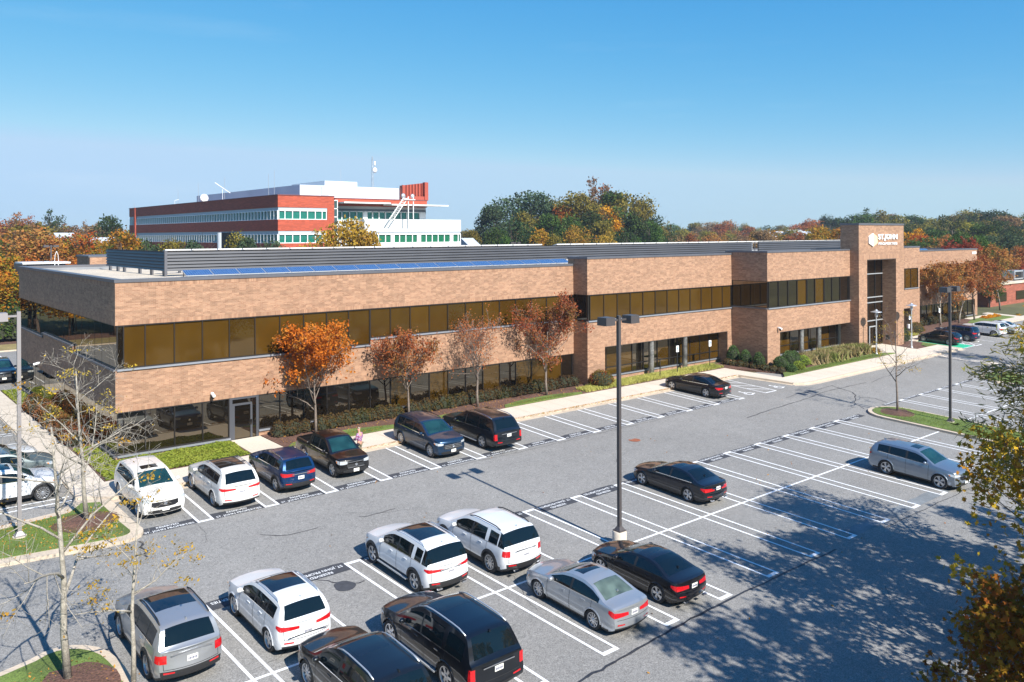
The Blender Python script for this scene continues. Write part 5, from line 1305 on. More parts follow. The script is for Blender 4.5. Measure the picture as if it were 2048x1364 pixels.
def place(name, meshes, loc, label, cat, group=None, s=1, rz=0, mats=None, sxy=None):
    """a plant: an Empty at its foot with one object per mesh"""
    e = empty(name, loc, label, cat, group, rz); e.scale = (sxy or s, sxy or s, s)
    for nm, me in meshes:
        o = bpy.data.objects.new(nm, me); link(o); o.parent = e
        if mats and nm in mats:
            o.material_slots[0].link = 'OBJECT'; o.material_slots[0].material = mats[nm]
    return e

L = {}
L['orange'] = leaf_mat('leaf_orange', [(.36, .10, .018), (.50, .13, .018), (.55, .19, .03), (.26, .16, .04)])
L['rust'] = leaf_mat('leaf_rust', [(.30, .09, .035), (.38, .12, .04), (.34, .17, .06), (.16, .13, .03)])
L['redrust'] = leaf_mat('leaf_redrust', [(.28, .07, .04), (.34, .08, .035), (.38, .14, .05)])
L['olive'] = leaf_mat('leaf_olive', [(.13, .12, .03), (.19, .17, .035), (.26, .20, .04), (.09, .10, .03)])
L['green'] = leaf_mat('leaf_green', [(.045, .085, .022), (.07, .12, .03), (.10, .14, .035)])
L['deep'] = leaf_mat('leaf_deep_green', [(.028, .055, .022), (.045, .075, .028), (.07, .09, .03)])
L['blueg'] = leaf_mat('leaf_blue_green', [(.05, .085, .05), (.07, .11, .06), (.10, .13, .06)])
L['yellow'] = leaf_mat('leaf_yellow', [(.42, .27, .03), (.50, .30, .04), (.30, .22, .04), (.38, .17, .03)])
L['brown'] = leaf_mat('leaf_brown', [(.20, .11, .06), (.27, .15, .07), (.16, .12, .06)])
L['mix'] = leaf_mat('leaf_mixed', [(.10, .12, .025), (.30, .20, .03), (.42, .16, .025), (.16, .15, .03)])
L['autmix'] = leaf_mat('leaf_autumn', [(.06, .10, .02), (.20, .18, .025), (.44, .17, .02), (.40, .11, .015)])
L['gold'] = leaf_mat('leaf_gold', [(.60, .34, .02), (.66, .30, .02), (.48, .30, .04)], .3)
L['maple'] = leaf_mat('leaf_maple', [(.50, .26, .03), (.34, .13, .025), (.26, .20, .025), (.58, .33, .04), (.20, .08, .025)], .4)
L['frond'] = leaf_mat('leaf_frond', [(.17, .18, .05), (.24, .24, .07), (.34, .29, .08), (.24, .16, .05)], .4)
L['hedge'] = leaf_mat('hedge_leaf', [(.055, .05, .03), (.10, .065, .035), (.13, .09, .03), (.05, .065, .025)])
L['box'] = leaf_mat('boxwood_leaf', [(.05, .09, .03), (.09, .14, .05), (.14, .19, .08)])
L['lime'] = leaf_mat('groundcover_leaf', [(.15, .22, .03), (.22, .29, .045), (.30, .34, .06), (.10, .15, .03)], .3)
L['barb'] = leaf_mat('barberry_leaf', [(.15, .055, .03), (.24, .09, .035), (.13, .08, .03), (.10, .10, .03)])
L['lirio'] = leaf_mat('liriope_blade', [(.36, .36, .10), (.50, .46, .14), (.24, .26, .06)], .3)
L['ornam'] = leaf_mat('ornamental_blade', [(.16, .20, .05), (.26, .26, .09), (.36, .26, .15), (.12, .17, .04)], .3)
L['redbush'] = leaf_mat('nandina_leaf', [(.30, .05, .02), (.22, .13, .03), (.12, .14, .03), (.40, .12, .03)])

# ---- background tree prototypes: limbs plus clustered foliage with gaps
def crown_pts(seed, h, r, n, zc=.62, zr=.40, lobes=16, hollow=.55, gap=.0):
    rg = np.random.default_rng(seed); C_ = []
    cen = []
    for i in range(lobes):
        a = rg.uniform(0, 6.283); q = rg.uniform(-1, 1); e = math.sqrt(1-q*q)*rg.uniform(.45, .95)
        cen.append((r*e*math.cos(a), r*e*math.sin(a), h*(zc+zr*q*.82), r*rg.uniform(.26, .46)))
    cen.append((0, 0, h*zc, r*.5))
    per = n//len(cen)
    for cx, cy, cz, cr in cen:
        u = rnd_unit(rg, per); rad = cr*rg.uniform(hollow, 1.08, per)**.8
        p = u*rad[:, None]*np.array([1, 1, .85])+np.array([cx, cy, cz])
        # small sub-clumps
        sub = rg.integers(0, 14, per); off_ = rnd_unit(rg, 14)*cr*.22; p += off_[sub]
        C_.append(p)
    P = np.concatenate(C_); return P
protos = {}
for i in range(6):
    h, r = 10, (3.6, 4.2, 3.2, 4.6, 3.8, 4.0)[i]
    sk, tips, tw = grow(100+i, h, 3.0, .24, 7, 4, 2, lens=(.42, .5, .5), levels=2)
    protos['round', i] = (branch_mesh(sk, Mt['darkbark']), leaves_mesh('crown', crown_pts(10+i, h, r, 4200, zc=.60+.02*(i % 3), zr=.38, lobes=13+3*i), .34, L['green'], 30+i, up_bias=.6))
for i in range(2):     # sparse crown showing limbs
    h = 10; sk, tips, tw = grow(200+i, h, 3.0, .2, 8, 5, 4, lens=(.45, .5, .5), levels=3)
    rg = np.random.default_rng(5+i); T = np.array([tuple(t) for t in tw]); T = T[rg.integers(0, len(T), 1700)]+rg.normal(size=(1700, 3))*.22
    protos['sparse', i] = (branch_mesh(sk, Mt['bark'], minr=.02), leaves_mesh('crown', T, .26, L['brown'], 60+i))
sk, tips, tw = grow(300, 10, 1.2, .16, 14, 5, 2, spread=.9, up=.1, lens=(.32, .4, .4), levels=2)
rg = np.random.default_rng(8); q = rg.uniform(0, 1, 5000)**.7; a = rg.uniform(0, 6.283, 5000); rr_ = (1-q*.93)*2.6*rg.uniform(.55, 1.05, 5000)
P = np.stack([rr_*np.cos(a), rr_*np.sin(a), .8+q*9.2+rg.normal(size=5000)*.1], 1)
protos['conifer', 0] = (branch_mesh(sk, Mt['darkbark']), leaves_mesh('crown', P, .36, L['deep'], 70, up_bias=.2))

F_ = 1668.3
def at_px(u, depth):          # ground point at an azimuth (in photo columns) and a distance from the camera
    l = (u-1024)/F_; return depth*(l*ca+sa), depth*(-l*sa+ca)
def z_at(v, depth): return CAM_Z-(v-469.4)/F_*depth
KLAB = {'green': 'mid-green broadleaf tree', 'deep': 'dark green tree', 'olive': 'olive-green tree', 'orange': 'orange autumn tree', 'rust': 'rust-brown autumn tree', 'yellow': 'yellow autumn tree', 'brown': 'brown thinning tree',
        'mix': 'green and gold mottled tree', 'autmix': 'green and orange mottled tree', 'blueg': 'blue-green tree', 'redrust': 'reddish autumn tree', 'gold': 'bright gold tree'}
ntree = [0]
def bgtree(u, vtop, depth, kind, where, shape='round', wide=1.0, group=None, base=None):
    x, y = at_px(u, depth); gz = g(x, y) if base is None else base
    h = z_at(vtop, depth)-gz; i = ntree[0] % 6 if shape == 'round' else ntree[0] % (2 if shape == 'sparse' else 1); ntree[0] += 1
    tk, cr = protos[shape, i]; s = h/10.0; sxy = min(s*1.15, max(s*.72, s*wide))
    place('broadleaf_tree' if shape != 'conifer' else 'conifer_tree', [('trunk', tk), ('crown', cr)], (x, y, gz-.1), KLAB[kind]+' '+where, 'tree', group or 'trees '+where, s, random.Random(ntree[0]).uniform(0, 6.28), {'crown': L[kind]}, sxy)
rgT = random.Random(77)
def wood(u0, u1, vt, depth0, depth1, n, kinds, where, wide=1.0, shapes=('round',)*7+('sparse',), jv=6):
    for i in range(n):
        u = u0+(u1-u0)*(i+rgT.uniform(.1, .9))/n; v = (vt(u) if callable(vt) else vt)+rgT.uniform(-jv, jv)
        bgtree(u, v, rgT.uniform(depth0, depth1), rgT.choice(kinds), where, rgT.choice(shapes), wide*rgT.uniform(.85, 1.15))
# far low line of trees all round
prof = lambda pts: (lambda u: interp(pts, u))
W1 = 'in the far line of trees left of the red building'
wood(-60, 262, prof([(-60, 446), (40, 442), (130, 452), (200, 448), (262, 456)]), 240, 340, 16, ['brown', 'rust', 'brown', 'olive', 'rust'], W1, 1.1, ('round', 'round', 'sparse'), 5)
W2 = 'beyond the shaded side wall, left of the red building'
wood(-70, 270, prof([(-70, 466), (0, 472), (60, 456), (110, 464), (140, 482), (200, 484), (250, 472)]), 130, 170, 13, ['olive', 'rust', 'olive', 'brown', 'mix', 'orange', 'green'], W2, 1.15)
bgtree(58, 454, 150, 'olive', W2, wide=1.15); bgtree(95, 462, 145, 'mix', W2, wide=1.15); bgtree(238, 470, 135, 'mix', W2); bgtree(262, 486, 128, 'blueg', W2); bgtree(158, 470, 150, 'olive', W2)
bgtree(86, 434, 260, 'deep', 'rising above the far tree line on the left', 'sparse'); bgtree(216, 436, 230, 'deep', 'with a round top standing left of the red building', 'round', .8)
W3 = 'behind the low white-roofed building at the left'
wood(-40, 215, prof([(-40, 506), (20, 512), (60, 520), (110, 520), (160, 512), (215, 500)]), 112, 126, 8, ['orange', 'autmix', 'rust', 'autmix'], W3, 1.1, jv=5)
W4 = 'behind the back corner of the side wall'
for (u, v, dd, k) in ((-25, 545, 98, 'autmix'), (12, 540, 96, 'autmix'), (44, 552, 99, 'autmix'), (-60, 560, 96, 'orange'), (70, 556, 103, 'orange'), (110, 540, 112, 'orange'), (145, 530, 112, 'autmix'), (180, 520, 114, 'orange')):
    bgtree(u, v, dd, k, W4, wide=1.1)
# trees peeping over the roof in front of the red building
W5 = 'just behind the roof screen in front of the red building'
for (u, v, dd, k, wd_) in ((296, 484, 118, 'blueg', .7), (350, 486, 118, 'olive', .5), (402, 474, 118, 'blueg', .8), (472, 470, 118, 'olive', .75), (490, 478, 118, 'blueg', .7), (548, 484, 118, 'blueg', .5), (662, 450, 124, 'yellow', .8), (700, 447, 124, 'yellow', .8), (728, 458, 124, 'yellow', .7), (240, 462, 122, 'mix', .8)):
    bgtree(u, v, dd, k, W5, wide=wd_)
# middle group right of the red building
W6 = 'in the tall group right of the red building'
for (u, v, dd, k, sh, wd_) in ((985, 416, 235, 'blueg', 'round', .8), (1010, 402, 240, 'blueg', 'round', .9), (1040, 390, 245, 'blueg', 'round', 1.0), (1078, 396, 240, 'blueg', 'round', 1.0), (1060, 420, 225, 'olive', 'round', .9), (1104, 406, 240, 'olive', 'round', .7),
    (1128, 418, 235, 'orange', 'round', .6), (1135, 404, 245, 'olive', 'round', .9), (1165, 384, 250, 'brown', 'sparse', .9), (1160, 398, 235, 'olive', 'round', 1.0), (1192, 396, 250, 'rust', 'sparse', .8), (1212, 418, 225, 'gold', 'round', .6), (1230, 390, 245, 'green', 'round', .9),
    (1258, 394, 240, 'olive', 'round', .9), (1240, 420, 225, 'green', 'round', .9), (1285, 408, 240, 'olive', 'round', .8), (1272, 428, 225, 'deep', 'round', .9), (1316, 436, 235, 'deep', 'round', .6), (1100, 432, 220, 'green', 'round', .9), (1180, 430, 220, 'deep', 'round', 1.0), (1030, 440, 215, 'deep', 'round', .9),
    (1140, 440, 210, 'green', 'round', .9), (992, 452, 205, 'green', 'round', .7), (1300, 446, 215, 'green', 'round', .7), (1205, 446, 200, 'olive', 'round', .7), (1152, 456, 190, 'yellow', 'round', .6), (1215, 466, 180, 'yellow', 'round', .6), (1080, 466, 180, 'mix', 'round', .7), (1020, 470, 180, 'green', 'round', .7), (1110, 472, 180, 'olive', 'round', .6), (940, 462, 220, 'olive', 'round', .8), (962, 456, 240, 'green', 'round', .7), (1250, 460, 190, 'deep', 'round', .8)):
    bgtree(u, v, dd, k, W6, sh, wd_)
W7 = 'in the far tree line above the long roof'
wood(915, 1720, prof([(915, 462), (1300, 456), (1345, 452), (1440, 450), (1520, 458), (1600, 450), (1720, 452)]), 430, 560, 46, ['brown', 'olive', 'rust', 'olive', 'green', 'deep'], W7, 1.15, ('round',)*9+('sparse',), 4)
W8 = 'in the nearer tree line above the long roof'
wood(1310, 1720, prof([(1310, 466), (1500, 470), (1600, 464), (1720, 464)]), 260, 340, 22, ['olive', 'brown', 'rust', 'mix', 'green'], W8, 1.15, jv=4)
for (u, v, dd, k) in ((1655, 436, 420, 'deep'), (1672, 441, 400, 'deep'), (1620, 444, 380, 'redrust'), (1605, 450, 400, 'redrust'), (1640, 462, 200, 'mix'), (1665, 458, 200, 'mix'), (1680, 462, 190, 'mix'), (1440, 452, 420, 'rust')):
    bgtree(u, v, dd, k, W8, wide=1.0)
W9 = 'on the wooded rise right of the entrance tower'
rise = prof([(1700, 438), (1790, 438), (1830, 440), (1880, 444), (1900, 436), (1925, 428), (1960, 434), (2000, 430), (2030, 444), (2110, 434)])
wood(1700, 2110, rise, 300, 380, 30, ['olive', 'deep', 'brown', 'green', 'deep', 'olive'], W9, 1.1, jv=4)
wood(1800, 2110, lambda u: rise(u)+22, 220, 290, 22, ['deep', 'olive', 'green', 'brown', 'deep', 'green'], W9, 1.1, jv=6)
W10 = 'behind the right end of the office roof'
wood(1820, 2110, prof([(1820, 488), (1920, 478), (1990, 484), (2110, 476)]), 165, 200, 15, ['green', 'deep', 'olive', 'green', 'blueg'], W10, 1.1)
for (u, v, dd, k) in ((1832, 464, 190, 'gold'), (1842, 478, 185, 'orange'), (1862, 482, 180, 'orange'), (1925, 472, 160, 'green'), (1950, 478, 150, 'green'), (1970, 490, 150, 'green'), (1890, 476, 175, 'rust'), (1975, 515, 130, 'green'), (1958, 500, 128, 'green'), (1978, 540, 126, 'green'), (1960, 535, 140, 'mix'), (1940, 500, 150, 'green'),
    (2035, 498, 150, 'rust'), (2052, 504, 150, 'redrust'), (2025, 520, 148, 'rust'), (1990, 545, 140, 'green'), (2012, 540, 140, 'mix'), (2048, 530, 142, 'redrust')):
    bgtree(u, v, dd, k, W10, wide=.9)

# trees beside and behind the viewer: seen in the windows and as shade on the lot
W11 = 'left of the side wall, mirrored in its glass'
for (x, y, h, k) in ((9.5, 110, 8, 'gold'), (5, 108, 9, 'mix'), (1, 111, 9.5, 'gold'), (-3.5, 108, 9, 'deep'), (-8, 111, 10, 'gold'), (7, 116, 11, 'deep'), (-1, 117, 12, 'deep'), (-9, 118, 12, 'mix'), (3, 124, 13, 'redrust'), (-13, 106, 9, 'orange'), (-20, 52, 10, 'gold'), (-23, 62, 12, 'mix'), (-19, 71, 9, 'deep'), (-24, 80, 12, 'mix'), (-17, 88, 9, 'gold'), (-28, 95, 13, 'redrust'), (-16, 104, 10, 'mix'), (-30, 70, 14, 'olive'), (-33, 88, 14, 'deep'), (-5, 112, 11, 'redrust'), (-22, 112, 13, 'mix')):
    tk, cr = protos['round', ntree[0] % 6]; ntree[0] += 1
    place('broadleaf_tree', [('trunk', tk), ('crown', cr)], (x, y, g(x, y)), KLAB[k]+' '+W11, 'tree', 'trees '+W11, h/10, ntree[0], {'crown': L[k]})
W12 = 'south of the lot, mirrored in the front windows'
for i in range(15):
    x = -35+12*i+rgT.uniform(-3, 3); y = -34+rgT.uniform(-6, 5); k = rgT.choice(['olive', 'mix', 'green', 'rust', 'gold'])
    tk, cr = protos['round', ntree[0] % 6]; ntree[0] += 1
    place('broadleaf_tree', [('trunk', tk), ('crown', cr)], (x, y, g(x, y)), KLAB[k]+' '+W12, 'tree', 'trees '+W12, rgT.uniform(.9, 1.3), i, {'crown': L[k]})

# ---- four small autumn trees before the front windows
def autumn_tree(x, y, h, r, seed, leafm, nleaf, label, lsz=.15, th=2.0, bare_top=.0, grp='small autumn trees along the front', bark='bark'):
    sk, tips, tw = grow(seed, h, th, h*.020, 11, 7, 5, spread=.80, up=.6, lens=(.50*r/ (h*.42), .55, .5), levels=3)
    T = np.array([tuple(t) for t in tw]); rg = np.random.default_rng(seed)
    keep = T[T[:, 2] < h*(1-bare_top)] if bare_top else T
    C_ = keep[rg.integers(0, len(keep), nleaf)]; C_ = C_+rg.normal(size=(nleaf, 3))*.17
    gz = g(x, y)+.12
    return place('autumn_tree', [('trunk', branch_mesh(sk, Mt[bark], minr=.009)), ('crown', leaves_mesh('crown', C_, lsz, leafm, seed, 'leaf'))], (x, y, gz), label, 'tree', grp)
autumn_tree(22.9, 46.0, 4.6, 3.3, 11, L['orange'], 9500, 'fullest orange autumn tree behind the black pickup', .16, 1.5)
autumn_tree(29.6, 46.2, 4.2, 2.7, 12, L['rust'], 5600, 'smaller orange-green autumn tree between the pickup and the blue-grey SUV', .14, 1.5)
autumn_tree(34.8, 45.6, 4.9, 3.0, 13, L['redrust'], 2200, 'nearly bare reddish tree behind the long black SUV', .11, 1.8)
autumn_tree(41.1, 45.5, 5.2, 3.4, 14, L['rust'], 8000, 'rust-red tree at the end of the front hedge', .14, 1.6)
# right of the entrance
W13 = 'before the windows right of the entrance'
autumn_tree(106.6, 45.4, 5.6, 3.6, 21, L['rust'], 6500, 'rust-brown tree '+W13+', left one', .22, 1.8, grp='trees '+W13, bark='palebark')
autumn_tree(110.6, 44.9, 6.0, 3.8, 22, L['rust'], 7000, 'rust-brown tree '+W13+', middle one behind the tall lamp', .22, 1.8, grp='trees '+W13, bark='palebark')
autumn_tree(115.6, 45.0, 6.0, 3.8, 23, L['rust'], 7000, 'rust tree '+W13+', beside the yellow flower bed', .22, 1.8, grp='trees '+W13)
autumn_tree(125.6, 50.5, 7.6, 4.6, 24, L['redrust'], 6000, 'wide red-brown tree at the right edge above the white cars', .24, 2.0, grp='trees at the right edge')
autumn_tree(131.0, 47.5, 7.0, 4.4, 25, L['rust'], 6000, 'brown autumn tree at the right edge before the low red building', .24, 2.0, grp='trees at the right edge')
autumn_tree(86.4, 25.4, 8.4, 4.2, 26, L['brown'], 3600, 'thin tan-leaved tree on the far right island by the frame edge', .18, 2.6, grp='trees at the right edge')

# ---- bare trees with a few yellow tufts
def bare_tree(x, y, h, seed, label, tufts, n1=8, n2=6, n3=5, spread=.8, r0=None, th=None, grp='nearly bare trees on the islands', lens=(.5, .55, .55), leafsz=.09, bark='palebark', levels=3):
    sk, tips, tw = grow(seed, h, th or h*.25, r0 or h*.014, n1, n2, n3+2, spread=spread+.15, up=.25, lens=lens, levels=levels)
    T = np.array([tuple(t) for t in tips]); rg = np.random.default_rng(seed); C_ = []
    for c in T[rg.integers(0, len(T), tufts)]: C_.append(c+rg.normal(size=(26, 3))*np.array([.16, .16, .07]))
    C_ = np.concatenate(C_+[T[rg.integers(0, len(T), tufts*3)]+rg.normal(size=(tufts*3, 3))*.05]); e = place('bare_tree', [('trunk', branch_mesh(sk, Mt[bark], minr=.0042)), ('crown', leaves_mesh('crown', C_, leafsz, L['yellow'], seed, 'leaf'))], (x, y, g(x, y)+.2), label, 'tree', grp)
    return e
bare_tree(8.85, 39.4, 7.4, 31, 'bare tree with yellow tufts on the left island beside the white SUV', 16, 10, 6, 5, lens=(.42, .55, .55))
bare_tree(5.55, 27.0, 8.3, 32, 'taller bare tree on the lower left island, pale mottled trunk', 12, 10, 7, 5, th=2.6, lens=(.44, .55, .55))
bare_tree(7.0, 25.7, 5.6, 33, 'small leaning tree with yellow tufts in front of the silver SUV', 26, 7, 5, 4, th=1.6, lens=(.36, .5, .5))
bare_tree(58.3, 27.8, 6.3, 34, 'bare young tree in a mulch ring at the tip of the right island', 16, 9, 6, 4, th=1.9, lens=(.45, .55, .5), bark='bark', r0=.085)

# ---- near trees on the right
sk, tips, tw = grow(41, 10.2, 1.2, .24, 17, 7, 6, spread=.95, up=.2, lens=(.47, .55, .5), levels=3)
T = np.array([tuple(t) for t in tw]); rg = np.random.default_rng(41); n = 12500
C_ = T[rg.integers(0, len(T), n)]+rg.normal(size=(n, 3))*.22
near_tr = branch_mesh(sk, Mt['bark'], minr=.008); near_cr = leaves_mesh('crown', C_, .20, L['maple'], 41, 'maple', .2)
place('maple_tree', [('trunk', near_tr), ('crown', near_cr)], (29.1, 7.2, g(29.1, 7.2)), 'near yellow-brown maple filling the lower right corner', 'tree', 'maples at the lower right')
sk, tips, tw = grow(44, 4.4, .8, .12, 13, 6, 5, spread=.95, up=.3, lens=(.52, .55, .5), levels=3)
T = np.array([tuple(t) for t in tw]); C_ = T[rg.integers(0, len(T), 5200)]+rg.normal(size=(5200, 3))*.2
place('maple_tree', [('trunk', branch_mesh(sk, Mt['bark'], minr=.008)), ('crown', leaves_mesh('crown', C_, .19, L['maple'], 44, 'maple', .2))], (24.7, 8.2, g(24.7, 8.2)), 'low young maple at the very bottom right, leafy down to the frame edge', 'tree', 'maples at the lower right')
sk, tips, tw = grow(42, 13.5, 3.2, .3, 14, 6, 4, spread=.85, up=.3, lens=(.44, .55, .5), levels=3)
T = np.array([tuple(t) for t in tw]); n = 7000; C_ = T[rg.integers(0, len(T), n)]+rg.normal(size=(n, 3))*.26
shade = (branch_mesh(sk, Mt['bark'], minr=.02), leaves_mesh('crown', C_, .30, L['maple'], 42, 'quad', .2))
for i, (x, y, s) in enumerate(((34.2, 4.6, .93), (21.8, 1.4, .92), (41.5, 2.4, .75), (15.5, -1.5, .85))):
    place('maple_tree', [('trunk', shade[0]), ('crown', shade[1])], (x, y, g(x, y)), 'maple outside the lower right of the view, shading the lot', 'tree', 'maples shading the lot', s, i*1.3)
# feathery tree on the right island
sk, tips, tw = grow(43, 10.6, 4.6, .2, 13, 8, 5, spread=.9, up=.3, lens=(.38, .55, .5), levels=3, droop=.6)
T = np.array([tuple(t) for t in tw]); n = 6500; rg = np.random.default_rng(43); C_ = T[rg.integers(0, len(T), n)]+rg.normal(size=(n, 3))*np.array([.3, .3, .16]); C_[:, 2] -= .1
D_ = rnd_unit(rg, n); D_[:, 2] = -abs(D_[:, 2])*.5; D_ /= np.linalg.norm(D_, axis=1)[:, None]
place('feathery_tree', [('trunk', branch_mesh(sk, Mt['palebark'], minr=.015)), ('crown', leaves_mesh('crown', C_, .36, L['frond'], 43, 'frond', .3, dirs=D_))], (37.3, 10.2, g(37.3, 10.2)-.05), 'feathery olive-green tree with drooping fronds at the right edge', 'tree')

# ---- hedges, shrubs and ground covers
def blob_leaves(name, blobs, n, size, m, seed=0, shape='quad'):
    rg = np.random.default_rng(seed); tot = sum(b_[3]*b_[4] for b_ in blobs); C_ = []
    for (x, y, z, rx, ry, rz_) in blobs:
        k = max(12, int(n*rx*ry/tot)); u = rnd_unit(rg, k); u[:, 2] = np.abs(u[:, 2])*1.15-.18
        C_.append(np.stack([x+u[:, 0]*rx*rg.uniform(.8, 1.06, k), y+u[:, 1]*ry*rg.uniform(.8, 1.06, k), z+u[:, 2]*rz_*rg.uniform(.82, 1.06, k)], 1))
    return leaves_mesh(name, np.concatenate(C_), size, m, seed, shape, .6)
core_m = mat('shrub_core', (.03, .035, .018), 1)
def shrub(name, x, y, blobs, n, size, m, label, cat='shrub', group=None, seed=0, shape='quad', h0=.12):
    bb = MB()
    for (bx, by, bz, rx, ry, rz_) in blobs:
        prof_ = [(math.cos(R(a))*.84, math.sin(R(a))*.82) for a in (-15, 15, 40, 62, 80)]
        vs = []; fs = []; k = 10
        for (pr_, pz) in prof_:
            for i in range(k): a = 2*math.pi*i/k; vs.append((bx+rx*pr_*math.cos(a), by+ry*pr_*math.sin(a), bz+rz_*pz))
        for j in range(len(prof_)-1):
            for i in range(k): fs.append((j*k+i, j*k+(i+1) % k, (j+1)*k+(i+1) % k, (j+1)*k+i))
        fs.append(tuple((len(prof_)-1)*k+i for i in range(k))); bb.add(vs, fs)
    e = empty(name, (x, y, g(x, y)+h0), label, cat, group)
    bb.build('dark_core', core_m, e); o = bpy.data.objects.new('foliage', blob_leaves('foliage', blobs, n, size, m, seed, shape)); link(o); o.parent = e  # dark solid domes fill the inside of the leaf shell
    return e
rs = random.Random(3)
def rowblobs(x0, x1, y0, y1, r, h, step, seed):
    rq = random.Random(seed); L_ = math.hypot(x1-x0, y1-y0); n = int(L_/step); out = []
    for i in range(n+1):
        t = i/max(1, n); x, y = (x1-x0)*t, (y1-y0)*t
        out.append((x+rq.uniform(-.1, .1), y+rq.uniform(-.08, .08), (g(x0+x, y0+y)-g(x0, y0))+h*.25, r*rq.uniform(.85, 1.2), r*rq.uniform(.85, 1.1), h*rq.uniform(.65, .9)))
    return out
for i, (xa, xb) in enumerate(((20.9, 22.6), (23.6, 29.0), (30.1, 34.4), (35.2, 44.9))):
    shrub('hedge', xa, 46.75, rowblobs(xa, xb, 46.75, 46.75, .55, .85, .55, 40+i), int(1500*(xb-xa)/1.7), .11, L['hedge'],
        ('short end of the brown hedge beside the side door walk', 'brown hedge between the first two autumn trees', 'brown hedge between the second and third autumn trees', 'longest brown hedge under the right windows of the left wing')[i], 'hedge', 'hedges under the front windows', 50+i)
for i, (y0, y1, x) in enumerate(((52.5, 56.0, 11.35), (56.5, 60.5, 11.4), (61, 65.2, 11.35))):
    shrub('barberry_bush', x, y0, rowblobs(x, x, y0, y1, .68, 1.1, .8, 60+i), 3800, .12, L['barb'], ('red-brown shrubs along the side wall, nearest the corner', 'red-brown shrubs along the side wall, middle clump', 'red-brown shrubs along the side wall, farthest clump')[i], 'shrub', 'shrubs along the side wall', 60+i)
for i, (x, y, r, h) in enumerate(((63.55, 45.2, .62, 1.65), (63.5, 43.85, .55, 1.45), (63.5, 42.5, .55, 1.45))):
    shrub('boxwood', x, y, [(0, 0, h*.35, r, r, h*.62), (.05, .1, h*.5, r*.8, r*.8, h*.5)], 1700, .09, L['box'], ('tallest clipped green bush against the dark brick return', 'middle clipped green bush against the dark brick return', 'right clipped green bush against the dark brick return')[i], 'bush', 'clipped bushes by the brick corner', 70+i)
for i, (x, y, r, h, k, lb) in enumerate(((64.8, 41.2, .7, 1.2, 'box', 'low green bush at the brick corner'), (65.9, 41.1, .75, 1.6, 'box', 'tall green bush just right of the brick corner'), (66.9, 41.2, .7, 1.5, 'box', 'green bush left of the ornamental grasses'),
        (66.0, 40.2, .6, .8, 'lime', 'small yellow-green bush in the mulch below the tall bush'), (67.9, 40.9, .7, 1.0, 'lime', 'bright green rounded bush beside the ornamental grasses'), (64.6, 40.0, .5, .7, 'box', 'small dark bush near the sidewalk bend'), (88.9, 41.6, .6, 1.7, 'box', 'upright green bush right of the tower by the lamp'),
        (46.6, 45.3, 1.05, 1.35, 'redbush', 'round red and green bush at the brick pier'), (96.8, 44.1, 1.1, 1.4, 'redbush', 'red and green bush beyond the parked hatchback'), (80.1, 40.4, .5, .6, 'yellow', 'small yellow plant at the foot of the tower'))):
    shrub('round_bush', x, y, [(0, 0, h*.35, r, r, h*.62), (.15, .1, h*.3, r*.8, r*.85, h*.5), (-.2, -.05, h*.25, r*.7, r*.8, h*.5)], 2400, .09, L[k], lb, 'bush', 'bushes by the entrance', 80+i)
shrub('low_shrubs', 62.6, 45.2, rowblobs(62.6, 63.6, 45.0, 40.2, .45, .5, .6, 90), 2600, .1, L['hedge'], 'low ragged ground shrubs under the three clipped bushes', 'shrub', None, 90)
shrub('hedge', 102.8, 46.7, rowblobs(102.8, 116, 46.7, 46.7, .6, 1.0, .7, 91), 5200, .14, L['hedge'], 'dark hedge under the windows right of the entrance', 'hedge', None, 91)
shrub('hedge', 12.0, 109.5, rowblobs(12, 32, 109.5, 109.5, 1.8, 4.6, 1.6, 92), 9000, .35, L['green'], 'big green hedge at the far side of the back lot', 'hedge', None, 92)

def scatter(name, poly_fn, n, size, m, label, seed, shape='quad', up=False, h=.1, tilt=.5, lump=None):
    """loose cover that nobody could count: many small leaves or blades on one patch"""
    rg = np.random.default_rng(seed); P = poly_fn(rg, n); z = np.array([g(x, y) for x, y in P])+h
    if lump is not None: z += lump*(.5+.5*np.sin(P[:, 0]*3.1+seed)*np.cos(P[:, 1]*2.7))*rg.uniform(.3, 1, len(P))
    C_ = np.stack([P[:, 0], P[:, 1], z], 1); dirs = None
    if up:
        dirs = rnd_unit(rg, len(P))*tilt; dirs[:, 2] = 1; dirs /= np.linalg.norm(dirs, axis=1)[:, None]; C_[:, 2] += size*.35
    o = bpy.data.objects.new(name, leaves_mesh(name, C_, size, m, seed, shape, .9, .4, dirs)); link(o); o['kind'] = 'stuff'; o['label'] = label
    return o
def rects(*rs_):
    A = np.array([(x1-x0)*(y1-y0) for x0, x1, y0, y1 in rs_]); A = A/A.sum()
    def f(rg, n):
        k = rg.choice(len(rs_), n, p=A); r_ = np.array(rs_)[k]; return np.stack([rg.uniform(r_[:, 0], r_[:, 1]), rg.uniform(r_[:, 2], r_[:, 3])], 1)
    return f
scatter('groundcover', rects((10.9, 18.2, 44.5, 47.45), (10.9, 12.0, 47.45, 51.6), (10.85, 12.0, 66.2, 74.8)), 30000, .12, L['lime'], 'bright lime ground cover in front of the left corner windows', 1, lump=.16)
def wedge(rg, n):
    x = rg.uniform(44.2, 61.0, n); y0 = 44.45; y1 = np.where(x < 45.8, 45.6, 45.9); return np.stack([x, y0+(y1-y0)*rg.uniform(0, 1, n)], 1)
scatter('variegated_grass', wedge, 15000, .34, L['lirio'], 'yellow striped grass tufts along the sidewalk before the recessed windows', 2, 'blade', True, tilt=.9)
scatter('variegated_grass', rects((91.2, 96.5, 43.4, 44.6)), 1800, .36, L['lirio'], 'yellow striped grass by the parked hatchback', 3, 'blade', True, tilt=.9)
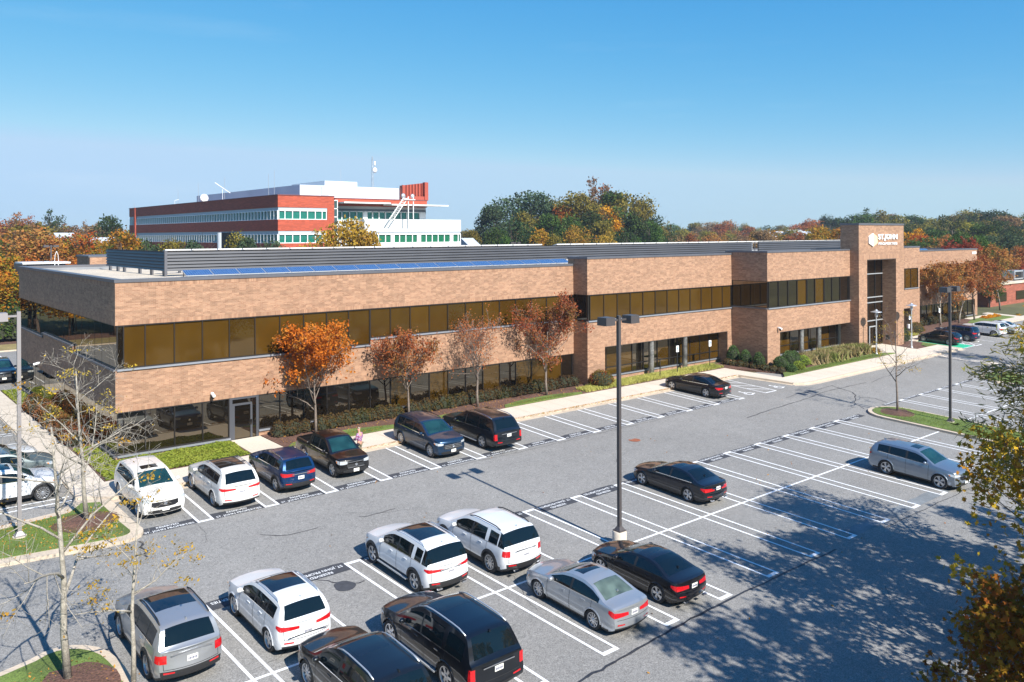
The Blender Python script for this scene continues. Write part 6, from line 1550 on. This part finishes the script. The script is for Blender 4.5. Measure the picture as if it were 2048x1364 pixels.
def orn(rg, n):
    c = np.stack([rg.uniform(68.3, 79.5, 46), rg.uniform(40.5, 41.8, 46)], 1); return c[rg.integers(0, 46, n)]+rg.normal(size=(n, 2))*.25
scatter('ornamental_grass', orn, 9000, 1.15, L['ornam'], 'tall ornamental grasses before the recessed windows left of the tower', 4, 'blade', True, tilt=.75)
scatter('yellow_flowers', rects((118.5, 123.5, 44.6, 45.5)), 2500, .25, L['gold'], 'bright yellow flower bed beyond the white cars', 5, lump=.3)
fallen = leaf_mat('fallen_leaf', [(.35, .14, .03), (.42, .24, .05), (.22, .10, .04)], .1)
scatter('fallen_leaves', lambda rg, n: np.concatenate([np.stack([rg.uniform(11, 59, n//2), 41.75-abs(rg.normal(size=n//2))*.12], 1), np.stack([rg.uniform(2, 9.8, n//4), rg.uniform(37, 41, n//4)], 1), np.stack([rg.uniform(20.5, 45, n-n//2-n//4), rg.uniform(44.4, 46.4, n-n//2-n//4)], 1)]), 3400, .07, fallen, 'fallen orange leaves along the kerb and under the trees', 6, 'leaf', h=.20)
scatter('fallen_leaves', rects((6, 56, 14, 37)), 130, .09, fallen, 'few scattered fallen leaves on the parking lot', 7, 'leaf', h=.035)
scatter('fallen_leaves', rects((2, 6.8, 18, 28)), 900, .08, fallen, 'fallen leaves on the lower left island', 8, 'leaf', h=.2)
gr_m = leaf_mat('grass_blade', [(.09, .14, .025), (.14, .19, .03), (.18, .21, .05)], .25)
def blades(name, rc, n, seed, label): scatter(name, rects(*rc), n, .10, gr_m, label, seed, 'blade', True, h=.17, tilt=.8)
blades('grass', [(1, 9.9, 37.5, 40.5)], 9000, 11, 'grass on the left island')
blades('grass', [(1.5, 6.5, 16, 27.5)], 9000, 12, 'grass on the lower left island')
blades('grass', [(56.4, 59.8, 14, 28.4)], 9000, 13, 'grass on the right island')
blades('grass', [(21, 26.8, 44.4, 45.0), (28.8, 34.6, 44.4, 44.8), (37, 43, 44.4, 44.9), (64, 79.5, 39.2, 39.95)], 9000, 14, 'grass strip between sidewalk and mulch')

# look-alike trees and panels are told apart by their order from the left
ORD = 'first second third fourth fifth sixth seventh eighth ninth tenth eleventh twelfth thirteenth fourteenth fifteenth sixteenth seventeenth eighteenth nineteenth twentieth'.split()
def order_labels():
    bpy.context.view_layer.update(); by = {}
    for o in S.objects:
        if o.get('category') and o.get('label'): by.setdefault(o['label'], []).append(o)
    for lb, os_ in by.items():
        if 1 < len(os_) <= 60:
            os_.sort(key=lambda o: (Vector(o.matrix_world.translation)-Vector((0, 0, CAM_Z))).dot(r2)/max(1, Vector(o.matrix_world.translation).dot(fw)))
            n_ = len(os_)
            for i, o in enumerate(os_):
                q = ORD[i]+' from left' if i < min(20, n_-n_//2) or n_ <= 20 and i < (n_+1)//2 else ((ORD[n_-1-i]+' from right') if n_-1-i < 20 else 'near the middle of the row')
                t_ = lb+', '+q
                for a_, b_ in ((', left of the red building', ''), (' broadleaf', ''), ('just behind the roof screen', 'behind the screen'), ('in the tall group right of the red building', 'in the tall group beyond the roof'), ('in the far line of trees left of the red building', 'in the far left tree line'), ('mirrored in the front windows', 'mirrored')):
                    if len(t_.split()) > 16: t_ = t_.replace(a_, b_)
                o['label'] = t_
# ================================================================ poles, lamps, signs
def lot_light(x, y, H_, label, base=False, heads=((-1, 0), (1, 0)), m='pole', rz=0, flat=.75):
    e = empty('lot_light', (x, y, g(x, y)+(0 if base else .15)), label, 'lamp post', 'tall lamp posts on the lot', rz)
    z = 0
    if base:
        b = MB(); b.lathe([(.30, -.1), (.30, .62), (.27, .66)], 24); b.build('concrete_footing', Mt['concrete'], e, True, 40); z = .66
    else:
        b = MB(); b.lathe([(.26, -.1), (.26, .06)], 20); b.build('concrete_footing', Mt['concrete'], e); z = .06
    b = MB(); b.box(-.2, .2, -.2, .2, z, z+.05); b.add([(-.17, -.17, z+.05), (.17, -.17, z+.05), (.17, .17, z+.05), (-.17, .17, z+.05), (-.08, -.08, z+.2), (.08, -.08, z+.2), (.08, .08, z+.2), (-.08, .08, z+.2)], [(0,1,5,4),(1,2,6,5),(2,3,7,6),(3,0,4,7)]); b.build('base_cover', Mt[m], e)
    b = MB(); b.box(-.07, .07, -.07, .07, z+.05, H_); b.build('pole', Mt[m], e)
    for sx, sy in heads:
        b = MB(); b.cbox((sx*.22, sy*.22, H_-.18), (.44 if sx else .07, .44 if sy else .07, .08)); b.build('arm', Mt[m], e)
        b = MB(); c = (sx*flat, sy*flat); w_ = .27
        b.add([(c[0]-w_, c[1]-w_, H_-.36), (c[0]+w_, c[1]-w_, H_-.36), (c[0]+w_, c[1]+w_, H_-.36), (c[0]-w_, c[1]+w_, H_-.36), (c[0]-w_*.94, c[1]-w_*.94, H_-.02), (c[0]+w_*.94, c[1]-w_*.94, H_-.02), (c[0]+w_*.94, c[1]+w_*.94, H_-.02), (c[0]-w_*.94, c[1]+w_*.94, H_-.02)],
              [(0,3,2,1),(4,5,6,7),(0,1,5,4),(1,2,6,5),(2,3,7,6),(3,0,4,7)])
        hd = b.build('lamp_head', Mt[m], e); b = MB(); b.box(c[0]-.2, c[0]+.2, c[1]-.2, c[1]+.2, H_-.37, H_-.362); b.build('lens', Mt['lamp_clear'], hd)
    return e
lot_light(25.85, 24.1, 9.7, 'dark lamp post on a round concrete base in the middle of the lot', base=True)
lot_light(6.3, 39.2, 9.25, 'grey lamp post on the left island in front of the side wall', heads=((0, 1), (0, -1), (-1, 0))[2:], m='polegrey', flat=.68)
lot_light(58.7, 24.4, 9.15, 'dark lamp post on the narrow right island')
def plaza_lamp(x, y, H_, label):
    e = empty('plaza_lamp', (x, y, g(x, y)+.13), label, 'lamp', 'round-shaded lamps by the entrance')
    b = MB(); b.lathe([(.16, 0), (.16, .05), (.11, .12), (.075, .2), (.06, H_*.5), (.055, H_-.75)], 14); b.build('post', Mt['galv'], e, True, 40)
    b = MB(); b.lathe([(.11, H_-.75), (.14, H_-.62), (.14, H_-.4), (.1, H_-.34)], 14); b.build('lamp_body', Mt['galv'], e, True, 40)
    b = MB(); b.lathe([(.1, H_-.40), (.12, H_-.24)], 14); b.build('lens', Mt['lamp_clear'], e)
    b = MB(); b.lathe([(.10, H_-.06), (.2, H_-.12), (.52, H_-.22), (.54, H_-.25), (.1, H_-.2)][::-1], 24); b.lathe([(.12, H_-.08), (.1, H_), (.02, H_+.02)], 12); b.build('lamp_shade', Mt['alu'], e, True, 30)
plaza_lamp(79.5, 39.95, 4.4, 'round-shaded lamp left of the tower portal'); plaza_lamp(86.6, 39.8, 4.6, 'round-shaded lamp right of the tower portal')
def sign_post(x, y, H_, label, face=True, s=1.0):
    e = empty('parking_sign', (x, y, g(x, y)+.13), label, 'sign', 'blue and white parking signs')
    b = MB(); b.box(-.03, .03, -.02, .02, -.1, H_); b.build('post', Mt['black'], e)
    if face:
        b = MB(); b.box(-.16, .16, -.045, -.022, H_-.5, H_+.02); p_ = b.build('sign_plate', Mt['sign_white'], e)
        b = MB(); b.box(-.1, .1, -.05, -.0455, H_-.33, H_-.1)
        b.build('blue_symbol', Mt['signblue'], p_)
        b = MB(); n = 10
        for i in range(n):
            a0, a1 = R(150+240*i/n), R(150+240*(i+1)/n); c = (0, H_-.24)
            b.quad(*[(c[0]+q*math.cos(a), -.0515, c[1]+q*math.sin(a)) for q, a in ((.035, a0), (.055, a0), (.055, a1), (.035, a1))])
        b.box(-.012, .006, -.052, -.0505, H_-.24, H_-.14); b.build('wheelchair_mark', Mt['sign_white'], p_)
sign_post(52.9, 44.75, 1.55, 'short bare sign stake left of the two blue signs', False)
sign_post(55.4, 45.0, 2.35, 'blue and white sign before the middle recessed window')
sign_post(60.1, 45.2, 2.35, 'blue and white sign before the right recessed window')
sign_post(104.3, 44.6, 2.35, 'blue and white sign right of the entrance among the trees')
sign_post(94.8, 43.8, 2.3, 'small white sign beside the right plaza lamp')
e = empty('charging_station', (91.3, 42.3, g(91.3, 42.3)+.13), 'slim grey and white charging station at the green bay', 'charging station')
b = MB(); b.box(-.1, .1, -.07, .07, 0, 1.5); b.build('post', Mt['pole'], e); b = MB(); b.box(-.14, .14, -.1, .1, 1.3, 1.75); b.build('screen_box', Mt['white_metal'], e)

# ================================================================ low buildings in the distance
e = empty('low_building', (0, 0, 0), 'low building with a white flat roof edge among the orange trees at the left', 'building')
x, y = at_px(93, 108); b = MB(); b.box(x-2.3, x+2.2, y, y+9, 2.5, 11.0); b.build('wall', Mt['pole'], e); b = MB(); b.box(x-2.8, x+2.7, y-.5, y+5, 11.0, 11.2); b.build('roof', Mt['white_metal'], e)
x, y = at_px(113, 104); e = empty('lattice_pylon', (x, y, 2.5), 'small white lattice arch rising beside the low white roof', 'pylon')
b = MB()
for s in (-1, 1):
    b.tube([(s*.22, 0, 0), (s*.22, 0, 9.0), (s*.17, 0, 9.7), (0, 0, 10.2)], [.035]*4, 5)
for i in range(14): b.tube([(-.22, 0, 2+i*.5), (.22, 0, 2.5+i*.5)], [.02, .02], 4); b.tube([(.22, 0, 2+i*.5), (-.22, 0, 2.5+i*.5)], [.02, .02], 4)
b.build('lattice', Mt['white_metal'], e)
# low red-brick building with a pale roof at the right edge
e = empty('low_red_building', (0, 0, 0), 'low red-brick building with a pale flat roof and rooftop units at the right edge', 'building')
b = MB(); b.box(136, 190, 51, 90, 1.5, 6.4); b.build('wall', Mt['redbrick2'], e)
b = MB(); b.box(135.8, 190.2, 50.8, 90.2, 6.4, 6.7); b.build('roof', Mt['gravel'], e)
b = MB(); b.box(139, 143, 50.9, 51.05, 3.8, 5.2); b.box(147, 152, 50.9, 51.05, 3.8, 5.2); b.build('window', Mt['glass_dark'], e)
for i, (x, y) in enumerate((at_px(2024, 137), at_px(2062, 139))):
    u = empty('rooftop_unit', (x, y, 6.7), ('boxy grey rooftop unit, left one on the pale roof', 'boxy grey rooftop unit, right one on the pale roof')[i], 'rooftop unit', 'rooftop units on the low red building')
    b = MB(); b.box(-1.9, 1.9, -1, 1, .2, 1.6); b.build('housing', Mt['galv'], u); b = MB(); b.box(-1.5, .9, -1.05, -1.0, .4, 1.4); b.box(1.1, 1.6, -1.05, -1.0, .4, 1.4); b.build('vent', Mt['black'], u); b = MB(); b.box(-1.9, 1.9, -1, 1, 0, .2); b.build('curb_frame', Mt['black'], u)
x, y = at_px(2003, 142); e = empty('grey_roof_house', (0, 0, 0), 'building with a blue-grey roof between the trees at the upper right', 'building')
b = MB(); b.add([(x-2, y-3, 7.2), (x+3, y-3, 7.2), (x+3, y+4, 10.0), (x-2, y+4, 10.0), (x-2, y-3, 7.0), (x+3, y-3, 7.0), (x+3, y+4, 9.8), (x-2, y+4, 9.8)], [(0,1,2,3),(7,6,5,4),(0,4,5,1),(1,5,6,2),(3,2,6,7),(0,3,7,4)]); b.build('roof', mat('blue_grey_roof', (.15, .18, .26), .6), e)
b = MB(); b.box(x-1.8, x+2.8, y-2.6, y+4, 1.5, 7.1); b.build('wall', Mt['panel_grey'], e)
for i, (u, v, d_, w_, hh, col, lb) in enumerate(((1562, 470, 330, 8, 3.5, (.30, .09, .05), 'small red house in the far tree line'), (1588, 467, 325, 9, 5, (.12, .10, .10), 'dark gabled house with white windows in the far tree line'), (1610, 470, 330, 6, 3, (.55, .55, .53), 'small white house in the far tree line'),
        (1533, 472, 300, 4, 3, (.7, .7, .7), 'tiny white shed left of the far houses'), (122, 470, 200, 5, 3, (.7, .7, .7), 'white house glimpsed between the far left trees'), (205, 480, 190, 5, 3, (.7, .72, .75), 'pale house near the red building, glimpsed between trees'), (934, 484, 200, 3, 2.2, (.5, .52, .55), 'pale house low between trees right of the red building'))):
    x, y = at_px(u, d_); z1 = z_at(v, d_); e = empty('house', (x, y, z1-hh*2), lb, 'house', 'far houses')
    m_ = mat('house_wall', col, .8); b = MB(); b.box(-w_/2, w_/2, -3, 3, 0, hh*2-.8); b.build('wall', m_, e)
    b = MB(); b.add([(-w_/2-.3, -3.3, hh*2-.9), (w_/2+.3, -3.3, hh*2-.9), (w_/2+.3, 3.3, hh*2-.9), (-w_/2-.3, 3.3, hh*2-.9), (-w_/2-.3, 0, hh*2+1), (w_/2+.3, 0, hh*2+1)], [(0,1,5,4),(2,3,4,5),(1,2,5),(3,0,4),(0,3,2,1)]); b.build('roof', Mt['panel_grey'], e)
    b = MB()
    for q in (-.3, .1): b.box(w_*q, w_*q+.9, -3.05, -3.0, hh*2-2.6, hh*2-1.3)
    b.build('window', Mt['white_metal'], e)
# small lot lamps glimpsed in the distance
for u, v, d_, lb in ((102, 486, 112, 'dark double-headed lamp among the orange trees at the left'), (1030, 484, 120, 'small pale lamp head above the roof line right of the red building')):
    x, y = at_px(u, d_); zt = z_at(v, d_); e = empty('far_lamp', (x, y, zt-9), lb, 'lamp post', 'far lamp posts')
    b = MB(); b.box(-.08, .08, -.08, .08, 0, 9); b.build('pole', Mt['pole'], e); b = MB(); b.box(-.9, -.3, -.2, .2, 8.7, 9); b.box(.3, .9, -.2, .2, 8.7, 9); b.box(-.3, .3, -.05, .05, 8.8, 8.9); b.build('lamp_head', Mt['pole'], e)

# ================================================================ the man behind the pickup
def skin(name, joints, edges, m, parent, sub=2):
    me = bpy.data.meshes.new(name); me.from_pydata([j[0] for j in joints], edges, []); me.materials.append(m)
    o = bpy.data.objects.new(name, me); link(o)
    md = o.modifiers.new('skin', 'SKIN'); md.use_smooth_shade = True
    for v, j in zip(me.skin_vertices[0].data, joints): v.radius = (j[1], j[2] if len(j) > 2 else j[1])
    me.skin_vertices[0].data[0].use_root = True
    sb = o.modifiers.new('sub', 'SUBSURF'); sb.levels = sb.render_levels = sub
    dg = bpy.context.evaluated_depsgraph_get(); m2 = bpy.data.meshes.new_from_object(o.evaluated_get(dg)); o.modifiers.clear(); o.data = m2; bpy.data.meshes.remove(me)
    m2.polygons.foreach_set("use_smooth", [True]*len(m2.polygons)); o.parent = parent; return o
px_, py_ = 22.75, 40.5
pe = empty('person', (px_, py_, g(px_, py_)+.012), 'person in a purple plaid shirt beside the black pickup, looking down', 'person', rz=R(205))
skinm = mat('skin', (.52, .27, .19), .55); hairm = mat('hair', (.33, .27, .22), .8)
J = [((0, 0, .95), .15, .11), ((0, .01, 1.12), .145, .10), ((0, .01, 1.32), .17, .105), ((0, .0, 1.47), .07, .065), ((0, -.02, 1.53), .055, .055),
     ((0, -.05, 1.62), .085, .10), ((0, -.06, 1.72), .075, .09),
     ((.19, 0, 1.42), .065), ((.27, -.02, 1.16), .048), ((.17, -.22, 1.10), .037), ((.10, -.30, 1.12), .032),
     ((-.19, 0, 1.42), .065), ((-.27, -.02, 1.16), .048), ((-.17, -.22, 1.10), .037), ((-.10, -.30, 1.12), .032),
     ((.10, 0, .86), .095), ((.11, -.03, .48), .065), ((.11, .02, .09), .045), ((.11, -.14, .04), .04),
     ((-.10, 0, .86), .095), ((-.11, -.06, .48), .065), ((-.11, -.06, .09), .045), ((-.11, -.21, .04), .04)]
E_ = [(0, 1), (1, 2), (2, 3), (3, 4), (4, 5), (5, 6), (2, 7), (7, 8), (8, 9), (9, 10), (2, 11), (11, 12), (12, 13), (13, 14), (0, 15), (15, 16), (16, 17), (17, 18), (0, 19), (19, 20), (20, 21), (21, 22)]
body = skin('body', J, E_, skinm, pe)
pl = bpy.data.materials.new('plaid_shirt'); pl.use_nodes = True; n_ = pl.node_tree; tc = n_.nodes.new("ShaderNodeTexCoord"); ck = n_.nodes.new("ShaderNodeTexChecker"); ck.inputs["Scale"].default_value = 14
ck.inputs["Color1"].default_value = (.28, .05, .14, 1); ck.inputs["Color2"].default_value = (.34, .28, .42, 1); n_.links.new(tc.outputs["Object"], ck.inputs["Vector"]); n_.links.new(ck.outputs["Color"], n_.nodes["Principled BSDF"].inputs["Base Color"])
grow_ = lambda j, k: (j[0],)+tuple(r_+k for r_ in j[1:])
sj = [grow_(J[i], .018) for i in (0, 1, 2, 7, 8, 9, 11, 12, 13)]
skin('shirt', sj, [(0, 1), (1, 2), (2, 3), (3, 4), (4, 5), (2, 6), (6, 7), (7, 8)], pl, pe)
tj = [((0, 0, .97), .165, .125)]+[grow_(J[i], .018) for i in (15, 16, 17, 19, 20, 21)]
skin('trousers', tj, [(0, 1), (1, 2), (2, 3), (0, 4), (4, 5), (5, 6)], mat('khaki', (.22, .19, .12), .8), pe)
skin('hair', [((0, -.035, 1.70), .085, .09), ((0, .0, 1.77), .078, .085)], [(0, 1)], hairm, pe, 2)
for s in (-.11, .11): b = MB(); b.box(s-.055, s+.055, -.24 if s < 0 else -.17, .06, 0, .08); b.build('shoe', Mt['black'], pe)
b = MB(); b.cbox((0, -.155, 1.64), (.022, .03, .05)); b.build('nose', skinm, pe); b = MB(); [b.cbox((s, -.142, 1.675), (.022, .012, .012)) for s in (-.035, .035)]; b.cbox((0, -.145, 1.585), (.045, .012, .01)); b.build('eyes_and_mouth', Mt['black'], pe)
for s in (-.09, .09):
    b = MB(); b.lathe([(.01, -.012), (.03, 0), (.01, .012)], 8, (s, -.05, 1.645), 'x'); b.build('ear', skinm, pe, True)
for s in (1, -1):
    for q in range(5):
        a = (s*(.10-.012*q), -.31-.004*q, 1.10+.014*(q if q < 4 else -1))
        b = MB(); b.tube([a, (a[0]-s*.02, a[1]-.035, a[2]-.005), (a[0]-s*.035, a[1]-.05+.006*q, a[2]-.03)], [.011, .010, .008], 6); b.build('finger', skinm, body, True)
order_labels()

# ================================================================ air
hz = MB(); hz.box(-700, 900, -120, 900, -9, 40)
HZ = bpy.data.materials.new('haze_air'); HZ.use_nodes = True; hn = HZ.node_tree; hn.nodes.clear()
ho = hn.nodes.new("ShaderNodeOutputMaterial"); hv = hn.nodes.new("ShaderNodeVolumePrincipled")
hv.inputs["Color"].default_value = (.80, .88, 1, 1); hv.inputs["Density"].default_value = .00022; hv.inputs["Anisotropy"].default_value = .2
hn.links.new(hv.outputs[0], ho.inputs["Volume"])
hzo = hz.build('haze', HZ); hzo['kind'] = 'stuff'; hzo['label'] = 'thin autumn haze softening the far tree lines'
